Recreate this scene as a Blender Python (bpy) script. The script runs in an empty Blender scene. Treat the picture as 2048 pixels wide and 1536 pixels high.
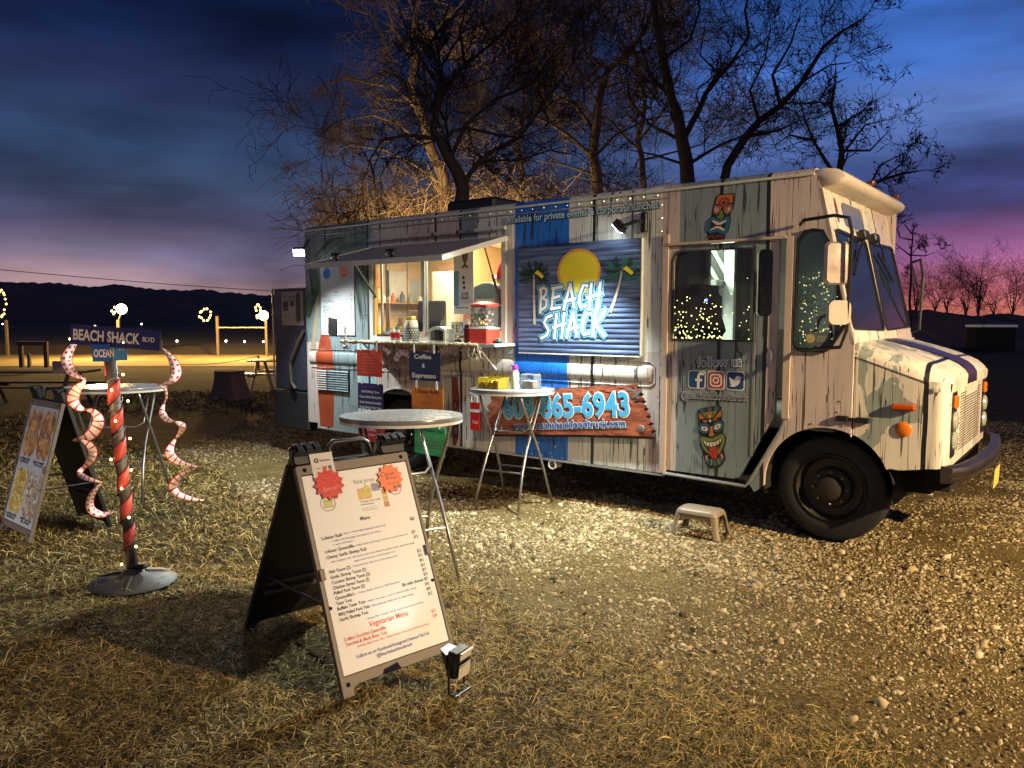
import bpy, math, random
import numpy as np
from math import sin, cos, pi, radians
from mathutils import Vector, Matrix
from mathutils.geometry import delaunay_2d_cdt
R = random.Random(7)
sc = bpy.context.scene
col = sc.collection
# ---------------------------------------------------------------- camera
CAMH = 1.70; PITCH = radians(4.84); FPX = 1535.0
cam_d = bpy.data.cameras.new('camera'); cam = bpy.data.objects.new('camera', cam_d); col.objects.link(cam)
cam.location = (0, 0, CAMH); cam.rotation_euler = (pi/2 - PITCH, 0, 0)
cam_d.sensor_width = 36; cam_d.lens = 36*FPX/2048; cam_d.clip_end = 3000; cam_d.clip_start = .05
sc.camera = cam
# ---------------------------------------------------------------- render settings
sc.view_settings.view_transform = 'Standard'; sc.view_settings.look = 'None'
sc.view_settings.exposure = 0; sc.view_settings.gamma = 1; sc.view_settings.use_curve_mapping = False
cy = sc.cycles
cy.use_denoising = True; cy.max_bounces = 6; cy.diffuse_bounces = 3; cy.glossy_bounces = 3
cy.transparent_max_bounces = 12; cy.transmission_bounces = 4; cy.caustics_reflective = False; cy.caustics_refractive = False
cy.sample_clamp_indirect = 3.0
def lin(c):
    return tuple(((v/255)/12.92 if v/255 <= .04045 else ((v/255+.055)/1.055)**2.4) for v in c)
# ---------------------------------------------------------------- world: dusk sky
W = bpy.data.worlds.new('World'); sc.world = W; W.use_nodes = True
def build_world():
    nt = W.node_tree; N = nt.nodes; L = nt.links
    bg = N['Background']
    tc = N.new('ShaderNodeTexCoord'); sx = N.new('ShaderNodeSeparateXYZ'); L.new(tc.outputs['Generated'], sx.inputs[0])
    def M(op, a, b=None, c=None, clamp=False):
        n = N.new('ShaderNodeMath'); n.operation = op; n.use_clamp = clamp
        for i, v in enumerate((a, b, c)):
            if v is None: continue
            if isinstance(v, (int, float)): n.inputs[i].default_value = v
            else: L.new(v, n.inputs[i])
        return n.outputs[0]
    # streaky clouds
    mp = N.new('ShaderNodeMapping'); mp.inputs['Scale'].default_value = (1.3, 1.3, 9); mp.inputs['Rotation'].default_value = (0, radians(5), 0)
    L.new(tc.outputs['Generated'], mp.inputs[0])
    nz = N.new('ShaderNodeTexNoise'); nz.inputs['Scale'].default_value = 1.5; nz.inputs['Detail'].default_value = 6; nz.inputs['Roughness'].default_value = .52
    L.new(mp.outputs[0], nz.inputs['Vector'])
    mp2 = N.new('ShaderNodeMapping'); mp2.inputs['Scale'].default_value = (1.2, 1.2, 4.2); mp2.inputs['Rotation'].default_value = (0, radians(-14), 0); mp2.inputs['Location'].default_value = (.35, 0, .2)
    L.new(tc.outputs['Generated'], mp2.inputs[0])
    nz2 = N.new('ShaderNodeTexNoise'); nz2.inputs['Scale'].default_value = 2.2; nz2.inputs['Detail'].default_value = 5
    L.new(mp2.outputs[0], nz2.inputs['Vector'])
    z = sx.outputs['Z']
    zz = M('ADD', z, M('MULTIPLY', M('SUBTRACT', nz.outputs[0], .5), .10))
    def ramp(stops, fac):
        r = N.new('ShaderNodeValToRGB'); cr = r.color_ramp
        while len(cr.elements) > 1: cr.elements.remove(cr.elements[-1])
        cr.elements[0].position = stops[0][0]; cr.elements[0].color = (*lin(stops[0][1]), 1)
        for p, c in stops[1:]:
            e = cr.elements.new(p); e.color = (*lin(c), 1)
        L.new(fac, r.inputs[0]); return r.outputs[0]
    left = ramp([(0, (190, 152, 148)), (.04, (166, 136, 140)), (.07, (118, 104, 124)), (.105, (80, 78, 108)), (.14, (62, 76, 108)), (.2, (46, 64, 98)), (.255, (34, 44, 78)), (.33, (16, 28, 62)), (.42, (12, 30, 72)), (1, (4, 16, 50))], zz)
    right = ramp([(0, (226, 128, 112)), (.03, (200, 108, 122)), (.075, (140, 84, 130)), (.11, (68, 68, 122)), (.15, (62, 76, 136)), (.22, (86, 116, 182)), (.28, (58, 96, 168)), (.38, (38, 80, 152)), (.55, (20, 50, 110)), (1, (5, 22, 62))], zz)
    az = M('DIVIDE', sx.outputs['X'], M('SQRT', M('ADD', M('MULTIPLY', sx.outputs['X'], sx.outputs['X']), M('MULTIPLY', sx.outputs['Y'], sx.outputs['Y']))))
    f = M('MULTIPLY_ADD', M('ADD', az, M('MULTIPLY', M('SUBTRACT', nz2.outputs[0], .5), .25)), 2.3, -.02, clamp=True)
    f = M('SMOOTH_MIN', f, 1.0, .1)
    mx = N.new('ShaderNodeMix'); mx.data_type = 'RGBA'; L.new(f, mx.inputs[0]); L.new(left, mx.inputs[6]); L.new(right, mx.inputs[7])
    # cloud modulation
    k = M('MULTIPLY_ADD', M('SUBTRACT', nz2.outputs[0], .5), 3.4, 1.0)
    k = M('MULTIPLY', k, M('MULTIPLY_ADD', M('SUBTRACT', nz.outputs[0], .5), 2.4, 1.0))
    vm = N.new('ShaderNodeVectorMath'); vm.operation = 'SCALE'; L.new(mx.outputs[2], vm.inputs[0]); L.new(k, vm.inputs['Scale'])
    sky = N.new('ShaderNodeTexSky'); sky.sky_type = 'NISHITA'; sky.sun_disc = False
    sky.sun_elevation = radians(.5); sky.sun_rotation = radians(40)
    vs = N.new('ShaderNodeVectorMath'); vs.operation = 'SCALE'; L.new(sky.outputs[0], vs.inputs[0]); vs.inputs['Scale'].default_value = .002
    ad = N.new('ShaderNodeVectorMath'); ad.operation = 'ADD'; L.new(vm.outputs[0], ad.inputs[0]); L.new(vs.outputs[0], ad.inputs[1])
    L.new(ad.outputs[0], bg.inputs[0]); bg.inputs[1].default_value = 1.0
build_world()
# ---------------------------------------------------------------- truck frame (x = towards the nose, y = away from the camera, z = up)
TO = Vector((2.414, 5.595, 0)); TA = math.atan2(-.617, .787)
TM = Matrix.Translation(TO) @ Matrix.Rotation(TA, 4, 'Z')
def TW(s, n, z): return TM @ Vector((s, n, z))
# ---------------------------------------------------------------- lamps of the place, with an added fill
def light(name, kind, loc, energy, color, target=None, size=.1, spot=None, blend=.3, shape=None, sy=None):
    d = bpy.data.lights.new(name, kind); d.energy = energy; d.color = color
    if kind == 'AREA':
        d.size = size
        if sy: d.shape = 'RECTANGLE'; d.size_y = sy
    else: d.shadow_soft_size = size
    if kind == 'SPOT': d.spot_size = radians(spot); d.spot_blend = blend
    o = bpy.data.objects.new(name, d); col.objects.link(o); o.location = loc
    if target is not None:
        o.rotation_euler = (Vector(target) - Vector(loc)).to_track_quat('-Z', 'Y').to_euler()
    return o
light('yard_floodlight', 'SPOT', (6.0, 1.1, 3.5), 4500, (1, .72, .38), (3.7, 4.4, .0), .06, 104, 1.0)
light('front_fill_light', 'POINT', (-3, -9, 12.0), 700, (1, .93, .90), None, .3)  # added fill, unseen behind the camera, to lift the truck side
light('sign_flood_beam', 'SPOT', TW(-1.86, -.30, 2.40), 920, (.92, 1, .92), TW(-2.6, -1.8, .0), .04, 128, .85)
light('rear_flood_beam', 'SPOT', TW(-6.0, -.52, 2.38), 360, (.91, 1, .97), TW(-5.2, -1.5, .2), .05, 150, .7)
light('kitchen_ceiling_lamp', 'AREA', TW(-4.3, .75, 2.66), 200, (1, .84, .58), TW(-4.1, 1.15, 0), 2.2, sy=.5)
light('cooking_lamp', 'AREA', TW(-2.2, .9, 2.66), 130, (.86, 1, .84), TW(-2.2, .9, 0), 1.0, sy=.5)
light('tree_uplight', 'SPOT', (-2.1, 13.9, .35), 4000, (1, .72, .38), (-.8, 16.6, 2.0), .15, 118, 1.0)
light('fairy_glow_a', 'POINT', (-2.62, 4.66, 1.25), 3.2, (1, .62, .30), None, .05)
light('fairy_glow_b', 'POINT', (-2.28, 4.66, .75), 2.4, (1, .62, .30), None, .05)
light('menu_spot_beam', 'SPOT', (-.40, 3.47, .13), 2.4, (.88, .95, 1), (-.56, 3.62, .50), .02, 100, .9)
light('street_lamp_glow_a', 'POINT', (-17.4, 32.2, 2.9), 3600, (1, .62, .22), None, .25)
light('street_lamp_glow_b', 'POINT', (-11.3, 32.2, 2.7), 3600, (1, .62, .22), None, .25)
light('food_sign_spot', 'SPOT', (-4.75, 4.9, .25), 34, (1, .92, .8), (-3.9, 5.95, .45), .03, 90, .8)
# ---------------------------------------------------------------- geometry accumulator
class G:
    def __init__(s): s.v = []; s.f = []; s.M = None; s.mi = []; s.cm = 0
    def add(s, vs, fs, M=None):
        b = len(s.v); m = M if M is not None else s.M
        s.v += [tuple(m @ Vector(p)) for p in vs] if m is not None else [tuple(p) for p in vs]
        s.f += [tuple(i+b for i in f) for f in fs]; s.mi += [s.cm]*len(fs)
    def box(s, x0, x1, y0, y1, z0, z1, M=None):
        s.add([(x0,y0,z0),(x1,y0,z0),(x1,y1,z0),(x0,y1,z0),(x0,y0,z1),(x1,y0,z1),(x1,y1,z1),(x0,y1,z1)],
              [(0,3,2,1),(4,5,6,7),(0,1,5,4),(1,2,6,5),(2,3,7,6),(3,0,4,7)], M)
    def rbox(s, x0, x1, y0, y1, z0, z1, r=.01, M=None):   # box with chamfered vertical edges and top
        o = [(x0+r,y0),(x1-r,y0),(x1,y0+r),(x1,y1-r),(x1-r,y1),(x0+r,y1),(x0,y1-r),(x0,y0+r)]
        cx, cy_ = (x0+x1)/2, (y0+y1)/2
        def sh(p, k): return (p[0] + (r if p[0] < cx else -r)*k, p[1] + (r if p[1] < cy_ else -r)*k)
        rings = [[(*sh(p, .7), z0) for p in o], [(*p, z0+r) for p in o], [(*p, z1-r) for p in o], [(*sh(p, .7), z1) for p in o]]
        s.rings(rings, M=M)
    def rings(s, rings, closed=True, cap=True, M=None):
        k = len(rings[0]); vs = [p for r in rings for p in r]; fs = []
        for i in range(len(rings)-1):
            for j in range(k if closed else k-1):
                a = i*k+j; b = i*k+(j+1) % k
                fs.append((a, b, b+k, a+k))
        if cap and closed:
            fs.append(tuple(range(k-1, -1, -1))); fs.append(tuple((len(rings)-1)*k+j for j in range(k)))
        s.add(vs, fs, M)
    def tube(s, pts, r, n=6, M=None, cap=True):
        pts = [Vector(p) for p in pts]; rings = []
        rr = r if hasattr(r, '__len__') else [r]*len(pts)
        up = None
        for i, p in enumerate(pts):
            d = (pts[min(i+1, len(pts)-1)] - pts[max(i-1, 0)]).normalized()
            if up is None:
                up = Vector((0, 0, 1)) if abs(d.z) < .9 else Vector((1, 0, 0))
            a = d.cross(up).normalized(); b = a.cross(d).normalized(); up = b
            rings.append([tuple(p + (a*cos(2*pi*j/n) + b*sin(2*pi*j/n))*rr[i]) for j in range(n)])
        s.rings(rings, cap=cap, M=M)
    def lathe(s, prof, n=24, M=None, cap=True):   # profile (r, h) round local z
        s.rings([[(r*cos(2*pi*j/n), r*sin(2*pi*j/n), h) for j in range(n)] for r, h in prof], cap=cap, M=M)
    def ball(s, c, r, n=6, m=4, M=None):
        rings = []
        for i in range(m+1):
            t = pi*(i/m); t = min(max(t, .12), pi-.12)
            rings.append([(c[0]+r*sin(t)*cos(2*pi*j/n), c[1]+r*sin(t)*sin(2*pi*j/n), c[2]-r*cos(t)) for j in range(n)])
        s.rings(rings, M=M)
    def sheet(s, outer, holes=(), w0=0, w1=.02, M=None):
        """extruded polygon with holes in the local x-y plane, from w0 to w1 along local z"""
        if len(holes) == 0 and w0 == w1:
            pass
        vs = []; es = []
        loops = [outer] + list(holes); lens = []
        for lp in loops:
            b = len(vs); vs += [Vector(p) for p in lp]; es += [(b+i, b+(i+1) % len(lp)) for i in range(len(lp))]
        ov, oe, of, *_ = delaunay_2d_cdt(vs, es, [], 0, 1e-5)
        def inside(p, poly):
            c = False; j = len(poly)-1
            for i in range(len(poly)):
                a, b = poly[i], poly[j]
                if (a[1] > p[1]) != (b[1] > p[1]) and p[0] < (b[0]-a[0])*(p[1]-a[1])/(b[1]-a[1])+a[0]: c = not c
                j = i
            return c
        tri = []
        for f in of:
            cx = sum(ov[i][0] for i in f)/len(f); cy_ = sum(ov[i][1] for i in f)/len(f)
            if inside((cx, cy_), outer) and not any(inside((cx, cy_), h) for h in holes): tri.append(tuple(f))
        k = len(ov)
        A = [(p[0], p[1], w1) for p in ov]
        if w0 == w1:
            s.add(A, tri, M); return
        Bv = [(p[0], p[1], w0) for p in ov]
        fs = list(tri) + [tuple(i+k for i in reversed(f)) for f in tri]
        cnt = {}
        for f in tri:
            for a, b in zip(f, f[1:]+f[:1]): cnt[(a, b)] = 1
        for (a, b) in list(cnt):
            if (b, a) not in cnt: fs.append((b, a, a+k, b+k))
        s.add(A+Bv, fs, M)
    def obj(s, name, mat, parent=None, smooth=False, loc=None, rot=None, bevel=0):
        me = bpy.data.meshes.new(name); me.from_pydata(s.v, [], s.f)
        mats = mat if isinstance(mat, (list, tuple)) else [mat]
        for m in mats: me.materials.append(m)
        if len(mats) > 1: me.polygons.foreach_set('material_index', s.mi)
        if smooth:
            me.polygons.foreach_set('use_smooth', [True]*len(me.polygons))
            if smooth != 'all': me.set_sharp_from_angle(angle=radians(smooth if smooth is not True else 40))
        me.update()
        o = bpy.data.objects.new(name, me); col.objects.link(o)
        if parent: o.parent = parent
        if loc is not None: o.location = loc
        if rot is not None: o.rotation_euler = rot
        if bevel:
            b = o.modifiers.new('bevel', 'BEVEL'); b.width = bevel; b.segments = 2; b.limit_method = 'ANGLE'; b.angle_limit = radians(50)
        return o
def tag(o, label=None, cat=None, group=None, kind=None):
    if label: o['label'] = label
    if cat: o['category'] = cat
    if group: o['group'] = group
    if kind: o['kind'] = kind
    return o
def thing(name, label, cat, loc=(0,0,0), rz=0, group=None):
    o = bpy.data.objects.new(name, None); col.objects.link(o); o.location = loc; o.rotation_euler = (0, 0, rz); o.empty_display_size = .1
    return tag(o, label, cat, group)
def copy_tree(o, parent=None):
    c = o.copy(); col.objects.link(c)
    if parent: c.parent = parent
    for ch in list(o.children): copy_tree(ch, c)
    return c
def mframe(o, u, v):   # local x->u, y->v, z->u x v, origin o
    u = Vector(u).normalized(); v = Vector(v).normalized(); w = u.cross(v)
    return Matrix(((u.x, v.x, w.x, o[0]), (u.y, v.y, w.y, o[1]), (u.z, v.z, w.z, o[2]), (0, 0, 0, 1)))
SIDE = Matrix(((1,0,0,0),(0,0,-1,0),(0,1,0,0),(0,0,0,1)))   # (u,v,w) -> (s=u, n=-w, z=v): print on the near side of the truck
def circ(cx, cy_, r, n=24, a0=0, a1=2*pi, ry=None):
    full = abs(a1-a0-2*pi) < 1e-6
    return [(cx+r*cos(a0+(a1-a0)*i/(n if full else n-1)), cy_+(ry or r)*sin(a0+(a1-a0)*i/(n if full else n-1))) for i in range(n)]
def rrect(x0, y0, x1, y1, r, n=4):
    p = []
    for cx, cy_, a in ((x1-r, y0+r, -pi/2), (x1-r, y1-r, 0), (x0+r, y1-r, pi/2), (x0+r, y0+r, pi)):
        p += [(cx+r*cos(a+pi/2*i/n), cy_+r*sin(a+pi/2*i/n)) for i in range(n+1)]
    return p
def burst(cx, cy_, r, n=20, k=.78, ry=None):
    return [(cx+(r if i % 2 else r*k)*cos(pi*i/n)*1.0, cy_+((ry or r)*(1 if i % 2 else k))*sin(pi*i/n)) for i in range(2*n)]
# ---------------------------------------------------------------- text
_tc = {}
def text_geo(st, bold=0.0, shear=0.0, lines=False):
    key = (st, bold, shear)
    if key in _tc: return _tc[key]
    c = bpy.data.curves.new('t', 'FONT'); c.body = st; c.size = 1; c.offset = bold; c.shear = shear; c.resolution_u = 3; c.fill_mode = 'FRONT'
    o = bpy.data.objects.new('t', c); col.objects.link(o)
    me = bpy.data.meshes.new_from_object(o)
    vs = [tuple(v.co) for v in me.vertices]; fs = [tuple(p.vertices) for p in me.polygons]
    bpy.data.objects.remove(o); bpy.data.curves.remove(c); bpy.data.meshes.remove(me)
    x0 = min(v[0] for v in vs); x1 = max(v[0] for v in vs); y0 = min(v[1] for v in vs); y1 = max(v[1] for v in vs)
    _tc[key] = (vs, fs, x0, x1, y0, y1); return _tc[key]
def put_text(g, st, x0, y0, w, h=None, M=None, bold=0.0, shear=0.0, wz=0.0, rot=0.0, capheight=None):
    """text in the local plane, left baseline at (x0, y0), fitted to width w; capheight = cap height (Bfont caps are .73 of size)"""
    vs, fs, a0, a1, b0, b1 = text_geo(st, bold, shear)
    sx = w/(a1-a0); sy = (capheight/.72) if capheight else (h/(b1-b0) if h else sx)
    cr, sr = cos(rot), sin(rot); P = []
    for v in vs:
        x = (v[0]-a0)*sx; y = v[1]*sy
        P.append((x0+x*cr-y*sr, y0+x*sr+y*cr, wz))
    g.add(P, fs, M)
def stroke(g, pts, w, wz, M=None, w1=None):
    """flat brush stroke along pts"""
    pts = [Vector((p[0], p[1])) for p in pts]; n = len(pts); Lf = []; Rt = []
    for i, p in enumerate(pts):
        d = (pts[min(i+1, n-1)]-pts[max(i-1, 0)]).normalized(); q = Vector((-d.y, d.x))
        ww = w if w1 is None else w+(w1-w)*i/(n-1)
        e = d*(ww*.35)*(1 if i == n-1 else (-1 if i == 0 else 0))
        Lf.append((*(p+e+q*ww/2), wz)); Rt.append((*(p+e-q*ww/2), wz))
    g.add(Lf+Rt, [(i+n, i+1+n, i+1, i) for i in range(n-1)], M)
# ---------------------------------------------------------------- materials
def nodes(name):
    m = bpy.data.materials.new(name); m.use_nodes = True; nt = m.node_tree
    return m, nt, nt.nodes, nt.links, nt.nodes['Principled BSDF']
MC = {}
def pm(name, c, rough=.5, metal=0, var=.12, scale=9, bump=0, emit=None, es=0, alpha=None, coat=0, spec=None, bscale=None):
    if name in MC: return MC[name]
    m, nt, N, L, p = nodes(name)
    tc = N.new('ShaderNodeTexCoord'); nz = N.new('ShaderNodeTexNoise'); nz.inputs['Scale'].default_value = scale; nz.inputs['Detail'].default_value = 5
    L.new(tc.outputs['Object'], nz.inputs['Vector'])
    mx = N.new('ShaderNodeMix'); mx.data_type = 'RGBA'
    mx.inputs[6].default_value = (*[v*(1-var) for v in c], 1); mx.inputs[7].default_value = (*[min(1, v*(1+var)) for v in c], 1)
    L.new(nz.outputs[0], mx.inputs[0]); L.new(mx.outputs[2], p.inputs['Base Color'])
    mr = N.new('ShaderNodeMapRange'); mr.inputs['To Min'].default_value = max(0, rough-.08); mr.inputs['To Max'].default_value = min(1, rough+.1)
    L.new(nz.outputs[0], mr.inputs[0]); L.new(mr.outputs[0], p.inputs['Roughness'])
    p.inputs['Metallic'].default_value = metal
    if coat: p.inputs['Coat Weight'].default_value = coat
    if spec is not None: p.inputs['Specular IOR Level'].default_value = spec
    if bump:
        b = N.new('ShaderNodeBump'); b.inputs['Strength'].default_value = bump; b.inputs['Distance'].default_value = .01
        n2 = N.new('ShaderNodeTexNoise'); n2.inputs['Scale'].default_value = bscale or scale*6; n2.inputs['Detail'].default_value = 4; L.new(tc.outputs['Object'], n2.inputs['Vector'])
        L.new(n2.outputs[0], b.inputs['Height']); L.new(b.outputs[0], p.inputs['Normal'])
    if emit: p.inputs['Emission Color'].default_value = (*emit, 1); p.inputs['Emission Strength'].default_value = es
    MC[name] = m; return m
def glassm(name, tint=(1,1,1), refl=1.0, opac=0.0, body=(0.02,0.03,0.03)):
    if name in MC: return MC[name]
    m, nt, N, L, p = nodes(name); N.remove(p); out = N['Material Output']
    tr = N.new('ShaderNodeBsdfTransparent'); tr.inputs[0].default_value = (*tint, 1)
    gl = N.new('ShaderNodeBsdfGlossy'); gl.inputs['Roughness'].default_value = .03
    fr = N.new('ShaderNodeFresnel'); fr.inputs[0].default_value = 1.5
    mu = N.new('ShaderNodeMath'); mu.operation = 'MULTIPLY'; mu.inputs[1].default_value = refl; mu.use_clamp = True; L.new(fr.outputs[0], mu.inputs[0])
    mix = N.new('ShaderNodeMixShader'); L.new(mu.outputs[0], mix.inputs[0]); L.new(tr.outputs[0], mix.inputs[1]); L.new(gl.outputs[0], mix.inputs[2])
    last = mix.outputs[0]
    if opac:
        df = N.new('ShaderNodeBsdfDiffuse'); df.inputs[0].default_value = (*body, 1); m2 = N.new('ShaderNodeMixShader'); m2.inputs[0].default_value = opac
        L.new(last, m2.inputs[1]); L.new(df.outputs[0], m2.inputs[2]); last = m2.outputs[0]
    L.new(last, out.inputs[0]); MC[name] = m; return m
black = pm('black_plastic', (.012, .012, .013), .38, bump=.1)
dark = pm('dark_underside', (.006, .006, .006), .8)
chrome = pm('chrome', (.6, .6, .6), .28, 1)
steel = pm('grey_steel_tube', (.33, .33, .33), .32, .8)
white = pm('white_paint', (.72, .72, .70), .45)
wplastic = pm('white_plastic', (.70, .69, .66), .35)
rubber = pm('tyre_rubber', (.012, .012, .012), .7, bump=.3, bscale=60)
navy = pm('navy_print', (.012, .02, .075), .45)
ink = pm('black_ink', (.015, .015, .018), .6)
wprint = pm('white_print', (.75, .75, .75), .5, var=.03)
cream = pm('cream_sheet', (.72, .68, .60), .5, var=.04)
amber = pm('amber_lens', (.62, .15, .01), .2, var=.15)
# ================================================================ FOOD TRUCK
truck = thing('food_truck', 'step van food truck wrapped in printed weathered beach planks with a blue stripe', 'food truck', TO, TA)
BEI = (.60, .56, .52); PINK = (.53, .45, .42); TEAL = (.20, .255, .27); LTEAL = (.33, .50, .54); BLUE = (.01, .155, .66); WHI = (.64, .66, .63); CRM = (.66, .61, .52)
def wrap_mat(name, axis, cols, seams, grain=1.0, heavy=None, patch=None, cols2=None):
    m, nt, N, L, p = nodes(name)
    tc = N.new('ShaderNodeTexCoord'); tc.object = truck
    sx = N.new('ShaderNodeSeparateXYZ'); L.new(tc.outputs['Object'], sx.inputs[0])
    def M(op, a, b=None, c=None, clamp=False):
        n = N.new('ShaderNodeMath'); n.operation = op; n.use_clamp = clamp
        for i, v in enumerate((a, b, c)):
            if v is None: continue
            if isinstance(v, (int, float)): n.inputs[i].default_value = v
            else: L.new(v, n.inputs[i])
        return n.outputs[0]
    def noise(scale, sc3, detail=2, dist=0, loc=(0,0,0)):
        mp = N.new('ShaderNodeMapping'); mp.inputs['Scale'].default_value = sc3; mp.inputs['Location'].default_value = loc
        L.new(tc.outputs['Object'], mp.inputs[0])
        n = N.new('ShaderNodeTexNoise'); n.inputs['Scale'].default_value = scale; n.inputs['Detail'].default_value = detail; n.inputs['Distortion'].default_value = dist
        L.new(mp.outputs[0], n.inputs['Vector']); return n.outputs[0]
    s = sx.outputs['XY'[axis]]
    wob = noise(1.6, (1, 1, 1.0), 2)
    s1 = M('MULTIPLY_ADD', M('SUBTRACT', wob, .5), .022, s)
    lo, hi = -6.5, 1.5
    t = M('DIVIDE', M('SUBTRACT', s1, lo), hi-lo)
    def ramp(stops, interp='CONSTANT', fac=t):
        r = N.new('ShaderNodeValToRGB'); cr = r.color_ramp; cr.interpolation = interp
        while len(cr.elements) > 1: cr.elements.remove(cr.elements[-1])
        cr.elements[0].position = 0; cr.elements[0].color = (*stops[0][1], 1)
        for x, c in stops[1:]:
            e = cr.elements.new((x-lo)/(hi-lo)); e.color = (*c, 1)
        L.new(fac, r.inputs[0]); return r.outputs[0]
    def mixc(f, a, b):
        n = N.new('ShaderNodeMix'); n.data_type = 'RGBA'
        if isinstance(f, (int, float)): n.inputs[0].default_value = f
        else: L.new(f, n.inputs[0])
        for i, v in ((6, a), (7, b)):
            if isinstance(v, tuple): n.inputs[i].default_value = (*v, 1)
            else: L.new(v, n.inputs[i])
        return n.outputs[2]
    base = ramp(cols)
    if cols2:
        base = mixc(M('GREATER_THAN', sx.outputs['Z'], 1.42), ramp(cols2), base)
    if patch:
        f = M('MULTIPLY', M('GREATER_THAN', noise(3.2, (1, 1, .8), 4, .6), .54), M('MULTIPLY', M('GREATER_THAN', s, patch[0]), M('LESS_THAN', s, patch[1])))
        base = mixc(M('MULTIPLY', f, .8), base, patch[2])
    tone = noise(2.2, (3, 3, .5), 4)
    hs = N.new('ShaderNodeHueSaturation'); L.new(base, hs.inputs['Color']); L.new(M('MULTIPLY_ADD', M('SUBTRACT', tone, .5), .55, 1.0), hs.inputs['Value'])
    # cartoon grain: contour lines of a stretched noise
    g1 = noise(1.0, (13, 13, .50), 1.0, .12); g2 = noise(1.0, (34, 34, .9), 1, .05, (3, 1, 7)); br = noise(1.0, (24, 24, 2.2), 1, 0, (9, 4, 2))
    ln = 0
    l1 = M('LESS_THAN', M('PINGPONG', M('MULTIPLY', g1, 5.0), .5), M('MULTIPLY', M('SUBTRACT', br, .42), .23*grain))
    l2 = M('LESS_THAN', M('ABSOLUTE', M('SUBTRACT', g2, .5)), M('MULTIPLY', M('SUBTRACT', br, .45), .11*grain))
    ln = M('MAXIMUM', l1, l2)
    if heavy:
        hv = M('MULTIPLY', M('LESS_THAN', noise(1.0, (26, 26, .30), 1, .05, (5, 2, 1)), .335), M('MULTIPLY', M('GREATER_THAN', s, heavy[0]), M('LESS_THAN', s, heavy[1])))
        ln = M('MAXIMUM', ln, hv)
    seamw = []
    for a in sorted(seams, key=lambda q: q[0] if isinstance(q, tuple) else q):
        w = a[1] if isinstance(a, tuple) else .014; a0 = a[0] if isinstance(a, tuple) else a
        seamw += [(a0-w/2, (1,1,1)), (a0+w/2, (0,0,0))]
    sm = ramp([(lo, (0,0,0))]+seamw)
    ln = M('MULTIPLY', ln, .86); ln = M('MAXIMUM', ln, sm)
    fin = mixc(ln, hs.outputs[0], (.012, .012, .014))
    L.new(fin, p.inputs['Base Color'])
    p.inputs['Roughness'].default_value = .42; p.inputs['Coat Weight'].default_value = .15; p.inputs['Coat Roughness'].default_value = .2
    b = N.new('ShaderNodeBump'); b.inputs['Strength'].default_value = .12; b.inputs['Distance'].default_value = .01; L.new(noise(3.0, (1,1,1), 2), b.inputs['Height']); L.new(b.outputs[0], p.inputs['Normal'])
    return m
wrap = wrap_mat('plank_wrap_print', 0,
    [(-6.5, TEAL), (-5.15, LTEAL), (-5.06, BEI), (-4.45, PINK), (-3.75, TEAL), (-3.5, WHI), (-3.04, BLUE), (-2.41, WHI), (-1.47, PINK), (-1.33, TEAL), (-.60, PINK), (-.33, PINK), (.08, CRM), (.53, CRM)],
    [(-5.91, .03), (-5.16, .02), -4.80, -4.45, (-4.10, .02), (-3.76, .03), (-2.17, .03), -1.86, (-1.55, .02), (-1.33, .016), (-.965, .03), (-.60, .022), (-.33, .018), (.30, .012), (.53, .022)],
    1.0, (-2.41, -1.60), (.10, .53, (.20, .27, .25)),
    cols2=[(-6.5, PINK), (-5.91, TEAL), (-5.35, LTEAL), (-5.06, PINK), (-4.0, BEI), (-3.04, BLUE), (-2.41, WHI), (-1.60, PINK), (-1.33, TEAL), (-.60, PINK), (.08, CRM)])
wrapf = wrap_mat('plank_wrap_print_front', 1, [(-6.5, CRM), (.75, CRM), (1.45, PINK)], [.02, .36, .72, 1.05, 1.4, (1.75, .02)], .8)
frame_m = pm('beige_door_frame', (.50, .40, .33), .4)
trim_w = pm('pale_trim', (.60, .62, .58), .4)
alum = pm('aluminium_edge', (.5, .5, .5), .35, .8)
g = G(); g.M = SIDE
WIN = (-5.05, 1.50, -3.18, 2.46)
def arc(cx, cz, r, a0, a1, n=18): return [(cx+r*cos(a0+(a1-a0)*i/(n-1)), cz+r*sin(a0+(a1-a0)*i/(n-1))) for i in range(n)]
g.sheet([(-6.28, .43), (-6.10, .43), (-6.10, .375), (-5.21, .375)] + arc(-4.66, .38, .55, pi, 0) + [(-4.10, .375), (-1.42, .385), (-1.42, 2.755), (-6.28, 2.755)],
        [rrect(*WIN, .03)], -.03, 0)
g.obj('side_panel', wrap, truck)
g = G(); g.M = SIDE
g.sheet([(-1.415, 2.315), (-.40, 2.315), (-.40, 2.755), (-1.415, 2.755)], (), -.03, .0015)
g.obj('door_header', wrap, truck)
WINC = [(-.352, 1.53), (-.33, 1.49), (-.29, 1.475), (-.13, 1.475), (-.09, 1.50), (.0, 1.66), (.0, 1.72), (-.12, 2.24), (-.165, 2.33), (-.23, 2.345), (-.30, 2.335), (-.345, 2.27)]
g = G(); g.M = SIDE
g.sheet([(-.395, 2.755), (-.395, .92), (-.42, .86), (-.68, .40), (-.63, .335), (-.555, .40), (-.555, .44)] + arc(-.10, .44, .455, pi, radians(68), 16)
        + [(.073, .84), (.073, 1.54), (.069, 1.56), (-.117, 2.36), (-.182, 2.64), (-.235, 2.755)], [WINC], -.03, 0)
g.obj('cab_side', wrap, truck)
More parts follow.
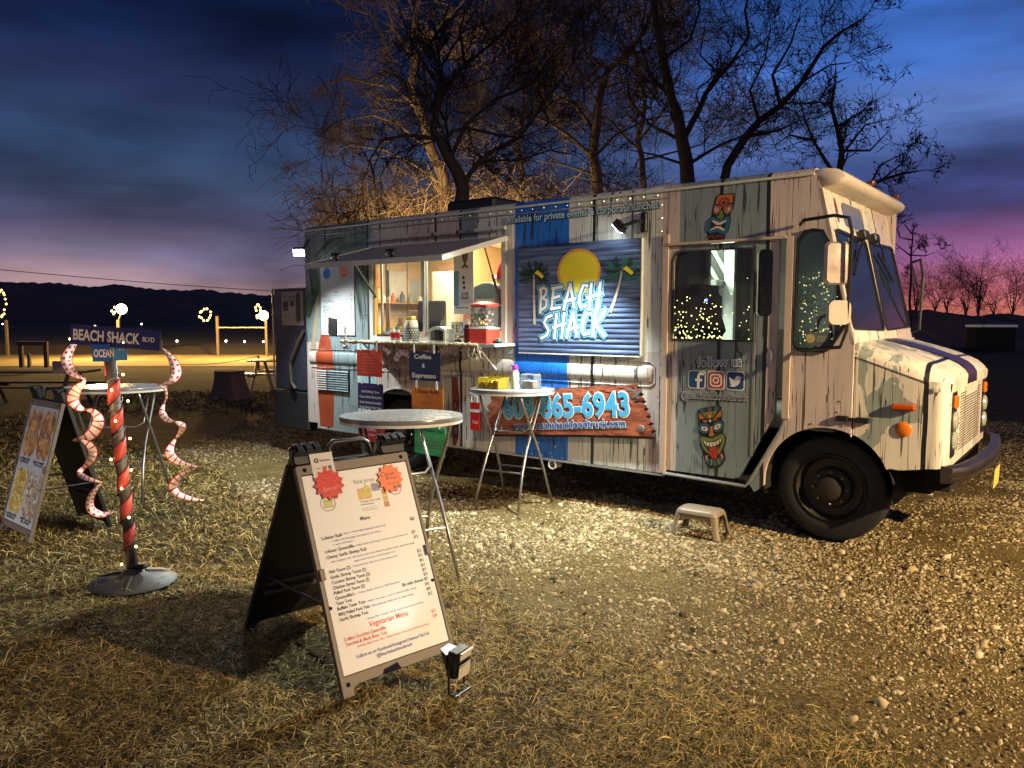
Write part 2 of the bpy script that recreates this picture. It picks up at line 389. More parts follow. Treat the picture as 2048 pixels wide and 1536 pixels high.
# far side, rear, floor, partition, roof
g = G(); g.box(-6.28, -.10, 1.97, 2.0, .40, 2.755); g.obj('far_side', wrap, truck)
g = G(); g.box(-6.28, -6.25, .03, 1.97, .43, 2.755); g.obj('rear_wall', wrap, truck)
floor_m = pm('cargo_floor', (.12, .12, .11), .6)
g = G(); g.box(-6.25, -.05, .03, 1.97, .86, .90); g.box(-1.40, -.64, .10, 1.97, .40, .44); g.obj('cargo_floor', floor_m, truck)
g = G()
prof = [(0, 2.755), (.0, 2.775), (.02, 2.80), (.06, 2.815), (1.0, 2.86), (1.94, 2.815), (1.98, 2.80), (2.0, 2.775), (2.0, 2.755)]
g.rings([[(-6.28, n, z) for n, z in prof], [(-.25, n, z) for n, z in prof]]); g.obj('roof', wrap, truck, 40)
g = G(); g.tube([(-6.27, -.012, 2.762), (-.24, -.012, 2.762)], .011); g.obj('drip_rail', trim_w, truck)
g = G(); g.tube([(-6.27, -.004, 2.70), (-1.42, -.004, 2.70)], .005); g.obj('roof_seam', alum, truck)
g = G()
for i in range(46):
    s = -6.2+i*.13
    if s > -1.4: break
    g.ball((s, -.002, 2.73), .007, 5, 3)
for z in [.45+.11*i for i in range(21)]: g.ball((-1.475, -.002, z), .007, 5, 3)
for i in range(22): g.ball((-4.0+i*.118, -.002, .40), .007, 5, 3)
for (s, z) in [(-2.75, .52), (-2.75, .44), (-2.55, .50), (-2.6, .43), (-5.42, .95), (-5.42, .88), (-5.5, .72), (-5.42, .70), (-.02, 1.02), (.02, .92), (-.2, .92), (-.12, .93), (.0, 1.1)]: g.ball((s, -.002, z), .008, 5, 3)
for i in range(7): g.ball((-.365, -.002, 1.0+i*.17), .006, 5, 3)
tag(g.obj('rivets', alum, truck), kind='stuff')
# rub rail
g = G()
prof = [(0, 1.155), (-.008, 1.165), (-.016, 1.20), (-.018, 1.235), (-.014, 1.275), (-.006, 1.30), (0, 1.305)]
g.rings([[(-6.22, n, z) for n, z in prof], [(-1.60, n, z) for n, z in prof], [(-1.55, n*.8, 1.23+(z-1.23)*.9) for n, z in prof], [(-1.53, n*.1, 1.23+(z-1.23)*.6) for n, z in prof]])
g.obj('rub_rail', wrap, truck, 60)
g = G(); g.tube([(-6.2, -.004, 1.335), (-1.56, -.004, 1.335), (-1.515, -.004, 1.30), (-1.515, -.004, 1.16), (-1.56, -.004, 1.125), (-6.2, -.004, 1.115)], .003); g.obj('rail_bead', wrap, truck)
for a_, b_ in ((-6.10, -5.21), (-4.10, -1.42)): g = G(); g.box(a_, b_, -.012, .03, .362, .377); g.obj('skirt_edge', alum, truck)
g = G(); g.M = SIDE
ro = arc(-4.66, .38, .572, pi, 0); ri = arc(-4.66, .38, .55, 0, pi)
g.sheet(ro+ri, (), .001, .016); g.obj('wheel_arch_trim', trim_w, truck)
# serving window trim
g = G(); g.M = SIDE
g.sheet(rrect(-5.10, 1.45, -3.13, 2.50, .03), [rrect(-5.045, 1.505, -3.185, 2.455, .02)], .002, .022)
g.obj('window_frame', trim_w, truck)
g = G(); g.box(-3.155, -3.055, -.006, -.001, 1.36, 2.66); g.obj('white_trim_strip', trim_w, truck)
g = G(); g.box(-5.035, -5.0, -.012, .02, 1.52, 2.44); g.obj('wood_jamb', pm('yellow_wood', (.62, .36, .10), .5), truck)
def pane(x0, x1, z0, z1, n, name='sliding_pane', w=.028):
    g = G(); g.M = SIDE
    g.sheet([(x0, z0), (x1, z0), (x1, z1), (x0, z1)], [[(x0+w, z0+w), (x1-w, z0+w), (x1-w, z1-w), (x0+w, z1-w)]], -n-.02, -n)
    f = g.obj(name, alum, truck)
    g = G(); g.M = SIDE; g.sheet([(x0+w-.002, z0+w-.002), (x1-w+.002, z0+w-.002), (x1-w+.002, z1-w+.002), (x0+w-.002, z1-w+.002)], (), -n-.012, -n-.008); g.obj('glass', glassm('window_glass', (.95, .97, .95), .25), f)
pane(-4.97, -4.28, 1.53, 2.45, .03); pane(-4.30, -3.62, 1.53, 2.45, .055)
# serving hatch: raised flap seen from above
hm = mframe((-5.06, -.012, 2.495), (1, 0, 0), (0, -.925, -.245))   # u = s, v = outwards
g = G(); g.M = hm
g.sheet([(0, 0), (1.95, 0), (1.95, .955), (0, .955)], (), -.006, 0)
HF = g.obj('serving_hatch', None or pm('hatch_grey', (.30, .27, .26), .35), truck)
g = G(); g.M = hm
for a in ((0, 0, 1.95, .022), (0, .92, 1.95, .957), (-.002, .02, .03, .93), (1.92, .02, 1.952, .93)): g.box(a[0], a[2], a[1], a[3], -.010, .038)
g.obj('hatch_frame', trim_w, HF)
g = G()
for u in (.42, 1.22):
    g = G(); g.M = hm
    g.lathe([(.05, 0), (.05, .008)], 10, Matrix(hm) @ Matrix.Translation((u, .86, -.05)))
    g.box(u-.055, u+.055, .845, .875, -.085, -.065); g.box(u-.012, u+.012, .85, .87, -.07, -.005)
    g.obj('latch_handle', black, HF)
g = G(); g.tube([(-5.08, -.035, 2.575), (-3.12, -.035, 2.575)], .020, 8); g.obj('hatch_gutter', wrap, truck)
for s, e in ((-5.0, -4.93), (-3.2, -3.22)):
    g = G(); a = Vector((s, -.02, 1.95)); b = Vector((s+.02, -.40, 2.38))
    if s > -4: a = Vector((-3.2, -.015, 1.86)); b = Vector((-3.17, -.30, 2.40))
    mid = a.lerp(b, .5); g.tube([a, mid], .012, 8); g.tube([mid, b], .007, 8); g.ball(a, .018); g.obj('gas_strut', black, truck)
# counter shelf
bamboo = pm('bamboo_edge', (.40, .33, .20), .6, var=.35, scale=30, bump=.4)
g = G(); g.box(-5.10, -3.02, -.32, -.001, 1.44, 1.465); CT = g.obj('counter_shelf', pm('pale_counter', (.58, .60, .56), .35), truck)
g = G(); P = [(-5.22+i*.035, -.335+.006*sin(i*1.9), 1.452+.008*sin(i*2.7)) for i in range(58)]
g.tube(P, [.020+.005*sin(i*1.3) for i in range(58)], 7); g.obj('counter_edge', bamboo, CT, 60)
for s in (-3.25, -4.9): g = G(); g.tube([(s, -.30, 1.435), (s, -.02, 1.20)], .008); g.box(s-.012, s+.012, -.30, -.01, 1.425, 1.438); g.obj('shelf_bracket', trim_w, CT)
# scallop shell trim under the counter (printed paper fans)
def fan(cx, cz, r, a0=0, a1=pi, n=-.338):
    g = G(); m = Matrix.Translation((cx, n, cz)) @ SIDE
    o = [(r*cos(a0+(a1-a0)*i/14), r*sin(a0+(a1-a0)*i/14)) for i in range(15)]; q = [(r*.5*cos(a0+(a1-a0)*i/14), r*.5*sin(a0+(a1-a0)*i/14)) for i in range(14, -1, -1)]
    g.cm = 0; g.sheet(o+q, (), 0, .002, m)
    g.cm = 1
    for i in range(8):
        a = a0+(a1-a0)*i/7; d = Vector((cos(a), sin(a)))
        stroke(g, [d*r*.5, d*r*1.01], .008, .0035+i*.0001, m)
    stroke(g, o, .010, .005, m); stroke(g, q, .010, .0055, m)
    g.obj('paper_fan', [pm('pink_paper', (.5, .34, .30), .7), pm('maroon_ink', (.12, .02, .02), .7)], CT)
for i, (cx, cz, r, a0, a1) in enumerate([(-4.55, 1.27, .17, .5, 3.0), (-4.22, 1.24, .16, .1, 3.0), (-3.88, 1.24, .16, 0, pi), (-3.60, 1.27, .18, 1.2, pi)]): fan(cx, cz, r, a0, a1)
g = G(); g.tube([(-4.62, -.34, 1.43), (-4.6, -.34, 1.15), (-4.52, -.34, 1.13)], .006, 5); g.tube([(-3.95, -.34, 1.43), (-3.99, -.34, 1.13)], .006, 5)
tag(g.obj('paper_ribbon', pm('maroon_ink', 0), CT))
# fringe of tangled cord along the shelf
g = G()
for k in range(26):
    s = -5.05+k*.08 if k < 10 else -3.5+(k-10)*.022
    p = [(s, -.33, 1.435)]; 
    for j in range(4): p.append((p[-1][0]+R.uniform(-.03, .03), -.33+R.uniform(-.01, .01), p[-1][2]-R.uniform(.005, .05)))
    g.tube(p, .0035, 4)
tag(g.obj('cord_fringe', pm('pale_cord', (.45, .40, .32), .7), CT), kind='stuff')
# ---- interior
warmwall = pm('plywood_lining', (.50, .37, .20), .55, scale=3); tilew = pm('white_lining', (.62, .66, .60), .4)
g = G(); g.box(-6.245, -6.205, .05, 1.92, .9, 2.74); g.obj('rear_lining', warmwall, truck)
g = G(); g.box(-6.2, -3.4, 1.93, 1.965, .9, 2.74); g.obj('kitchen_lining', warmwall, truck)
g = G(); g.box(-3.399, -.6, 1.93, 1.965, .9, 2.74); g.obj('tiled_lining', tilew, truck)
g = G()
for i in range(14): g.box(-2.6, -1.46, 1.922, 1.930, .95+i*.085, .952+i*.085+.004)
g.obj('lining_joint', pm('joint_grey', (.3, .32, .3), .5), truck)
g = G(); g.box(-6.24, -.3, .04, 1.96, 2.742, 2.75); g.obj('ceiling_lining', tilew, truck)
bulk = pm('dark_bulkhead', (.10, .10, .12), .4)
g = G(); g.box(-1.47, -1.44, .04, .80, .9, 2.74); g.box(-1.47, -1.44, 1.47, 1.93, .9, 2.74); g.box(-1.47, -1.44, .80, 1.47, 2.5, 2.74); g.obj('bulkhead', bulk, truck)
g = G(); g.box(-1.50, -1.40, .79, .84, .9, 2.6); g.box(-1.50, -1.40, 1.38, 1.44, .9, 2.6); g.obj('bulkhead_post', white, truck)
hoodm = pm('hood_steel', (.45, .45, .43), .3, .7)
g = G(); g.box(-2.7, -1.5, 1.2, 1.9, 2.02, 2.08); HV = g.obj('exhaust_hood', hoodm, truck)
for i in range(9):
    g = G(); s = -2.68+i*.135; g.add([(s, 1.25, 2.5), (s+.07, 1.25, 2.5), (s+.07, 1.9, 2.08), (s, 1.9, 2.08), (s, 1.25, 2.47), (s+.07, 1.25, 2.47), (s+.07, 1.9, 2.05), (s, 1.9, 2.05)], [(0,1,2,3),(7,6,5,4),(0,4,5,1),(1,5,6,2),(2,6,7,3),(3,7,4,0)])
    g.obj('baffle', hoodm, HV)
g = G(); g.box(-2.9, -1.5, 1.35, 1.9, .9, 1.45); g.obj('steel_worktop', hoodm, truck)
g = G(); g.box(-1.35, -.95, .35, .75, 1.0, 1.25); g.box(-1.37, -1.28, .35, .75, 1.2, 2.0)
g.rbox(-1.40, -1.27, .25, .85, 1.2, 1.95, .05); g.obj('cab_seat', pm('dark_seat', (.03, .03, .035), .6), truck)
def shirt(s, n, z, w, h, mat, nm, face=0):
    M_ = Matrix.Translation((s, n, z)) @ Matrix.Rotation(face, 4, 'Z') @ SIDE
    g = G(); g.sheet([(-w*.5, 0), (w*.5, 0), (w*.5, h*.55), (w*.62, h*.35), (w*.72, h*.45), (w*.5, h*.92), (w*.15, h), (-w*.15, h), (-w*.5, h*.92), (-w*.72, h*.45), (-w*.62, h*.35), (-w*.5, h*.55)], (), -.04, .04, M_)
    return g.obj(nm, mat, truck, bevel=.015), M_
hood_m = pm('charcoal_fleece', (.05, .07, .075), .85, bump=.3)
o, M_ = shirt(-3.62, .30, 1.58, .34, .50, hood_m, 'hanging_shirt')
g = G(); put_text(g, 'BEACH SHACK', -.13, .30, .26, M=M_, wz=.0425, capheight=.03, bold=.02); g.obj('shirt_print', cream, o)
o, M_ = shirt(-1.38, .45, 1.35, .40, .55, pm('black_fleece', (.02, .02, .022), .85), 'hanging_shirt', 0)
g = G(); put_text(g, 'BEACH', -.05, .08, .30, M=M_, wz=.042, rot=pi/2, bold=.02, capheight=.06); g.obj('shirt_print', cream, o)
# clutter seen through the serving window
for (s0, s1, n0, n1, z0, z1, c, nm) in [(-5.4, -5.05, 1.3, 1.7, 1.5, 2.3, (.5, .45, .35), 'storage_rack'), (-5.3, -4.75, 1.75, 1.9, 2.05, 2.35, (.55, .22, .15), 'storage_box'),
        (-4.75, -4.62, 1.2, 1.9, 1.3, 2.6, (.40, .24, .10), 'cabinet_side'), (-4.55, -4.42, .35, .45, 1.5, 1.82, (.02, .035, .045), 'dark_monitor'),
        (-5.05, -4.85, .7, .9, 1.45, 1.78, (.66, .45, .36), 'paper_roll_box'), (-4.35, -3.95, .9, 1.6, 1.4, 1.7, (.35, .20, .09), 'fryer_body'), (-5.2, -3.3, 1.5, 1.92, .9, 1.42, (.5, .5, .46), 'back_counter'), (-4.0, -3.55, 1.55, 1.9, 1.45, 2.1, (.12, .16, .17), 'refrigerator')]:
    g = G(); g.rbox(s0, s1, n0, n1, z0, z1, .015); g.obj(nm, pm(nm, c, .45), truck)
g = G(); g.rbox(-4.62, -4.20, .26, .29, 1.56, 1.90, .02); g.obj('dark_monitor', pm('dark_monitor', 0), truck)
for s, n, z in [(-4.9, 1.85, 1.95), (-5.6, 1.8, 1.7), (-3.9, .9, 1.80), (-4.25, 1.2, 2.2)]:
    g = G(); g.ball((s, n, z), .02); g.obj('ceiling_bulb', pm('warm_bulb', (1, .8, .4), .5, emit=(1, .75, .35), es=6), truck)
g = G(); g.box(-4.96, -4.92, 1.86, 1.925, 1.4, 2.7); g.box(-4.2, -4.16, 1.86, 1.925, 1.4, 2.7); g.box(-3.62, -3.59, 1.90, 1.925, 1.4, 2.7); g.box(-4.9, -3.45, 1.90, 1.92, 2.30, 2.325); g.obj('wall_batten', pm('pale_wood', (.75, .58, .28), .5), truck)
def clut(nm, s0, s1, n0, n1, z0, z1, c):
    g = G(); g.rbox(s0, s1, n0, n1, z0, z1, .006); return g.obj(nm, pm('clutter_%d' % (int(c[0]*97+c[1]*31+c[2]*11) % 23), c, .5), truck)
for (s0, w, z0, h, c) in [(-5.9, .5, 1.9, .55, (.55, .30, .22)), (-5.25, .42, 1.75, .35, (.60, .52, .30)), (-4.90, .95, 1.45, 1.2, (.36, .20, .07)), (-4.55, .28, 1.6, .3, (.45, .36, .22)), (-4.12, .20, 1.9, .22, (.50, .30, .25)), (-5.5, .2, 1.5, .3, (.20, .30, .34))]: clut('wall_notice', s0, s0+w, 1.905, 1.915, z0, z0+h, c)
g = G(); g.box(-6.2, -3.45, 1.62, 1.90, 1.72, 1.735); g.obj('wall_shelf', pm('pale_wood', (.75, .58, .28), .5), truck)
for i in range(26):
    s = -5.9+i*.095; c = R.choice([(.6, .55, .4), (.45, .12, .06), (.08, .12, .14), (.62, .42, .10), (.2, .28, .18), (.7, .68, .6)])
    g = G(); h = R.uniform(.08, .20); r_ = R.uniform(.02, .038); g.lathe([(0, 0), (r_, 0), (r_, h*.7), (r_*.5, h*.85), (r_*.5, h), (0, h)], 10, Matrix.Translation((s, 1.74, 1.736))); g.obj('pantry_bottle', pm('pantry_%d' % (int(c[0]*100) % 13), c, .35), truck)
for i in range(9):
    c = R.choice([(.6, .55, .45), (.30, .12, .05), (.10, .12, .13), (.62, .5, .2)]); s = -5.0+i*.17; clut('kitchen_item', s, s+R.uniform(.06, .13), 1.55, 1.7, 1.42, 1.42+R.uniform(.08, .26), c)
for (n0, n1, z0, z1, c) in [(.62, .78, 1.95, 2.35, (.62, .60, .55)), (.85, 1.2, 2.12, 2.32, (.55, .24, .16)), (.85, 1.2, 1.95, 2.10, (.60, .50, .20)), (1.28, 1.62, 1.75, 2.35, (.50, .48, .42)), (.9, 1.15, 1.6, 1.88, (.55, .53, .45)), (1.66, 1.88, 1.9, 2.25, (.3, .34, .34))]: clut('wall_notice', -6.203, -6.19, n0, n1, z0, z1, c)
for n0 in (.82, 1.24, 1.64): clut('wall_batten', -6.203, -6.17, n0, n0+.03, 1.0, 2.6, (.62, .52, .36))
for z0 in (1.50, 1.90): clut('wall_shelf', -6.2, -5.95, .5, 1.9, z0, z0+.015, (.5, .42, .3))
for i in range(16):
    c = R.choice([(.6, .55, .4), (.45, .12, .06), (.08, .12, .14), (.62, .42, .10), (.2, .28, .18), (.7, .68, .6)]); n = .55+.085*i; z0 = 1.516 if i % 2 else 1.916
    g = G(); h = R.uniform(.08, .20); r_ = R.uniform(.025, .042); g.lathe([(0, 0), (r_, 0), (r_, h*.7), (r_*.5, h*.85), (r_*.5, h), (0, h)], 10, Matrix.Translation((-6.05, n, z0))); g.obj('pantry_bottle', pm('pantry_%d' % (int(c[0]*100) % 13), c, .35), truck)
clut('paper_roll_box', -4.82, -4.62, .30, .42, 1.5, 1.80, (.62, .42, .34)); clut('label_tag', -4.93, -4.85, .25, .26, 1.62, 1.72, (.60, .55, .15)); clut('wire_rack', -5.0, -4.80, .4, .6, 1.5, 1.60, (.25, .24, .22)); clut('hot_lamp', -4.15, -4.0, .5, .6, 1.55, 1.85, (.55, .28, .08)); clut('order_slip', -4.98, -4.92, .12, .125, 1.95, 2.25, (.65, .65, .6)); clut('order_slip', -4.98, -4.92, .12, .125, 1.60, 1.88, (.65, .60, .6))
# bear-like santa hat doll is simply a hat over a mop of grey fleece
# ---- cab front
sl = Vector((-.255, 0, 1.10)); fo = (.078, 0, 1.52)
FM = mframe(fo, (0, 1, 0), sl)   # u = n, v = up the slope
vz = lambda z: (z-1.52)*sl.length/sl.z
PL = [(.03, vz(1.62)), (.97, vz(1.60)), (.95, vz(2.34)), (.09, vz(2.37))]; PR = [(1.03, vz(1.60)), (1.97, vz(1.62)), (1.91, vz(2.36)), (1.05, vz(2.34))]
def rnd(poly, r=.05):
    out = []; n = len(poly)
    for i in range(n):
        p = Vector(poly[i]); a = (Vector(poly[i-1])-p).normalized(); b = (Vector(poly[(i+1) % n])-p).normalized()
        out += [tuple(p+a*r), tuple(p+(a+b)*r*.3), tuple(p+b*r)]
    return out
def inset(poly, d):
    c = sum((Vector(p) for p in poly), Vector((0, 0)))/len(poly)
    return [tuple(c+(Vector(p)-c)*(1-d/(Vector(p)-c).length)) for p in poly]
g = G(); g.M = FM
g.sheet([(0, 0), (2.0, 0), (2.0, vz(1.56)), (2.0, vz(2.66)), (.0, vz(2.66)), (0, vz(1.56))], [rnd(PL), rnd(PR)], -.03, 0)
g.obj('cab_front', wrapf, truck)
for P in (PL, PR):
    g = G(); g.M = FM; g.sheet(rnd(P), [rnd(inset(P, .03), .045)], -.01, .014); ws = g.obj('windscreen', black, truck)
    g = G(); g.M = FM; g.sheet(rnd(inset(P, .025), .045), (), -.004, .002); g.obj('glass', glassm('windscreen_glass', (.35, .40, .45), 2.2, .12, (.05, .08, .16)), ws)
g = G(); g.M = FM; g.sheet(rrect(.42, vz(2.415), 1.0, vz(2.60), .05), (), 0, .008); dw = g.obj('route_window', pm('grey_blue_window', (.12, .14, .22), .15), truck)
g = G(); g.M = FM; g.sheet(circ(.26, vz(2.52), .035, 12, ry=.10), (), 0, .003); g.obj('mask_print', pm('maroon_print', (.15, .04, .06), .5), truck)
g = G()
vis = [(-.26, 2.755), (-.26, 2.80), (-.18, 2.808), (-.10, 2.792), (-.05, 2.765), (-.02, 2.73), (-.025, 2.70), (-.06, 2.675), (-.19, 2.655)]
rg = []
for n, k in ((0, .6), (.015, .9), (.06, 1), (1.94, 1), (1.985, .9), (2.0, .6)):
    rg.append([(-.15+(s+.15)*k, n, 2.71+(z-2.71)*k) for s, z in vis])
g.rings(rg); g.obj('roof_visor', pm('visor_cream', (.58, .51, .42), .4, scale=4), truck, 50)
for n in (.95, 1.85):
    g = G(); g.rbox(-.10, -.05, n-.05, n+.05, 2.79, 2.822, .008); g.obj('clearance_light', pm('dark_amber', (.12, .03, .01), .3), truck)
# wipers
for n0 in (.78, 1.12):
    g = G(); g.M = FM
    d = -1 if n0 < 1 else 1
    g.rbox(n0-.07, n0+.07, vz(2.33), vz(2.40), .01, .07, .01)
    g.tube([(n0, vz(2.36), .06), (n0+d*.16, vz(2.28), .05), (n0+d*.30, vz(2.16), .02)], .008, 6); g.tube([(n0+d*.12, vz(2.25), .022), (n0+d*.48, vz(2.03), .022)], .012, 6)
    g.obj('wiper', black, truck)
# side window with rubber seal, bulbs inside standing in for reflections
g = G(); g.M = SIDE
def grow(poly, d): return inset(poly, -d)
g.sheet(grow(WINC, .022), [inset(WINC, .004)], -.01, .02); sw = g.obj('side_window', black, truck)
g = G(); g.M = SIDE; g.sheet(inset(WINC, .002), (), -.006, -.002); g.obj('glass', glassm('cab_glass', (.55, .6, .58), .9, .10, (.02, .035, .03)), sw)
g = G(); g.M = SIDE; g.sheet(rrect(-.27, 1.50, -.09, 1.60, .01), (), 0, .002); g.obj('window_sticker', pm('grey_sticker', (.10, .11, .11), .5), sw)
g = G(); g.M = SIDE; g.sheet(circ(-.235, 1.555, .034, 16), (), .002, .0035); g.obj('sticker_seal', pm('yellow_seal', (.42, .36, .15), .5), sw)
g = G(); g.M = SIDE
for i in range(4): g.box(-.19, -.11+.004*i, 1.535+.012*i, 1.539+.012*i, .0022, .0035)
g.obj('sticker_print', pm('grey_print', (.4, .4, .4), .5), sw)
fl = pm('fairy_bulb', (1, .8, .4), .5, emit=(1, .80, .32), es=4.5)  # glowing bulbs inside the glass imitate reflections in it
def reflection_bulbs(n, fn, name='reflection_lights', r=.0055):
    g = G()
    for i in range(n):
        p = fn(i); g.ball(p, r*R.uniform(.6, 1.3), 4, 3)
    return tag(g.obj(name, fl, truck), kind='stuff')
reflection_bulbs(130, lambda i: ((lambda t: (-.36+.34*R.random()**1.0, R.uniform(.05, .30), 1.50+.55*R.random()**1.7))(0)))
reflection_bulbs(120, lambda i: (-1.42+R.random()*.42, R.uniform(.05, .30), 1.54+.36*R.random()**2.0))
reflection_bulbs(26, lambda i: (-.95+R.random()*.35, R.uniform(.05, .30), 1.54+.65*R.random()**1.5), r=.0045)
g = G(); g.ball((-1.2, .3, 1.86), .014, 5, 4); g.ball((-.02, .5, 1.70), .014, 5, 4); g.obj('blue_reflection_bulb', pm('blue_reflection_bulb', (.1, .1, 1), .5, emit=(.05, .1, 1), es=9), truck)  # blue bulbs added the same way, imitating reflections
# dash shapes, steering wheel
g = G(); g.rbox(-.25, .04, .1, 1.9, 1.30, 1.50, .03); g.obj('dashboard', pm('dash_grey', (.03, .03, .035), .6), truck)
g = G(); g.tube([(-.30+.0*cos(a), .55+.22*cos(a), 1.55+.22*sin(a)*.8) for a in [i*2*pi/16 for i in range(17)]], .014, 6); g.obj('steering_wheel', black, truck)
g = G(); g.box(-.02, -.01, 1.15, 1.5, 1.65, 2.2)
# ---- sliding door
DW = [(-1.372, 1.53), (-.675, 1.53), (-.675, 2.25), (-1.30, 2.255), (-1.345, 2.235), (-1.372, 2.18)]
DR = rrect(-.655, 1.72, -.533, 2.235, .04)
g = G(); g.M = SIDE
g.sheet([(-1.345, .42), (-.80, .42), (-.75, .44), (-.62, .70), (-.50, .93), (-.488, 1.0), (-.488, 2.30), (-1.398, 2.30), (-1.398, .42)], [DW, DR], -.045, -.003)
door = g.obj('sliding_door', wrap, truck)
g = G(); g.M = SIDE; g.sheet(grow(DW, .012), [inset(DW, .006)], -.03, .004); dwin = g.obj('door_window', pm('dark_seal', (.05, .05, .05), .5), door)
g = G(); g.M = SIDE; g.sheet(DW, (), -.050, -.046); g.obj('glass', glassm('door_glass', (.85, .92, .88), .6), dwin)
g = G(); g.M = SIDE; g.sheet(DR, (), -.050, -.046); g.obj('rear_quarter_glass', glassm('dark_glass', (.25, .28, .3), 1.2, .3, (.01, .012, .015)), door)
g = G(); g.box(-.672, -.652, -.002, .006, 2.262, 2.30); g.box(-.672, -.652, -.002, .006, .62, 1.515); g.obj('door_seam', pm('seam_grey', (.2, .22, .22), .4), door)
g = G(); g.box(-.668, -.56, .012, .02, 2.255, 2.275)
g = G(); g.M = SIDE; g.sheet(circ(-.535, 1.405, .028, 14, ry=.065), (), -.002, .008); g.sheet(circ(-.535, 1.405, .012, 10, ry=.05), (), .008, .022)
g.obj('door_handle', chrome, door)
g = G(); g.box(-1.452, -1.402, -.022, .028, .40, 2.40); g.obj('door_post', frame_m, truck)
g = G(); g.box(-1.402, -.43, -.03, .0, 2.305, 2.325); g.box(-.425, -.375, -.024, -.001, .94, 2.32); g.obj('door_track', frame_m, truck)
g = G(); P = [(-.40, -.012, .93), (-.43, -.012, .85), (-.665, -.012, .42), (-.70, -.012, .375), (-1.42, -.012, .392)]; g.tube(P, .014, 6); g.obj('door_sill', alum, truck)
g = G(); g.box(-.60, -.42, .10, .12, 1.1, 1.62); g.obj('barcode_carton', pm('pale_green_card', (.45, .52, .42), .6), truck)
# ---- nose: fender shell, corners, grille panel, hood
NZ0, NZ1, SF, NA, NB = .665, 1.27, .69, .03, 1.97
for n, w0, w1 in ((NA, -.02, 0), (NB, -.02, 0)):
    g = G(); m = Matrix.Translation((0, n if n < 1 else n-.02, 0)) @ SIDE
    g.sheet([(.078, .845)] + arc(-.10, .44, .455, radians(66), radians(24), 8) + [(.335, .635), (.40, .63), (.61, .665), (.61, NZ1), (.54, 1.27), (.08, 1.44)], (), -.02, 0, m)
    g.obj('fender', wrap, truck)
def plan(n0, n1, r=.08, k=7):
    a = [(.61, n0)] + [(SF-r+r*sin(pi/2*i/k), n0+r-r*cos(pi/2*i/k)) for i in range(k+1)]
    b = [(SF-r+r*cos(pi/2*i/k), n1-r+r*sin(pi/2*i/k)) for i in range(k+1)] + [(.61, n1)]
    return a, b
a, b = plan(NA, NB)
for ln, sgn in ((a, 1), (b, 1)):
    g = G(); g.rings([[(s, n, z) for s, n in ln] for z in (NZ0, NZ1)], closed=False, cap=False); o = g.obj('nose_corner', wrap if ln is a else wrapf, truck, 30)
FR = mframe((SF, 0, 0), (0, 1, 0), (0, 0, 1))
g = G(); g.M = FR
slots = []
g.sheet([(.108, NZ0), (1.892, NZ0), (1.892, NZ1), (.108, NZ1)], [rrect(.14, .73, .33, 1.19, .03), rrect(1.67, .73, 1.86, 1.19, .03)], -.02, 0)
g.obj('nose_panel', wrapf, truck)
g = G(); g.M = FR
for r in range(22):
    for c in range(16):
        if r in (20, 21) and 3 < c < 13: continue
        u = .50+c*.065+(.03 if r % 2 else 0); v = .74+r*.0195
        g.box(u, u+.050, v, v+.010, .0, .0025)
tag(g.obj('grille_slots', pm('slot_black', (.004, .004, .004), .8), truck), kind='stuff')
g = G(); g.M = FR; g.rbox(.455, 1.55, .71, 1.205, .0005, .0015, .0002); g.obj('grille', wrapf, truck)
for u in (.235, 1.765):
    g = G(); g.M = FR; g.sheet(rrect(u-.095, .73, u+.095, 1.19, .03), (), -.05, .006); bz = g.obj('headlight_bezel', black, truck)
    for v in (.985, .845):
        g = G(); g.lathe([(.0, -.02), (.062, -.02), (.068, .010), (.06, .024), (.035, .032), (.0, .035)], 18, FR @ Matrix.Translation((u, v, .0))); g.obj('headlight', pm('headlamp_glass', (.55, .58, .5), .08, .5), bz, 40)
    g = G(); g.M = FR; g.rbox(u-.05, u+.05, 1.075, 1.165, -.02, .024, .01); g.obj('turn_lamp', amber, bz)
# hood
g = G(); rg = []
for s, zt, ze in ((.055, 1.535, 1.435), (.078, 1.53, 1.43), (.25, 1.485, 1.37), (.42, 1.435, 1.31), (.55, 1.39, 1.265), (.63, 1.35, 1.262), (.675, 1.31, 1.258), (.698, 1.275, 1.255)):
    inn = .06 if s > .6 else .0; inn = max(0, (s-.58))*.5
    sec = []
    for k in range(7):
        a = pi/2*k/6; sec.append((NA-.006+inn+.15*(1-cos(a)), ze+(zt-ze)*sin(a)))
    sec.append((1.0, zt+.012))
    sec += [(2.0-n, z) for n, z in reversed(sec[:-1])]
    rg.append([(s, n, z) for n, z in sec])
g.rings(rg, closed=False, cap=False)
k = len(rg[0]); 
g.rings([rg[-1], [(SF+.004, min(max(n, NA+.03), NB-.03), 1.20) for _, n, z in rg[-1]]], closed=False, cap=False)
hood = g.obj('engine_hood', wrap, truck, 50)
g = G(); g.rings([[(s, n, z) for n in (.78, 1.22)] for s, z in ((.10, 1.541), (.25, 1.502), (.42, 1.452), (.55, 1.408), (.63, 1.368), (.677, 1.328), (.701, 1.285), (.704, 1.215))], closed=False, cap=False); g.obj('hood_stripe', pm('dark_purple_print', (.03, .018, .05), .3), hood, 50)
g = G()
g.box(.062, .10, .04, 1.96, 1.40, 1.53); g.obj('cowl', wrap, truck)
g = G(); g.rbox(-.03, .06, -.03, .0, .955, .995, .008); g.tube([(.06, -.018, .975), (.11, -.018, .975)], .012, 6); g.rbox(.10, .20, -.022, .03, .95, .99, .008); g.obj('hood_latch', black, truck)
g = G(); g.rbox(.335, .49, -.012, .032, 1.06, 1.105, .012); g.obj('side_marker', pm('red_amber_lens', (.42, .07, .01), .2), truck)
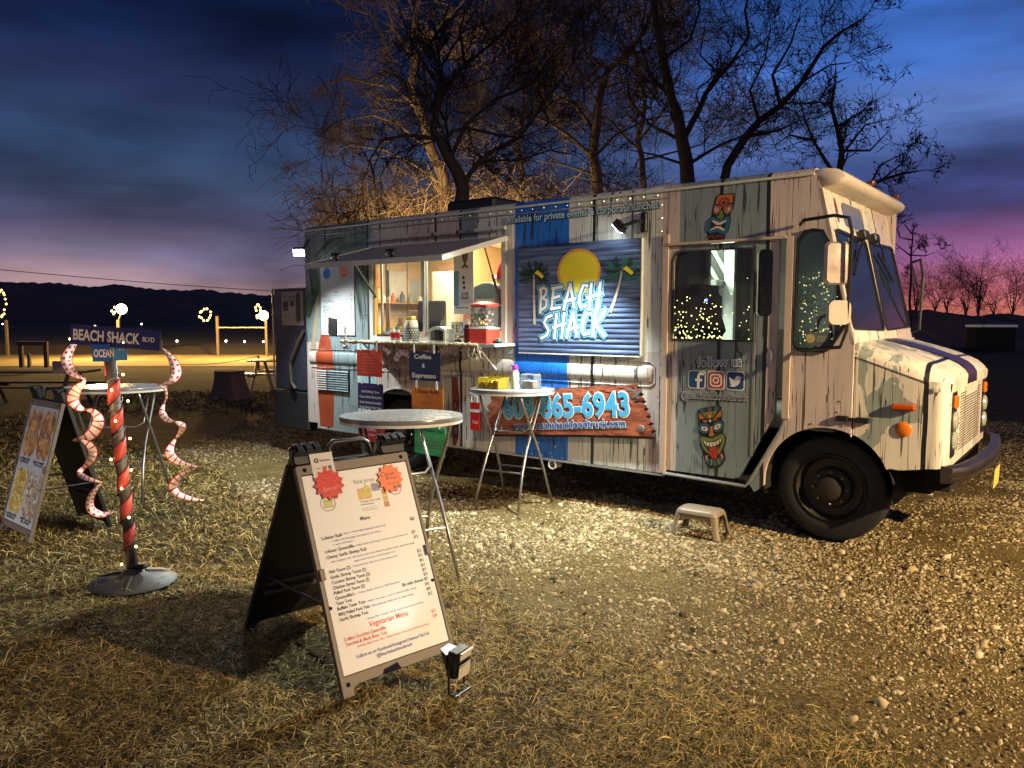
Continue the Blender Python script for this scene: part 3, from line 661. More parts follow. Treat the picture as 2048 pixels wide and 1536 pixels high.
g = G(); g.lathe([(.0, 0), (.052, 0), (.055, .006), (.05, .012), (.02, .018), (0, .019)], 20, Matrix.Translation((.414, NA, .925)) @ SIDE); g.obj('turn_signal', amber, truck, 40)
g = G(); g.lathe([(0, 0), (.018, 0), (.018, .01), (0, .012)], 10, Matrix.Translation((.605, NA, 1.215)) @ SIDE); g.obj('badge', trim_w, truck)
# bumper + plate
g = G(); rg = []
for i in range(15):
    n = -.05+2.1*i/14; t = (n-1)/1.1; s = .76+.10*(1-t*t)
    if i in (0, 14): s -= .05
    rg.append([(s-.05, n, .585), (s+.0, n, .59), (s+.02, n, .61), (s+.02, n, .632), (s+.0, n, .64), (s+.0, n, .65), (s+.02, n, .658), (s+.022, n, .685), (s+.005, n, .702), (s-.05, n, .705)])
g.rings(rg); g.obj('bumper', pm('dull_chrome', (.16, .14, .13), .42, 1), truck, 50)
g = G(); g.box(.50, .68, .3, 1.7, .46, .64); g.obj('chassis_horn', dark, truck)
g = G(); g.M = mframe((.885, .85, .42), (.0, 1, 0), (.05, 0, 1)); g.rbox(0, .30, 0, .15, 0, .006, .002); pl = g.obj('license_plate', pm('yellow_plate', (.62, .52, .12), .4), truck)
g = G(); g.M = mframe((.885, .85, .42), (.0, 1, 0), (.05, 0, 1)); put_text(g, 'NEW JERSEY', .08, .115, .14, wz=.0075, capheight=.02); put_text(g, 'XC 47', .05, .035, .2, wz=.0075, capheight=.06); 
# mirrors
arm = [(-.33, -.02, 2.40), (-.28, -.10, 2.42), (-.05, -.16, 2.43), (.06, -.20, 2.40), (.085, -.21, 2.30), (.07, -.20, 1.62), (.02, -.16, 1.50), (-.22, -.06, 1.475), (-.30, -.02, 1.475)]
g = G(); g.tube(arm, .013, 7); ma = g.obj('mirror_arm', black, truck)
g = G(); g.rbox(-.04, .05, -.30, -.10, 0, .30, .03, Matrix.Translation((-.01, .0, 1.98)))
mm = mframe((.0, -.22, 2.09), (-.78, -.62, 0), (0, 0, 1))
g = G(); g.M = mm; g.rbox(-.085, .085, -.15, .15, 0, .05, .02); m1 = g.obj('mirror', pm('mirror_shell', (.5, .44, .36), .22, .6), truck)
g = G(); g.M = mframe((.01, -.215, 1.745), (-.78, -.62, 0), (0, 0, 1)); g.sheet(rrect(-.078, -.085, .078, .085, .045, 5), (), -.04, .012); g.obj('round_mirror', pm('mirror_back', (.42, .36, .29), .45), truck, bevel=.012)
g = G(); g.tube([(.06, 1.98, 2.22), (.10, 2.10, 2.25), (.12, 2.14, 2.1), (.11, 2.12, 1.6), (.05, 1.99, 1.56)], .013, 7); g.tube([(.05, 1.98, 2.20), (.09, 2.06, 2.0), (.11, 2.12, 2.0)], .010, 6); g.obj('mirror_arm', black, truck)
# ---- wheels
def wheel(s, n, r=.41, w=.24, dual=False):
    M_ = Matrix.Translation((s, n, r)) @ Matrix.Rotation(pi/2, 4, 'X')   # local z -> -n (outwards)
    g = G(); g.M = M_
    g.lathe([(.25, -w), (.34, -w), (r-.02, -w+.02), (r, -w+.05), (r, -.05), (r-.02, -.018), (r-.08, .0), (.28, -.004), (.25, -.02)], 40, cap=False)
    t = g.obj('tyre', rubber, truck, 40)
    g = G(); g.M = M_
    g.lathe([(.255, -w+.02), (.255, -.015), (.262, -.002), (.25, .004), (.235, -.02), (.22, -.07), (.16, -.075), (.145, -.03), (.10, -.02), (.09, .03), (.06, .045), (0, .048)], 28, cap=False)
    rm = g.obj('rim', pm('dirty_rim', (.03, .025, .02), .5, .3), t, 40)
    for i in range(8):
        g = G(); g.lathe([(.014, 0), (.014, .03), (.008, .036), (0, .037)], 6, M_ @ Matrix.Translation((.122*cos(i*pi/4), .122*sin(i*pi/4), -.035))); g.obj('lug_nut', pm('worn_steel', (.3, .27, .24), .35, .9), rm)
    return t
wheel(-.10, .15); wheel(-4.70, .10); wheel(-.10, 1.93); wheel(-4.70, 1.94)
g = G(); g.rings([[(-.10+.47*cos(a), n, .44+.47*sin(a)) for a in [radians(-10+200*i/16) for i in range(17)]] for n in (.031, .50)], closed=False, cap=False)
g.obj('wheel_well', dark, truck); g = G(); g.rings([[(-4.66+.56*cos(a), n, .38+.56*sin(a)) for a in [radians(180*i/16) for i in range(17)]] for n in (.031, .7)], closed=False, cap=False)
g.obj('wheel_well', dark, truck)
g = G(); g.box(-6.1, .55, .35, .50, .42, .60); g.box(-6.1, .55, 1.50, 1.65, .42, .60); g.box(-.30, .60, .45, 1.55, .50, 1.1); g.box(-.22, .02, .3, 1.7, .33, .47); g.box(-4.85, -4.55, .3, 1.7, .33, .47)
g.box(-3.9, -2.2, .30, .9, .40, .80); g.box(-6.05, -5.3, .2, 1.8, .42, .80); g.obj('chassis', dark, truck)
g = G(); g.lathe([(.045, -.1), (.045, .01), (.036, .01), (.036, -.1)], 14, Matrix.Translation((-2.58, .0, .325)) @ SIDE, cap=False); g.obj('drain_pipe', wplastic, truck)
# louvre on the rear quarter
g = G(); g.box(-6.08, -5.49, -.006, -.001, .835, 1.095); lv = g.obj('vent_panel', pm('vent_dark', (.01, .01, .012), .6), truck)
for i in range(9):
    g = G(); z = .845+i*.028; g.add([(-6.07, -.007, z), (-5.5, -.007, z), (-5.5, -.022, z+.004), (-6.07, -.022, z+.004), (-6.07, -.007, z+.016), (-5.5, -.007, z+.016)], [(0,1,2,3),(3,2,5,4),(0,3,4),(1,5,2)]); g.obj('louvre', wrap, lv)
# rear cabinet behind the van
navyc = pm('dark_blue_cabinet', (.035, .04, .06), .25)
g = G(); g.rbox(-6.98, -6.30, .02, .62, .80, 2.08, .02); cb = g.obj('rear_cabinet', navyc, truck)
g = G(); g.rbox(-7.05, -6.30, .02, .70, .30, .79, .02); g.obj('rear_step_box', pm('near_black_box', (.012, .013, .013), .6), truck)
g = G(); g.tube([(-6.99, .015, .82), (-6.99, .015, 2.07)], .012); g.box(-6.98, -6.30, .0, .012, 2.07, 2.085); g.obj('cabinet_edge', pm('bronze_edge', (.3, .22, .14), .4, .5), cb)
g = G(); g.tube([(-6.34, .0, 1.55), (-6.45, -.02, 1.40), (-6.60, -.02, 1.15), (-6.58, -.02, .9), (-6.50, -.02, .83)], .02, 6); g.obj('rear_hose', pm('tan_hose', (.07, .05, .035), .6), cb)
g = G(); g.M = SIDE; g.rbox(-6.80, -6.36, 1.62, 2.04, -.018, -.016, .0005); fy = g.obj('flyer', pm('flyer_paper', (.40, .33, .27), .6), cb)
g = G(); g.M = SIDE; put_text(g, 'New Jersey', -6.77, 1.96, .26, wz=-.0145, capheight=.045); g.box(-6.77, -6.66, 1.80, 1.92, -.0155, -.0145); g.box(-6.62, -6.55, 1.86, 1.93, -.0155, -.0145); g.box(-6.50, -6.42, 1.66, 2.02, -.0155, -.0145)
put_text(g, 'The Best Food Trucks', -6.77, 1.74, .22, wz=-.0145, capheight=.016); put_text(g, 'in New Jersey', -6.77, 1.71, .14, wz=-.0145, capheight=.016); g.obj('flyer_print', pm('brown_ink', (.10, .07, .05), .6), fy)
# flood lamps
lampw = pm('led_face', (1, 1, 1), .5, emit=(.85, 1, .97), es=30)
def flood(pos, target, size=(.12, .09), on=True, nm='flood_lamp', face=lampw):
    d = (Vector(target)-Vector(pos)).normalized(); u = d.cross(Vector((0, 0, 1))).normalized(); v = u.cross(d)
    m = mframe(pos, u, -v) if False else Matrix(((u.x, v.x, -d.x, pos[0]), (u.y, v.y, -d.y, pos[1]), (u.z, v.z, -d.z, pos[2]), (0,0,0,1)))
    g = G(); g.M = m; a, b = size; g.rbox(-a, a, -b, b, 0, .03, .01)
    for i in range(5): g.box(-a*.8, a*.8, -b*.8+i*b*.4, -b*.8+i*b*.4+.008, .03, .06)
    o = g.obj(nm, black, truck); g = G(); g.M = m; g.box(-a*.85, a*.85, -b*.8, b*.8, -.004, -.001); g.obj('lamp_face', face, o)
    return o
flood((-1.80, -.17, 2.46), (-2.6, -.30, 1.75), (.065, .055)); g = G(); g.tube([(-1.74, -.17, 2.48), (-1.66, -.10, 2.52), (-1.63, -.01, 2.52)], .016, 6); g.rbox(-1.66, -1.60, -.04, 0, 2.43, 2.60, .01); g.obj('lamp_bracket', black, truck)
flood((-6.17, -.17, 2.49), (-5.2, -1.5, 1.7), (.075, .05)); g = G(); g.tube([(-6.17, -.14, 2.49), (-6.18, -.01, 2.66)], .016, 6); g.obj('lamp_bracket', black, truck)
g = G(); g.rbox(-4.4, -3.7, .5, 1.3, 2.85, 3.0, .03); g.obj('roof_vent', pm('black_vent', (.01, .01, .01), .5), truck)
# ================================================================ PRINTS ON THE TRUCK
pale_blue = pm('pale_blue_print', (.45, .68, .82), .5, var=.03); sky_blue = pm('sky_blue_print', (.06, .38, .72), .45, var=.25, scale=6); dk = pm('navy_outline', (.01, .03, .10), .5)
def outlined(name, st, x, y, w, cap, rot, fill, line=None, shadow=None, parent=truck, bold=.02, out=.05, M=SIDE, base=.002, shear=0.0, d=(-.012, -.012)):
    o = None
    if shadow:
        g = G(); put_text(g, st, x+d[0]-.01, y+d[1], w+.02, M=M, wz=base, bold=bold+out, rot=rot, capheight=cap*1.05, shear=shear); g.obj(name+'_shadow', shadow, parent)
    if line:
        g = G(); put_text(g, st, x-cap*.07, y-cap*.04, w+cap*.14, M=M, wz=base+.002, bold=bold+out, rot=rot, capheight=cap*1.06, shear=shear); o = g.obj(name+'_outline', line, parent)
    g = G(); put_text(g, st, x, y, w, M=M, wz=base+.004, bold=bold, rot=rot, capheight=cap, shear=shear); return g.obj(name, fill, parent)
outlined('slogan_lettering', 'Available for private events & corporate lunches', -3.12, 2.618, 1.615, .066, .004, pale_blue, ink, None, bold=.018, out=.05, base=.008)
outlined('follow_lettering', 'follow us', -1.131, 1.312, .375, .075, .05, pm('blue_print', (.02, .10, .32), .5), wprint, ink, bold=-.004, out=.055)
outlined('handle_lettering', '@beachshackfoodtruck', -1.265, 1.045, .565, .055, .02, dk, wprint, ink, bold=-.002, out=.035)
# wood plank print with the telephone number
g = G(); g.M = SIDE
top = [(-3.32, .955), (-3.0, .985), (-2.5, 1.06), (-1.66, 1.140)]
rag = []
for i in range(13): rag.append((-1.655+.012*i+(.03 if i % 2 else -.02), 1.11-.031*i))
bot = [(-1.50, .700), (-2.2, .650), (-3.28, .555)]
ragl = [(-3.36, .60), (-3.29, .66), (-3.38, .71), (-3.30, .77), (-3.36, .83), (-3.29, .88)]
out = (top+rag+bot+ragl)[::-1]
g.sheet(out, (), .034, .040)
def plank_mat():
    m, nt, N, L, p = nodes('red_board_print')
    tc = N.new('ShaderNodeTexCoord'); tc.object = truck
    def nz(sc3, s, d=3, di=0):
        mp = N.new('ShaderNodeMapping'); mp.inputs['Scale'].default_value = sc3; mp.inputs['Rotation'].default_value = (0, -.09, 0); L.new(tc.outputs['Object'], mp.inputs[0])
        n = N.new('ShaderNodeTexNoise'); n.inputs['Scale'].default_value = s; n.inputs['Detail'].default_value = d; n.inputs['Distortion'].default_value = di; L.new(mp.outputs[0], n.inputs['Vector']); return n.outputs[0]
    a = N.new('ShaderNodeValToRGB'); L.new(nz((1, 1, 4), 5), a.inputs[0]); cr = a.color_ramp
    cr.elements[0].position = .3; cr.elements[0].color = (.16, .035, .018, 1); cr.elements[1].position = .7; cr.elements[1].color = (.50, .15, .08, 1)
    g1 = nz((3.2, 1, 22), 1, 1.5, .5)
    mth = N.new('ShaderNodeMath'); mth.operation = 'MULTIPLY'; mth.inputs[1].default_value = 7; L.new(g1, mth.inputs[0])
    pp = N.new('ShaderNodeMath'); pp.operation = 'PINGPONG'; pp.inputs[1].default_value = .5; L.new(mth.outputs[0], pp.inputs[0])
    lt = N.new('ShaderNodeMath'); lt.operation = 'LESS_THAN'; lt.inputs[1].default_value = .085; L.new(pp.outputs[0], lt.inputs[0])
    mx = N.new('ShaderNodeMix'); mx.data_type = 'RGBA'; L.new(lt.outputs[0], mx.inputs[0]); L.new(a.outputs[0], mx.inputs[6]); mx.inputs[7].default_value = (.03, .008, .006, 1)
    L.new(mx.outputs[2], p.inputs['Base Color']); p.inputs['Roughness'].default_value = .45
    return m
bd = g.obj('phone_board', plank_mat(), truck)
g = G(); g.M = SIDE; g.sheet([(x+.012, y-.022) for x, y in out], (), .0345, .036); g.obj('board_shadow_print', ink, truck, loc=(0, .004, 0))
outlined('phone_number', '609-865-6943', -3.13, .735, 1.40, .205, .094, sky_blue, wprint, ink, parent=bd, bold=.028, out=.028, base=.041)
outlined('website_lettering', 'www.beachshackfoodtruck.com', -3.01, .628, 1.245, .075, .105, pm('blue_print', 0), wprint, ink, parent=bd, bold=.018, out=.04, base=.041)
for s, z in ((-1.62, .76), (-3.19, .62)):
    g = G(); g.lathe([(0, 0), (.032, 0), (.028, .006), (0, .008)], 14, Matrix.Translation((s, -.0405, z)) @ SIDE); g.obj('nail_head', pm('grey_nail', (.16, .16, .16), .4), bd)
g = G(); g.M = SIDE; stroke(g, [(-1.76, 1.09), (-1.70, 1.085), (-1.66, 1.05), (-1.66, 1.02)], .022, .0415); stroke(g, [(-1.62, 1.10), (-1.66, 1.06), (-1.70, 1.03)], .022, .0425); g.obj('rope_knot_print', pm('grey_nail', 0), bd)
# social icons
def icon(x0, z0, x1, z1, m): 
    g = G(); g.M = SIDE; g.sheet(rrect(x0-.008, z0-.008, x1+.008, z1+.008, .026), (), .001, .002); g.obj('icon_border', wprint, truck)
    g = G(); g.M = SIDE; g.sheet(rrect(x0, z0, x1, z1, .022), (), .002, .003); return g.obj('social_icon', m, truck)
ib = pm('icon_navy', (.012, .06, .19), .45, var=.05)
i1 = icon(-1.203, 1.137, -1.066, 1.272, ib)
g = G(); g.M = SIDE; stroke(g, [(-1.082, 1.252), (-1.105, 1.256), (-1.118, 1.238), (-1.120, 1.21), (-1.120, 1.137)], .024, .004); g.box(-1.148, -1.086, 1.192, 1.212, .0042, .0050); g.obj('icon_glyph', wprint, i1)
i2 = icon(-1.036, 1.138, -.902, 1.274, pm('icon_red', (.42, .07, .045), .45, var=.5, scale=5))
g = G(); g.M = SIDE
def ring(cx, cy_, r, w, wz): g.sheet(circ(cx, cy_, r, 20), [circ(cx, cy_, r-w, 20)], wz, wz+.0008)
g.sheet(rrect(-1.020, 1.154, -.918, 1.258, .03), [rrect(-1.009, 1.165, -.929, 1.247, .022)], .004, .005); ring(-.969, 1.206, .027, .010, .004); g.sheet(circ(-.940, 1.235, .006, 8), (), .004, .005); g.obj('icon_glyph', wprint, i2)
i3 = icon(-.876, 1.141, -.738, 1.278, ib)
g = G(); g.M = SIDE
bird = [(-.855, 1.170), (-.835, 1.172), (-.842, 1.180), (-.851, 1.192), (-.843, 1.192), (-.856, 1.207), (-.850, 1.208), (-.858, 1.228), (-.853, 1.240), (-.832, 1.222), (-.808, 1.215), (-.808, 1.232), (-.797, 1.247), (-.780, 1.250), (-.770, 1.243), (-.756, 1.248), (-.760, 1.238), (-.752, 1.238), (-.764, 1.226), (-.768, 1.200), (-.785, 1.176), (-.812, 1.162), (-.838, 1.161)]
g.sheet(bird, (), .004, .005); g.obj('icon_glyph', wprint, i3)
# tiki masks
def tcols():
    return dict(k=ink, o=pm('tiki_orange', (.42, .13, .03), .5), g=pm('tiki_green', (.14, .19, .035), .5), b=pm('tiki_blue', (.02, .12, .22), .5), w=pm('tiki_ivory', (.60, .52, .42), .5), r=pm('tiki_red', (.35, .035, .02), .5), m=pm('tiki_maroon', (.20, .03, .025), .5), p=pm('tiki_pink', (.40, .16, .14), .5))
TC = tcols()
def tiki(name, layers, fx, label):
    root = None
    for i, (c, poly) in enumerate(layers):
        g = G(); g.M = SIDE; poly = [fx(*p) for p in poly]
        area = sum(poly[j-1][0]*poly[j][1]-poly[j][0]*poly[j-1][1] for j in range(len(poly)))
        if area < 0: poly = poly[::-1]
        g.sheet(poly, (), .0015+i*.0004, .0015+i*.0004+.0003)
        o = g.obj(name if i == 0 else 'mask_detail', TC[c], truck if i == 0 else root)
        if i == 0: root = o
    return root
E_ = lambda cx, cy_, rx, ry, n=14, rot=0: [(cx+rx*cos(a)*cos(rot)-ry*sin(a)*sin(rot), cy_+rx*cos(a)*sin(rot)+ry*sin(a)*cos(rot)) for a in [2*pi*i/n for i in range(n)]]
fx1 = lambda X, Y: (-1.124+(X-260)*.000385, .985-(Y-170)*.000430-(X-260)*-.00004)
L1 = [('k', [(260, 280), (330, 215), (740, 165), (800, 210), (820, 450), (865, 500), (860, 620), (840, 680), (910, 760), (915, 900), (870, 1000), (915, 1180), (860, 1290), (760, 1370), (560, 1375), (470, 1290), (400, 1080), (330, 930), (330, 790), (290, 640)]),
      ('o', [(290, 300), (440, 410), (310, 430)]), ('g', [(340, 310), (460, 290), (520, 430), (400, 360)]), ('o', [(460, 290), (600, 270), (590, 400), (530, 420)]), ('g', [(610, 270), (730, 260), (600, 420)]), ('o', [(790, 250), (800, 380), (640, 420)]),
      ('b', E_(370, 260, 60, 45)), ('b', E_(530, 235, 55, 40)), ('b', E_(690, 220, 60, 45)), ('m', E_(370, 250, 25, 16)), ('m', E_(530, 225, 25, 16)), ('m', E_(690, 205, 25, 16)),
      ('w', E_(545, 375, 18, 18)), ('w', E_(560, 460, 26, 26)), ('o', [(400, 440), (490, 440), (490, 490), (410, 480)]), ('o', [(630, 430), (720, 410), (700, 440), (640, 460)]),
      ('b', E_(430, 600, 130, 95, rot=.15)), ('k', E_(435, 605, 95, 65, rot=.2)), ('w', E_(438, 608, 82, 45, rot=.25)), ('k', E_(435, 605, 18, 20)),
      ('b', E_(735, 570, 130, 95, rot=-.3)), ('k', E_(732, 572, 95, 65, rot=-.35)), ('w', E_(730, 572, 82, 48, rot=-.45)), ('k', E_(733, 570, 18, 20)),
      ('o', [(570, 555), (610, 560), (640, 690), (680, 720), (620, 760), (540, 745), (560, 690)]),
      ('g', [(350, 800), (400, 755), (610, 800), (830, 705), (890, 740), (900, 880), (790, 1090), (560, 1110), (420, 990)]), ('k', [(410, 830), (610, 860), (825, 780), (835, 880), (740, 1040), (560, 1060), (450, 940)]),
      ('w', [(425, 830), (490, 860), (475, 925)]), ('w', [(500, 865), (560, 872), (555, 945), (495, 935)]), ('w', [(570, 872), (635, 870), (630, 950), (580, 948)]), ('w', [(645, 868), (700, 855), (705, 935), (650, 942)]), ('w', [(710, 850), (765, 825), (780, 890), (730, 925)]), ('w', [(775, 820), (820, 790), (812, 880)]),
      ('r', [(555, 965), (640, 950), (745, 960), (765, 1060), (740, 1160), (690, 1200), (620, 1170), (570, 1090)]),
      ('p', [(480, 1120), (540, 1115), (530, 1200), (490, 1240)]), ('b', [(545, 1185), (580, 1180), (560, 1290), (510, 1260)]), ('g', [(600, 1190), (650, 1200), (640, 1310), (590, 1305)]), ('b', [(665, 1210), (720, 1210), (735, 1310), (665, 1315)]), ('g', [(735, 1190), (780, 1170), (820, 1270), (765, 1300)]), ('b', [(790, 1150), (820, 1140), (870, 1230), (835, 1265)]), ('p', [(800, 1100), (850, 1080), (890, 1150), (870, 1200)])]
tiki('mask_print', L1, fx1, '')
fx2 = lambda X, Y: (-1.062+X*.000305, 2.683-(Y-150)*.000288+X*.000012)
L2 = [('k', [(240, 150), (690, 170), (700, 380), (600, 740), (620, 900), (560, 1180), (470, 1270), (460, 1400), (0, 1390), (-30, 1200), (-20, 900), (60, 760), (110, 450), (170, 230)]),
      ('o', [(250, 180), (660, 200), (650, 430), (180, 410)]), ('m', E_(420, 380, 150, 130)), ('o', E_(415, 390, 95, 85)), ('m', E_(415, 395, 70, 60)), ('k', E_(410, 400, 22, 24)),
      ('p', [(150, 430), (360, 500), (300, 650), (200, 690), (130, 620)]), ('m', [(165, 460), (320, 515), (280, 620), (200, 650), (150, 600)]), ('w', [(175, 490), (290, 535), (255, 600), (200, 620), (168, 590)]), ('k', E_(222, 550, 22, 24)),
      ('p', [(410, 520), (630, 470), (630, 620), (530, 720), (450, 680)]), ('m', [(445, 540), (610, 510), (600, 620), (530, 680), (470, 640)]), ('w', [(480, 560), (600, 540), (575, 630), (525, 655), (490, 610)]), ('k', E_(523, 590, 22, 24)),
      ('g', [(340, 600), (395, 600), (400, 720), (450, 740), (380, 830), (300, 820), (220, 740), (300, 720)]),
      ('b', [(-10, 850), (130, 740), (330, 850), (540, 780), (600, 850), (600, 950), (530, 1220), (420, 1270), (250, 1170), (60, 1190), (-20, 1130)]), ('k', [(90, 840), (310, 920), (500, 880), (450, 1180), (250, 1060), (50, 1110)]),
      ('w', [(100, 840), (130, 835), (310, 925), (500, 875), (505, 915), (350, 990), (230, 975), (130, 890)]), ('w', [(60, 1080), (230, 1010), (340, 1030), (465, 1130), (440, 1170), (250, 1060), (70, 1115)]),
      ('m', [(0, 1290), (100, 1240), (200, 1300), (300, 1250), (430, 1310), (420, 1350), (300, 1300), (200, 1350), (100, 1290), (0, 1340)])]
tiki('mask_print', L2, fx2, '')
# third mask behind the coloured cards (dark brown)
L3 = [('m', [(0, 0), (120, 0), (170, 300), (140, 700), (60, 820), (0, 820)]), ('k', E_(60, 330, 50, 60)), ('o', E_(60, 330, 32, 40)), ('k', E_(80, 620, 60, 70)), ('p', E_(80, 620, 40, 45))]
tiki('mask_print', L3, lambda X, Y: (-3.86+X*.00062, 1.10-Y*.0009), '')
# palm fronds
pg = pm('palm_green_print', (.04, .12, .03), .5, var=.4); pgd = pm('palm_dark_print', (.012, .04, .02), .5)
def frond(p0, p1, bend, ln, n=17, mat=pg, parent=truck, wz=.002, M=SIDE, name='palm_print', w=.012):
    g = G(); g.M = M; p0 = Vector(p0); p1 = Vector(p1); d = p1-p0; q = Vector((-d.y, d.x))
    P = [p0+d*t+q*bend*4*t*(1-t) for t in [i/n for i in range(n+1)]]
    stroke(g, P, .010, wz+.0016)
    for i in range(1, n+1):
        t = i/n; dd = (P[i]-P[i-1]).normalized(); qq = Vector((-dd.y, dd.x)); L_ = ln*(sin(pi*min(1, .18+.80*t))**.6)
        for sg in (1, -1):
            a = P[i]; m = a+(dd*.55+qq*sg*.75)*L_*.55; e = a+(dd*.80+qq*sg*.62)*L_+Vector((0, -L_*.18))
            nn = (e-a).normalized(); nn = Vector((-nn.y, nn.x))*w*.5
            k = wz+.0003*((i+(sg > 0)*3) % 5)
            g.add([(*(a), k), (*(m-nn), k), (*e, k), (*(m+nn), k)], [(0, 1, 2, 3)])
    return g.obj(name, mat, parent)
frond((-5.95, 2.40), (-5.10, 2.66), .12, .30, 22); frond((-6.1, 2.36), (-5.55, 2.60), .05, .20, mat=pgd, wz=.0045)
frond((-5.45, 2.40), (-5.20, 1.72), .12, .26, wz=.002, mat=pgd); frond((-5.40, 2.42), (-5.08, 2.0), .10, .22, wz=.0045)
frond((-6.05, 2.05), (-6.27, 1.75), -.1, .16); frond((-6.20, 2.35), (-6.10, 1.98), .1, .14, wz=.0045)
g = G(); g.M = SIDE; P = [(-6.04, 2.1), (-6.07, 1.8), (-6.12, 1.5), (-6.2, 1.2)]; stroke(g, P, .06, .002, w1=.09); g.obj('palm_trunk_print', pm('tan_trunk_print', (.35, .28, .18), .5, var=.4, scale=20), truck)
# surfboard print
g = G(); g.M = SIDE
sb = [(-5.93, 1.62)]+[(-5.93+.17*sin(pi*min(1, t*.98+.02))**.75*(1 if t < .6 else 1), 1.62-1.22*t) for t in [i/12 for i in range(1, 9)]]+[(-5.80, .40), (-6.05, .40)]+[(-5.93-.17*sin(pi*min(1, t*.98+.02))**.75, 1.62-1.22*t) for t in [i/12 for i in range(8, 0, -1)]]
g.sheet(sb, (), .0015, .0022); g.obj('surfboard_print', pm('surfboard_red', (.30, .055, .02), .4, var=.55, scale=3.5), truck)
g = G(); g.rings([[(s, n*1.04-.0018, z) for n, z in [(0, 1.155), (-.008, 1.165), (-.016, 1.20), (-.018, 1.235), (-.014, 1.275), (-.006, 1.30), (0, 1.305)]] for s in (-6.09, -5.77)]); g.obj('surfboard_print', pm('surfboard_red', 0), truck, 60)
g = G(); g.M = SIDE
stroke(g, [(-5.96+.045*cos(a*.55), 1.44+.05*sin(a*.55)) for a in range(12)], .008, .0035); stroke(g, [(-5.96+.02*cos(a), 1.42+.02*sin(a)) for a in range(6)], .008, .0045); g.obj('swirl_print', pm('tiki_maroon', 0), truck)
# ================================================================ BEACH SHACK SIGN BOARD
def corr_mat():
    m, nt, N, L, p = nodes('corrugated_steel_print')
    tc = N.new('ShaderNodeTexCoord'); tc.object = truck
    mp = N.new('ShaderNodeMapping'); mp.inputs['Scale'].default_value = (.8, 1, 12); L.new(tc.outputs['Object'], mp.inputs[0])
    n = N.new('ShaderNodeTexNoise'); n.inputs['Scale'].default_value = 2.2; n.inputs['Detail'].default_value = 4; L.new(mp.outputs[0], n.inputs['Vector'])
    r = N.new('ShaderNodeValToRGB'); cr = r.color_ramp; cr.elements[0].position = .30; cr.elements[0].color = (.025, .035, .06, 1); cr.elements[1].position = .72; cr.elements[1].color = (.20, .30, .58, 1)
    e = cr.elements.new(.5); e.color = (.10, .15, .30, 1)
    L.new(n.outputs[0], r.inputs[0]); L.new(r.outputs[0], p.inputs['Base Color']); p.inputs['Metallic'].default_value = .15; p.inputs['Roughness'].default_value = .35
    return m
g = G(); g.M = SIDE
nz_ = 22*6; rg = []
S0, S1, Z0, Z1 = -2.965, -1.655, 1.385, 2.385
for i in range(nz_+1):
    v = Z0+(Z1-Z0)*i/nz_; w = .022+.0085*abs(sin(pi*22*i/nz_))**.7
    rg.append([(S0, v, w), (S1, v, w)])
g.rings([[a for a in r] for r in rg], closed=False, cap=False)
sbd = g.obj('sign_board', corr_mat(), truck, 'all')
for p in sbd.data.polygons: p.flip() if False else None
g = G(); g.M = SIDE; g.box(S0-.004, S1+.004, Z0-.004, Z1+.004, .0, .020); g.obj('sign_backing', pm('backing_slate', (.08, .10, .16), .5), sbd)
g = G(); g.M = SIDE; g.box(S1+.004, S1+.012, Z0, Z1, .0, .03); g.box(S0, S1, Z0-.014, Z0-.004, 0, .03); g.obj('sign_edge', trim_w, sbd)
BZ = .0325
g = G(); g.M = SIDE; g.sheet(circ(-2.28, 2.125, .232, 40, ry=.205), (), BZ, BZ+.001); g.obj('sun_rim', pm('sun_orange', (.72, .36, .05), .45, var=.03), sbd)
g = G(); g.M = SIDE; g.sheet(circ(-2.28, 2.125, .205, 40, ry=.180), (), BZ+.001, BZ+.002); g.obj('sun_disc', pm('sun_yellow', (.80, .66, .03), .45, var=.03), sbd)
def palm(x, z, h, lean, mats):
    g = G(); g.M = SIDE; P = [(x+lean*(1-t)**1.5*h, z-h+h*t) for t in [i/7 for i in range(8)]]
    stroke(g, P, .030, BZ+.001, w1=.014); tr = g.obj('palm_trunk_print', pm('trunk_white_print', (.60, .55, .42), .5, var=.3, scale=25), sbd)
    for i, a in enumerate((-.35, .1, .5, .95, 1.45, 1.95, 2.5, 2.95, 3.4)):
        L_ = .15 if 1 > abs(a-1.5) else .18
        frond((x, z), (x+L_*cos(a)*1.0, z+L_*sin(a)*.9-.02), -.18 if a < 1.5 else .18, .05, 7, mats[i % 2], sbd, BZ+.0015+.0028*(i % 3)*.3, SIDE, 'palm_print', .013)
    g = G(); g.M = SIDE; g.sheet([(x+.01, z), (x+.05, z+.025), (x+.12, z-.03), (x+.10, z-.055), (x+.05, z-.02)], (), BZ+.007, BZ+.008); g.obj('palm_fruit_print', pm('sun_yellow', 0), sbd)
palm(-2.78, 2.13, .47, .02, (pgd, pm('black_palm', (.006, .012, .01), .5))); palm(-1.835, 2.13, .36, -.30, (pm('palm_teal_print', (.04, .17, .12), .5), pgd))
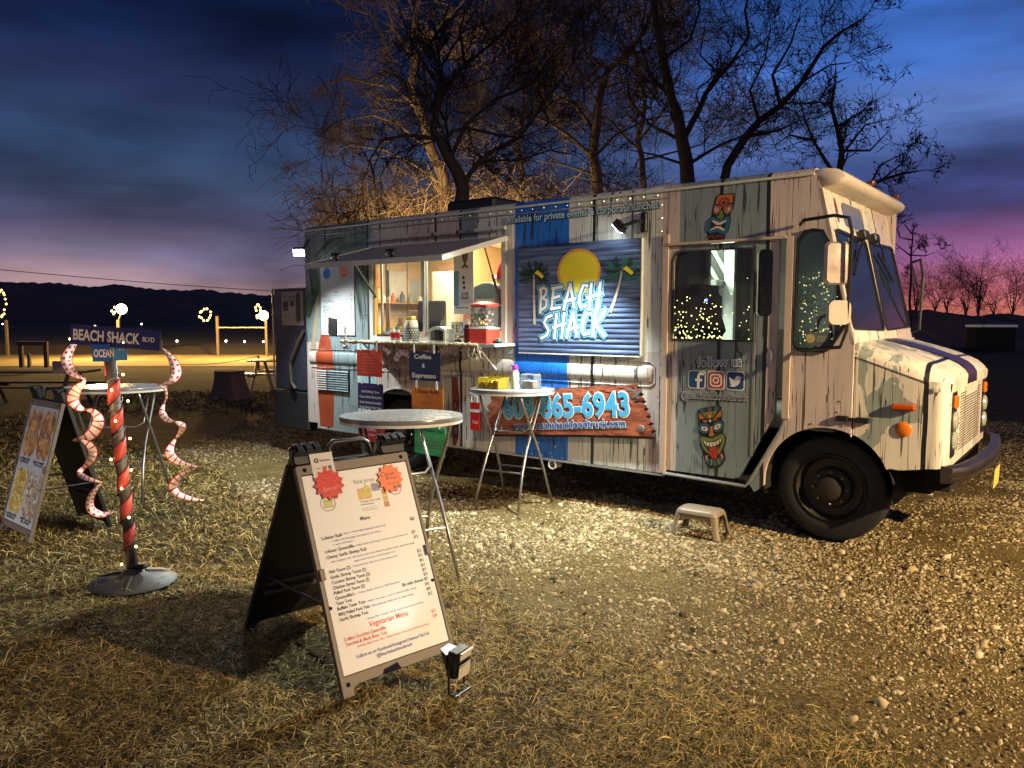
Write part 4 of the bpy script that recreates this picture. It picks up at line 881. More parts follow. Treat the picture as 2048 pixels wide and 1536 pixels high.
LET = {'B': [[(.10, .98), (.02, .05), (.0, -.12)], [(-.08, .90), (.35, 1.0), (.72, .92), (.60, .68), (.22, .52)], [(.22, .52), (.72, .45), (.66, .14), (.05, -.02)]],
 'E': [[(.22, .95), (.04, .02)], [(.10, .93), (.98, 1.0)], [(.08, .50), (.78, .58)], [(-.02, .02), (.86, .08)]],
 'A': [[(.0, -.06), (.52, 1.05)], [(.52, 1.05), (.84, .0)], [(.06, .30), (.92, .40)]],
 'C': [[(.92, .96), (.58, 1.0), (.24, .62), (.12, .22), (.34, .02), (.80, .10)]],
 'H': [[(.20, 1.04), (.02, -.06)], [(.92, 1.08), (.70, -.04)], [(-.10, .44), (1.02, .62)]],
 'S': [[(1.0, 1.02), (.48, .92), (.22, .68), (.44, .52), (.68, .34), (.52, .10), (-.10, -.06)]],
 'K': [[(.24, 1.06), (.0, -.06)], [(1.06, 1.08), (.62, .72), (.20, .46)], [(.20, .46), (.58, .22), (.98, -.04)]]}
def word(st, xs, zb, h, nm):
    obs = []
    for li, (mat, dw, dz) in enumerate(((pm('aqua_glow_print', (.16, .52, .72), .5, var=.05), .074, .002), (dk, .048, .004), (wprint, .031, .006))):
        g = G(); g.M = SIDE; c = 0
        for ch, (a, b), z0 in zip(st, xs, zb):
            for sk in LET[ch]:
                P = [(a+(b-a)*u, z0+h*v) for u, v in sk]
                stroke(g, P, dw, BZ+dz+c*.00004, w1=dw*.86); c += 1
        g.obj(nm+('_glow', '_outline', '')[li], mat, sbd)
word('BEACH', [(-2.70, -2.60), (-2.575, -2.455), (-2.435, -2.30), (-2.285, -2.175), (-2.165, -2.035)], [1.785, 1.79, 1.80, 1.80, 1.80], .205, 'brand_lettering')
word('SHACK', [(-2.68, -2.57), (-2.54, -2.42), (-2.40, -2.27), (-2.25, -2.14), (-2.12, -2.00)], [1.53, 1.535, 1.545, 1.555, 1.56], .20, 'brand_lettering')
# ================================================================ MENU PRINT
def menu_print(M, u0, v0, W_, H_, parent, wz=.001, fat=0.0):
    """u0,v0 = lower left of a .594 x .935 sheet, scaled to W_ x H_"""
    kx, ky = W_/.594, H_/.935
    U = lambda u: u0+(u-.027)*kx
    V = lambda v: v0+(v-.095)*ky
    gk, gb, gr = G(), G(), G()
    def t(g, st, u, v, w, cap): put_text(g, st, U(u), V(v), w*kx, M=M, wz=wz, capheight=cap*ky, bold=(.012 if cap > .014 else 0.0)+fat)
    t(gk, 'Menu', .283, .772, .055, .019)
    for st, u, v, w in [('Lobster Roll-', .06, .716, .112), ('Lobster Quesadilla', .062, .652, .155), ('Cheesy Garlic Shrimp Roll', .063, .624, .215), ('Fish Tacos (2)', .063, .556, .112), ('Garlic Shrimp Tacos (2)', .062, .530, .19), ('Coconut Shrimp Tacos (2)', .063, .505, .205), ('Chicken Street Tacos (2)', .064, .480, .195), ('Pulled Pork Tacos (2)', .063, .456, .165), ("Quesadilla's -", .064, .431, .115), ('Tater Tots', .062, .407, .083), ('Buffalo Tater Tots', .063, .383, .148), ('BBQ Pulled Pork Tots', .064, .357, .165), ('Garlic Shrimp Tots', .063, .332, .152)]:
        t(gk, st, u, v, w, .0155)
    for st, u, v, w in [('$22', .565, .722, .027), ('$17', .557, .655, .024), ('$12', .562, .628, .024), ('$12', .562, .556, .024), ('$12', .563, .532, .024), ('$12', .564, .507, .024), ('$11', .565, .482, .022), ('$11', .566, .458, .022), ('$12', .566, .434, .024), ('$6 with cheese $7', .430, .410, .155), ('$10', .560, .385, .024), ('$10', .563, .360, .024), ('$12', .566, .335, .024)]:
        t(gk, st, u, v, w, .0155)
    for st, u, v, w in [('Both on New England style garlic butter roll', .178, .722, .235), ('1. chilled with salt, pepper, lemon juice & a bit of mayo', .110, .698, .27), ('2. warm with butter', .110, .680, .11), ('cheddar cheese, pico & topped with sour cream & sriracha mayo', .222, .654, .31), ('New England style roll toasted with Garlic Butter & melted cheese, garlic shrimp &', .085, .603, .47), ('topped with a bit sour cream & chipotle aioli', .20, .583, .235), ('Crispy flounder with our sweet & savory slaw', .188, .560, .255), ('Chicken, Buffalo Chicken or BBQ Pulled Pork', .185, .433, .235), ('- chicken, hot sauce, ranch & melted cheddar cheese', .216, .384, .29), ('- Pulled pork, pico, BBQ sauce & melted cheese', .232, .358, .25), ('- Shrimp, Pico, Cheddar cheese, Sour Cream & Sriracha Mayo', .196, .306, .33)]:
        t(gb, st, u, v, w, .0085)
    t(gb, 'Follow us on Facebook/Instagram/Twitter/TikTok', .108, .152, .41, .016); t(gb, '@Beachshackfoodtruck', .21, .128, .20, .016)
    t(gr, 'Vegetarian Menu', .205, .270, .22, .026); t(gr, 'Grilled Zucchini Quesadilla', .063, .240, .226, .0165); t(gr, 'Zucchini & Black Bean Tots', .064, .217, .225, .0165); t(gr, 'Zucchini, Black Beans, Pico, Melted Cheese, Sour Cream & Sriracha Mayo', .12, .198, .41, .0095)
    t(gr, '$12', .562, .247, .024, .0155); t(gr, '$10', .563, .223, .024, .0155)
    gk.obj('menu_lettering', pm('menu_black', (.03, .03, .035), .6), parent); gb.obj('menu_lettering', pm('menu_blue', (.12, .16, .40), .6), parent); gr.obj('menu_lettering', pm('menu_red', (.75, .13, .07), .6), parent)
g = G(); g.M = SIDE; g.box(-5.975, -5.375, 1.51, 2.345, .004, .010); mb = g.obj('menu_board', pm('board_white', (.55, .57, .58), .35, var=.02), truck)
menu_print(SIDE, -5.975, 1.51, .60, .69, mb, wz=.0108, fat=.02)
for (x, z, m, r) in ((-5.86, 2.24, pm('star_blue', (.02, .20, .65), .5), .075), (-5.55, 2.26, pm('star_orange', (.85, .16, .03), .5), .082)):
    g = G(); g.M = SIDE; g.sheet(burst(x, z, r, 12, .8), (), .0108, .0118); o = g.obj('star_sticker', m, mb)
    g = G(); g.M = SIDE
    for k in range(3): stroke(g, [(x-.045, z-.03+k*.025), (x+.01, z-.02+k*.03), (x+.045, z-.02+k*.025)], .006, .0125)
    g.obj('scribble', dk if r < .08 else wprint, o)
# ================================================================ THINGS HANGING ON / STANDING AT THE TRUCK
def tthing(name, label, cat, s, n, z, group=None, rot=0): return thing(name, label, cat, TW(s, n, z), TA+rot, group)
cord = pm('white_tie', (.7, .7, .7), .5)
def card(label, s0, s1, z0, z1, colr, nm, lines, tilt=0, n=-.36, ties=True, stain=None):
    t = tthing('hanging_card', label, 'card sign', s0, n, z0, 'menu cards strung under the counter')
    w, h = s1-s0, z1-z0; M_ = Matrix.Rotation(tilt, 4, 'Y') @ SIDE
    g = G(); g.M = M_; g.box(0, w, 0, h, 0, .004); c = g.obj('card_face', pm(nm, colr, .4, var=.06), t)
    for (st, u, v, ww, cap, m) in lines:
        g = G(); put_text(g, st, u*w, v*h, ww*w, M=M_, wz=.0048, capheight=cap, bold=.02 if cap > .02 else 0); g.obj('card_lettering', m, c)
    g = G(); g.M = M_
    for u in (.16, .80): g.tube([(u*w, h-.012, .004), (u*w-.008, h+.03, .006), (u*w+.004, h+.075, .004)], .0035, 5); g.tube([(u*w+.01, h-.012, .004), (u*w+.012, h+.04, .006), (u*w+.004, h+.075, .004)], .0035, 5)
    g.obj('cord_tie', cord, t)
    return t
pk = pm('peach_ink', (.75, .30, .18), .6)
card('red card with faint orange lines, highest of the left string under the counter', -4.93, -4.53, 1.085, 1.37, (.50, .045, .02), 'red_card', [(s, .22-.02*(len(s) > 16), .82-.115*i, .5+.04*(len(s) > 16), .012, pk) for i, s in enumerate(['Fresh Lobster', 'Buttered Roll', 'Buffalo Chicken Quesadilla', 'BBQ Pulled Pork Quesadilla', 'Lobster Tacos', 'Spicy Shrimp Quesadilla', 'Cheese Quesadilla'])])
card('navy card listing garlic shrimp dishes in white under the red card', -4.92, -4.52, .73, 1.01, (.014, .02, .12), 'navy_card', [('Everything Garlic Shrimp', .08, .84, .8, .018, pm('magenta_ink', (.35, .03, .12), .5)), ('Garlic Shrimp Tacos', .15, .64, .70, .026, wprint), ('Cheesy Garlic Shrimp Roll', .06, .43, .88, .026, wprint), ('Garlic Shrimp Quesadilla', .07, .22, .86, .026, wprint), ('Garlic Shrimp Tater Tots', .06, .03, .86, .026, wprint)])
card('crimson card with white writing, lowest of the left string behind the white table', -4.90, -4.50, .38, .66, (.62, .018, .06), 'crimson_card', [('Pulled Pork Tacos', .2, .82, .62, .024, wprint), ('Pulled Pork Tots', .2, .62, .58, .024, wprint), ('Garlic Shrimp', .16, .42, .5, .024, wprint), ('Coconut Shrimp', .16, .22, .5, .024, wprint)])
card('dark navy Coffee & Espresso card hanging from the counter', -4.12, -3.685, 1.08, 1.37, (.006, .012, .06), 'coffee_card', [('Coffee', .17, .76, .55, .045, wprint), ('&', .42, .46, .10, .042, wprint), ('Espresso', .10, .10, .76, .047, wprint)])
card('orange Lobster Rolls card hanging below the coffee card', -4.09, -3.65, .72, 1.01, (.68, .20, .02), 'orange_card', [('Lobster Rolls', .13, .80, .74, .042, ink), ('New England style', .32, .68, .36, .010, ink), ('chilled with mayo', .30, .48, .40, .012, ink), ('warm with butter', .34, .40, .34, .010, ink), ('Lobster Quesadilla', .06, .14, .88, .042, ink)])
card('bright green Our Amazing Tots card, lowest of the right string', -4.06, -3.63, .335, .625, (.03, .50, .19), 'green_card', [('Our Amazing Tots', .08, .82, .84, .034, ink)]+[(s, .12, .66-.12*i, .74, .014, pm('peach_ink', 0)) for i, s in enumerate(['Tater Tots with Cheese Sauce', 'Buffalo Chicken Tater Tots', 'BBQ Pulled Pork Tater Tots', 'Garlic Shrimp Tater Tots', 'Black Bean & Zucchini Tots'])], .03)
t = tthing('hanging_card', 'narrow bright red strip sign with white band left of the telephone number', 'card sign', -3.565, -.05, .575)
g = G(); g.M = SIDE; g.box(0, .125, 0, .285, 0, .004); g.obj('card_face', pm('coke_red', (.50, .01, .012), .35), t)
g = G(); g.M = SIDE; g.box(.0, .125, .185, .215, .004, .0048); put_text(g, 'Coke', .03, .07, .07, wz=.0048, capheight=.035) ; g.obj('card_lettering', wprint, t)
g = G(); g.tube([(.02, -.004, .28), (.02, -.004, .35), (.10, -.004, .35), (.10, -.004, .28)], .003, 5); g.obj('cord_tie', cord, t)
# tablet on a stand arm
t = tthing('tablet', 'black tablet on a silver arm at the left end of the counter', 'tablet', -5.10, -.36, 1.47)
g = G(); g.M = mframe((-.17, -.10, .06), (.93, -.25, -.10), (-.15, .15, .97)); g.rbox(0, .22, 0, .20, 0, .015, .008); g.obj('screen', black, t)
g = G(); g.tube([(.03, -.07, .15), (.05, -.04, .13), (-.02, 0, .12), (-.02, 0, .0)], .009, 7); g.tube([(-.02, 0, .0), (-.02, 0, -.07)], .012, 7); g.rbox(-.045, .005, -.02, .02, -.10, -.06, .006); g.obj('arm', chrome, t)
# candy machine
t = tthing('candy_machine', 'red and clear gumball machine at the right end of the counter', 'candy machine', -3.24, -.20, 1.466)
cr_ = pm('coral_red', (.75, .055, .035), .35)
g = G(); g.rbox(-.125, .11, -.10, .10, 0, .135, .012); g.obj('base', cr_, t)
g = G(); g.add([(-.12,-.095,.135),(.105,-.095,.135),(.105,.095,.135),(-.12,.095,.135),(-.085,-.06,.165),(.07,-.06,.165),(.07,.06,.165),(-.085,.06,.165)], [(0,1,5,4),(1,2,6,5),(2,3,7,6),(3,0,4,7),(4,5,6,7)]); g.rbox(-.125, .11, -.10, .10, .136, .150, .005); g.obj('tray', wplastic, t)
g = G(); g.rbox(-.115, .10, -.09, .09, .152, .345, .012); g.obj('clear_case', glassm('clear_plastic', (.92, .95, .93), 1.0, .12, (.6, .6, .6)), t)
g = G(); g.rbox(-.12, .105, -.095, .095, .346, .375, .012); g.add([(-.12,-.095,.375),(.105,-.095,.375),(.105,.095,.375),(-.12,.095,.375),(-.06,-.04,.40),(.045,-.04,.40),(.045,.04,.40),(-.06,.04,.40)], [(0,1,5,4),(1,2,6,5),(2,3,7,6),(3,0,4,7),(4,5,6,7)]); g.obj('lid', pm('pink_red_lid', (.70, .10, .09), .4), t)
for k, c in enumerate([(.6, .05, .04), (.7, .55, .05), (.05, .12, .06), (.7, .65, .6), (.03, .03, .03)]):
    g = G()
    for i in range(9): g.ball((R.uniform(-.09, .07), R.uniform(-.07, .07), .18+R.random()*.12*(1 if k else .6)), .014, 6, 4)
    tag(g.obj('candy', pm('candy_%d' % k, c, .3), t), kind='stuff')
# syrup bottle
t = tthing('sauce_bottle', 'dark red sauce bottle with a white cap beside the gumball machine', 'bottle', -3.47, -.20, 1.466)
g = G(); g.lathe([(0, 0), (.034, 0), (.034, .10), (.040, .13), (.030, .165), (.018, .18), (0, .18)], 14); g.obj('body', pm('sauce_red', (.10, .008, .006), .2), t, 40)
g = G(); g.lathe([(0, .181), (.024, .181), (.024, .225), (0, .228)], 12); g.obj('cap', wplastic, t)
t = tthing('squeeze_bottle', 'small black pepper grinder at the foot of the sauce bottle', 'bottle', -3.56, -.24, 1.466)
g = G(); g.rbox(-.035, .03, -.02, .02, 0, .035, .006); g.obj('body', black, t); g = G(); g.lathe([(0, .036), (.012, .036), (.014, .06), (0, .07)], 8); g.obj('cap', wplastic, t)
# ice cream cup dispenser / napkin holder
t = tthing('napkin_dispenser', 'white arched napkin dispenser with black front on the counter', 'dispenser', -3.82, -.20, 1.466)
g = G(); g.rbox(-.12, .12, -.07, .07, 0, .018, .005); g.rbox(-.12, -.085, -.07, .07, .019, .11, .005); g.rbox(.085, .12, -.07, .07, .019, .11, .005)
g.rings([[(x, n, z) for x, z in [(-.12, .111), (-.10, .135), (-.05, .155), (.0, .16), (.05, .155), (.10, .135), (.12, .111), (.085, .11), (.04, .13), (-.04, .13), (-.085, .11)]] for n in (-.07, .07)]); g.obj('shell', pm('greenish_white_plastic', (.62, .66, .58), .35), t)
g = G(); g.rbox(-.03, .03, -.08, .06, .019, .128, .01); g.obj('front', black, t)
# polka dot towel roll
t = tthing('cleaning_caddy', 'grey spotted cloth pouch with a yellow bottle top on the counter', 'pouch', -4.25, -.20, 1.466)
g = G(); g.lathe([(0, 0), (.075, 0), (.082, .05), (.078, .12), (.068, .145), (0, .145)], 20); c = g.obj('pouch', pm('grey_blue_cloth', (.10, .14, .15), .8), t, 60)
for r in range(5):
    for k in range(16):
        a = -pi+pi*(k+.5*(r % 2))/9*1.0; z = .02+r*.025
        if a > .1: continue
        g = G(); g.M = Matrix.Translation((.080*cos(a), .080*sin(a), z)) @ Matrix.Rotation(a+pi/2, 4, 'Z') @ SIDE
        g.sheet(circ(0, 0, .0075, 8), (), .002, .003); g.obj('dot', wprint, c)
g = G(); g.lathe([(.068, .146), (.072, .16), (.060, .215), (.05, .225), (0, .226)], 16); g.obj('paper_roll', pm('paper_white', (.68, .68, .62), .8, bump=.2), t, 60)
g = G(); g.rbox(-.03, .05, -.05, .03, .227, .262, .01); g.obj('yellow_top', pm('mustard', (.55, .42, .06), .4), t)
g = G(); g.tube([(.03, -.07, .20), (.10, -.07, .02)], .006, 6); g.obj('stick', pm('green_stick', (.12, .14, .04), .5), t)
for i, (s, lab) in enumerate([(-4.53, 'red and white drink can, left one of the pair on the counter'), (-4.46, 'red and white drink can, right one of the pair beside the spotted pouch')]):
    t = tthing('drink_can', lab, 'can', s, -.20, 1.466, 'drink cans on the counter')
    g = G(); g.lathe([(0, 0), (.022, 0), (.027, .008), (.027, .105), (.021, .118), (0, .118)], 14); g.obj('can_body', pm('can_white', (.65, .62, .60), .3), t, 40)
    g = G(); g.lathe([(.0275, .03), (.0282, .032), (.0282, .085), (.0275, .09)], 14, cap=False); g.obj('can_label', pm('can_red', (.55, .02, .03), .3), t, 40)
t = tthing('soap_pump', 'small dark pump bottle between the cans and the spotted pouch', 'bottle', -4.38, -.18, 1.466)
g = G(); g.lathe([(0, 0), (.022, 0), (.022, .07), (.012, .08), (0, .08)], 12); g.obj('body', pm('olive_glass', (.10, .10, .04), .3), t); g = G(); g.lathe([(0, .08), (.006, .08), (.006, .11), (0, .11)], 8); g.rbox(-.01, .03, -.008, .008, .11, .125, .003); g.obj('pump', black, t)
t = tthing('toy_truck', 'tiny teal toy at the right corner of the counter', 'toy', -3.08, -.20, 1.466)
g = G(); g.rbox(-.03, .03, -.02, .02, .012, .05, .008); g.obj('body', pm('teal_toy', (.03, .22, .20), .4), t)
for x in (-.02, .02):
    g = G(); g.lathe([(0, 0), (.012, 0), (.012, .045), (0, .045)], 10, Matrix.Translation((x, .0225, .012)) @ Matrix.Rotation(pi/2, 4, 'X')); g.obj('wheel', black, t)
# plate sign made of cut licence plates
t = tthing('plate_letter_sign', 'sign spelling BEACH SHACK in cut license plates inside the serving window', 'sign', -3.92, .06, 1.54)
cols = [(.5, .55, .6), (.6, .5, .12), (.12, .2, .35), (.6, .6, .58), (.55, .42, .10), (.05, .06, .08), (.6, .6, .6), (.07, .16, .30), (.10, .2, .35), (.10, .09, .2)]
for i, ch in enumerate('BEACH SHACK'):
    if ch == ' ': continue
    k = i-(i > 5); g = G(); g.M = SIDE; g.box(k*.056, k*.056+.054, 0, .13, 0, .003); c = g.obj('plate_piece', pm('plate_%d' % k, cols[k % 10], .4), t)
    g = G(); put_text(g, ch, k*.056+.008, .03, .038, M=SIDE, wz=.0036, capheight=.07, bold=.02); g.obj('plate_letter', ink if k not in (2, 5, 7, 8, 9) else wprint, c)
# poster on the glass
t = tthing('window_poster', 'pale tall poster hanging in the middle of the serving window', 'poster', -3.83, .004, 1.75)
g = G(); g.M = SIDE; g.box(.0, .27, 0, .72, 0, .003); P_ = g.obj('sheet', pm('poster_white', (.60, .64, .66), .5), t)
g = G(); g.M = SIDE; g.sheet(circ(.155, .60, .04, 16, ry=.085), (), .003, .004); stroke(g, [(.155, .52), (.155, .50), (.12, .47)], .03, .0042, w1=.02); stroke(g, [(.155, .50), (.19, .47)], .03, .0046, w1=.02); g.obj('spoon_print', pm('olive_ink', (.12, .10, .04), .5), P_)
g = G(); g.M = SIDE; g.box(-.002, .07, .08, .44, .0035, .0045); g.obj('blue_panel', pm('poster_blue', (.10, .25, .42), .5), P_)
g = G(); g.M = SIDE
for k in range(3): g.sheet(circ(.135+.004*k, .37-.05*k, .018, 8), (), .0035, .0045)
put_text(g, 'COSI', .10, .19, .10, wz=.004, capheight=.03, bold=.03); put_text(g, 'KRAB', .10, .15, .10, wz=.004, capheight=.03, bold=.03); g.box(.02, .20, .06, .068, .0035, .0045); g.obj('poster_print', ink, P_)
# santa plush inside the window
t = tthing('hanging_shirt', 'grey shirt with a red santa hat above it at the right of the serving window', 'shirt', -3.36, .10, 1.62)
g = G(); g.M = SIDE; g.sheet([(-.02, 0), (.20, 0), (.22, .22), (.20, .36), (.12, .44), (.04, .40), (-.01, .28)], (), -.05, .0); s_ = g.obj('shirt_body', pm('grey_shirt', (.07, .08, .08), .9, bump=.3), t, bevel=.02)
g = G(); put_text(g, 'THE SHACK', .0, .20, .18, M=SIDE, wz=.006, capheight=.03, bold=.03, rot=.2); g.obj('shirt_print', wprint, s_)
g = G(); 
for _ in range(26): g.ball((R.uniform(.03, .17), R.uniform(-.02, .05), R.uniform(.38, .50)), R.uniform(.02, .035), 6, 4)
g.obj('white_trim', pm('fluffy_white', (.62, .60, .52), .95), t, 'all')
g = G(); g.lathe([(.085, .48), (.075, .56), (.05, .63), (.025, .69), (.0, .71)], 12, Matrix.Translation((.10, .02, 0))); g.obj('santa_hat', pm('santa_red', (.60, .02, .03), .8), t, 60)
# step stool
t = thing('step_stool', 'low beige plastic step stool on the gravel below the truck door', 'step stool', (1.50, 5.99, 0), TA+.02)
stl = pm('beige_plastic', (.22, .175, .12), .45, bump=.15)
g = G(); W2, D2, H2 = .168, .108, .205
def sec(k, hw, hd, z, r=.05): return [(x, y, z) for x, y in rrect(-hw, -hd, hw, hd, r, 4)]
g.rings([sec(0, W2-.012, D2-.012, H2), sec(0, W2, D2, H2-.012), sec(0, W2+.006, D2+.005, H2-.035), sec(0, W2-.004, D2-.005, H2-.035), sec(0, W2-.018, D2-.018, H2-.012)], cap=True); g.obj('top', stl, t, 50)
def leg(sx, sy):
    rg = []
    for z, o, w in ((H2-.03, 0, .06), (H2*.6, .010, .038), (H2*.3, .02, .036), (.02, .034, .044), (0, .038, .047)):
        cx, cy_ = sx*(W2+o), sy*(D2+o*.7); x1 = cx-sx*w; y1 = cy_-sy*w*.95; q = .014
        rg.append([(cx-sx*q, cy_, z), (cx, cy_-sy*q, z), (cx, y1, z), (cx-sx*.012, y1, z), (cx-sx*.012, cy_-sy*.02, z), (cx-sx*.02, cy_-sy*.012, z), (x1, cy_-sy*.012, z), (x1, cy_, z)])
    if sx*sy > 0: rg = [r[::-1] for r in rg]
    g = G(); g.rings(rg); g.obj('leg', stl, t, 50)
for sx in (-1, 1):
    for sy in (-1, 1): leg(sx, sy)
g = G(); g.M = Matrix.Translation((0, -D2, 0)) @ SIDE
g.sheet([(-W2+.05, H2-.036), (-W2+.05, H2-.10), (-W2+.09, H2-.075), (W2-.09, H2-.075), (W2-.05, H2-.10), (W2-.05, H2-.036)], (), -.012, -.004); g.obj('apron', stl, t)
g = G(); g.M = Matrix.Translation((0, D2-.02, 0)) @ SIDE
g.sheet([(-W2+.05, H2-.036), (-W2+.05, H2-.10), (-W2+.09, H2-.075), (W2-.09, H2-.075), (W2-.05, H2-.10), (W2-.05, H2-.036)], (), -.012, -.004); g.obj('apron', stl, t)
# ================================================================ BISTRO TABLES
def bistro(label, loc, rz, r=.40, h=1.07, spread=(.30, .34)):
    t = thing('bistro_table', label, 'table', loc, rz, 'tall folding bistro tables')
    g = G(); g.lathe([(0, h-.012), (r-.03, h-.014), (r-.006, h-.030), (r-.004, h-.012), (r-.008, h-.001), (r-.018, h), (0, h-.003)], 48); g.obj('table_top', pm('grey_white_top', (.17, .175, .18), .25, var=.18, scale=5), t, 40)
    g = G(); g.lathe([(r-.030, h-.050), (r-.008, h-.048), (r-.006, h-.026), (r-.025, h-.024)], 48, cap=False); g.obj('table_rim', wplastic, t, 40)
    sx, sy = spread; top = h-.03
    for fr, s in (('outer', 1), ('inner', -1)):
        w = sx if fr == 'outer' else sx-.035
        for e in (-1, 1):
            y0 = s*sy*.72; 
            P = [(e*w*.80, -y0, top), (e*w*.82, -y0*.75, top-.12), (e*w*.86, y0*.35, h*.48), (e*w*.90, y0*.75, h*.30), (e*w, y0*1.25, .0)]
            g = G(); g.tube(P, .0125, 8); g.obj('leg', steel, t, 'all')
        g = G(); g.tube([(-w*.88, s*sy*.70*.75, h*.30), (w*.88, s*sy*.70*.75, h*.30)], .009, 7); g.obj('cross_bar', steel, t); g = G(); g.tube([(-w*.80, -s*sy*.72, top), (w*.80, -s*sy*.72, top)], .010, 7); g.obj('cross_bar', steel, t)
    g = G(); P = [(-sx*.66, .20, top), (-sx*.66, .0, h*.66), (-sx*.50, -.04, h*.63), (sx*.50, -.04, h*.63), (sx*.66, .0, h*.66), (sx*.66, .20, top)]; g.tube(P, .009, 7); g.obj('brace_loop', steel, t, 'all')
    t.rotation_euler = (Matrix.Rotation(radians(-1.4), 3, 'X') @ Matrix.Rotation(rz, 3, 'Z')).to_euler()
    return t
bistro('tall white folding table by the truck holding a yellow tray and bottle', (0.0, 6.97, 0), TA+.10, .395, 1.07, (.27, .30))
bistro('tall white folding table with an empty top right behind the menu sandwich board', (-.73, 5.02, 0), TA+1.2, .41, 1.07)
bistro('empty tall white folding table behind the striped signpost', (-3.80, 7.32, 0), .12, .45, 1.06, (.36, .38))
def onT(name, label, cat, x, y, g_=None): return thing(name, label, cat, (0.0+x, 6.97+y, 1.071), TA, g_)
t = onT('condiment_tray', 'yellow tray of condiment packets on the table by the truck', 'tray', -.17, -.03)
ylw = glassm('yellow_clear_plastic', (.98, .93, .45), .8, .16, (.62, .52, .10))
g = G()
for a in ((-.12, .12, -.08, -.076, 0, .10), (-.12, .12, .076, .08, 0, .13), (-.12, -.116, -.076, .076, 0, .10), (.116, .12, -.076, .076, 0, .10), (-.116, .116, -.076, .076, .0, .004), (-.02, -.016, -.076, .076, .005, .09)): g.box(*a)
g.obj('tray_walls', ylw, t)
for i in range(9):
    g = G(); x = -.10+i*.024; g.box(x, x+.014, -.06, .05, .006, .06+.02*R.random(), Matrix.Rotation(.05*R.uniform(-1, 1), 4, 'Y')); g.obj('packet', pm(('packet_brown', 'packet_red', 'packet_white')[i % 3], ((.25, .12, .05), (.4, .08, .04), (.6, .55, .4))[i % 3], .5), t)
t = onT('sanitizer_bottle', 'clear bottle with a purple cap standing beside the yellow tray', 'bottle', .03, -.04)
g = G(); g.lathe([(0, 0), (.034, 0), (.036, .01), (.034, .14), (.022, .17), (0, .17)], 16); g.obj('bottle_body', pm('milky_green', (.50, .60, .42), .2), t, 40)
g = G(); g.lathe([(0, .171), (.026, .171), (.028, .19), (.020, .215), (0, .22)], 12); g.rbox(-.05, .01, -.01, .01, .20, .215, .004); g.obj('cap', pm('purple_cap', (.22, .01, .30), .35), t, 40)
t = onT('napkin_box', 'clear plastic box of white napkins on the table by the truck', 'box', .17, .0)
g = G(); g.rbox(-.08, .08, -.06, .06, 0, .13, .008); g.obj('clear_case', glassm('clear_plastic', 0), t)
g = G()
for i in range(12): g.box(-.06+.01*R.random(), .05+.01*R.random(), -.045, .045, .004+i*.0055, .008+i*.0055)
g.obj('napkins', pm('napkin_white', (.75, .78, .8), .8), t)
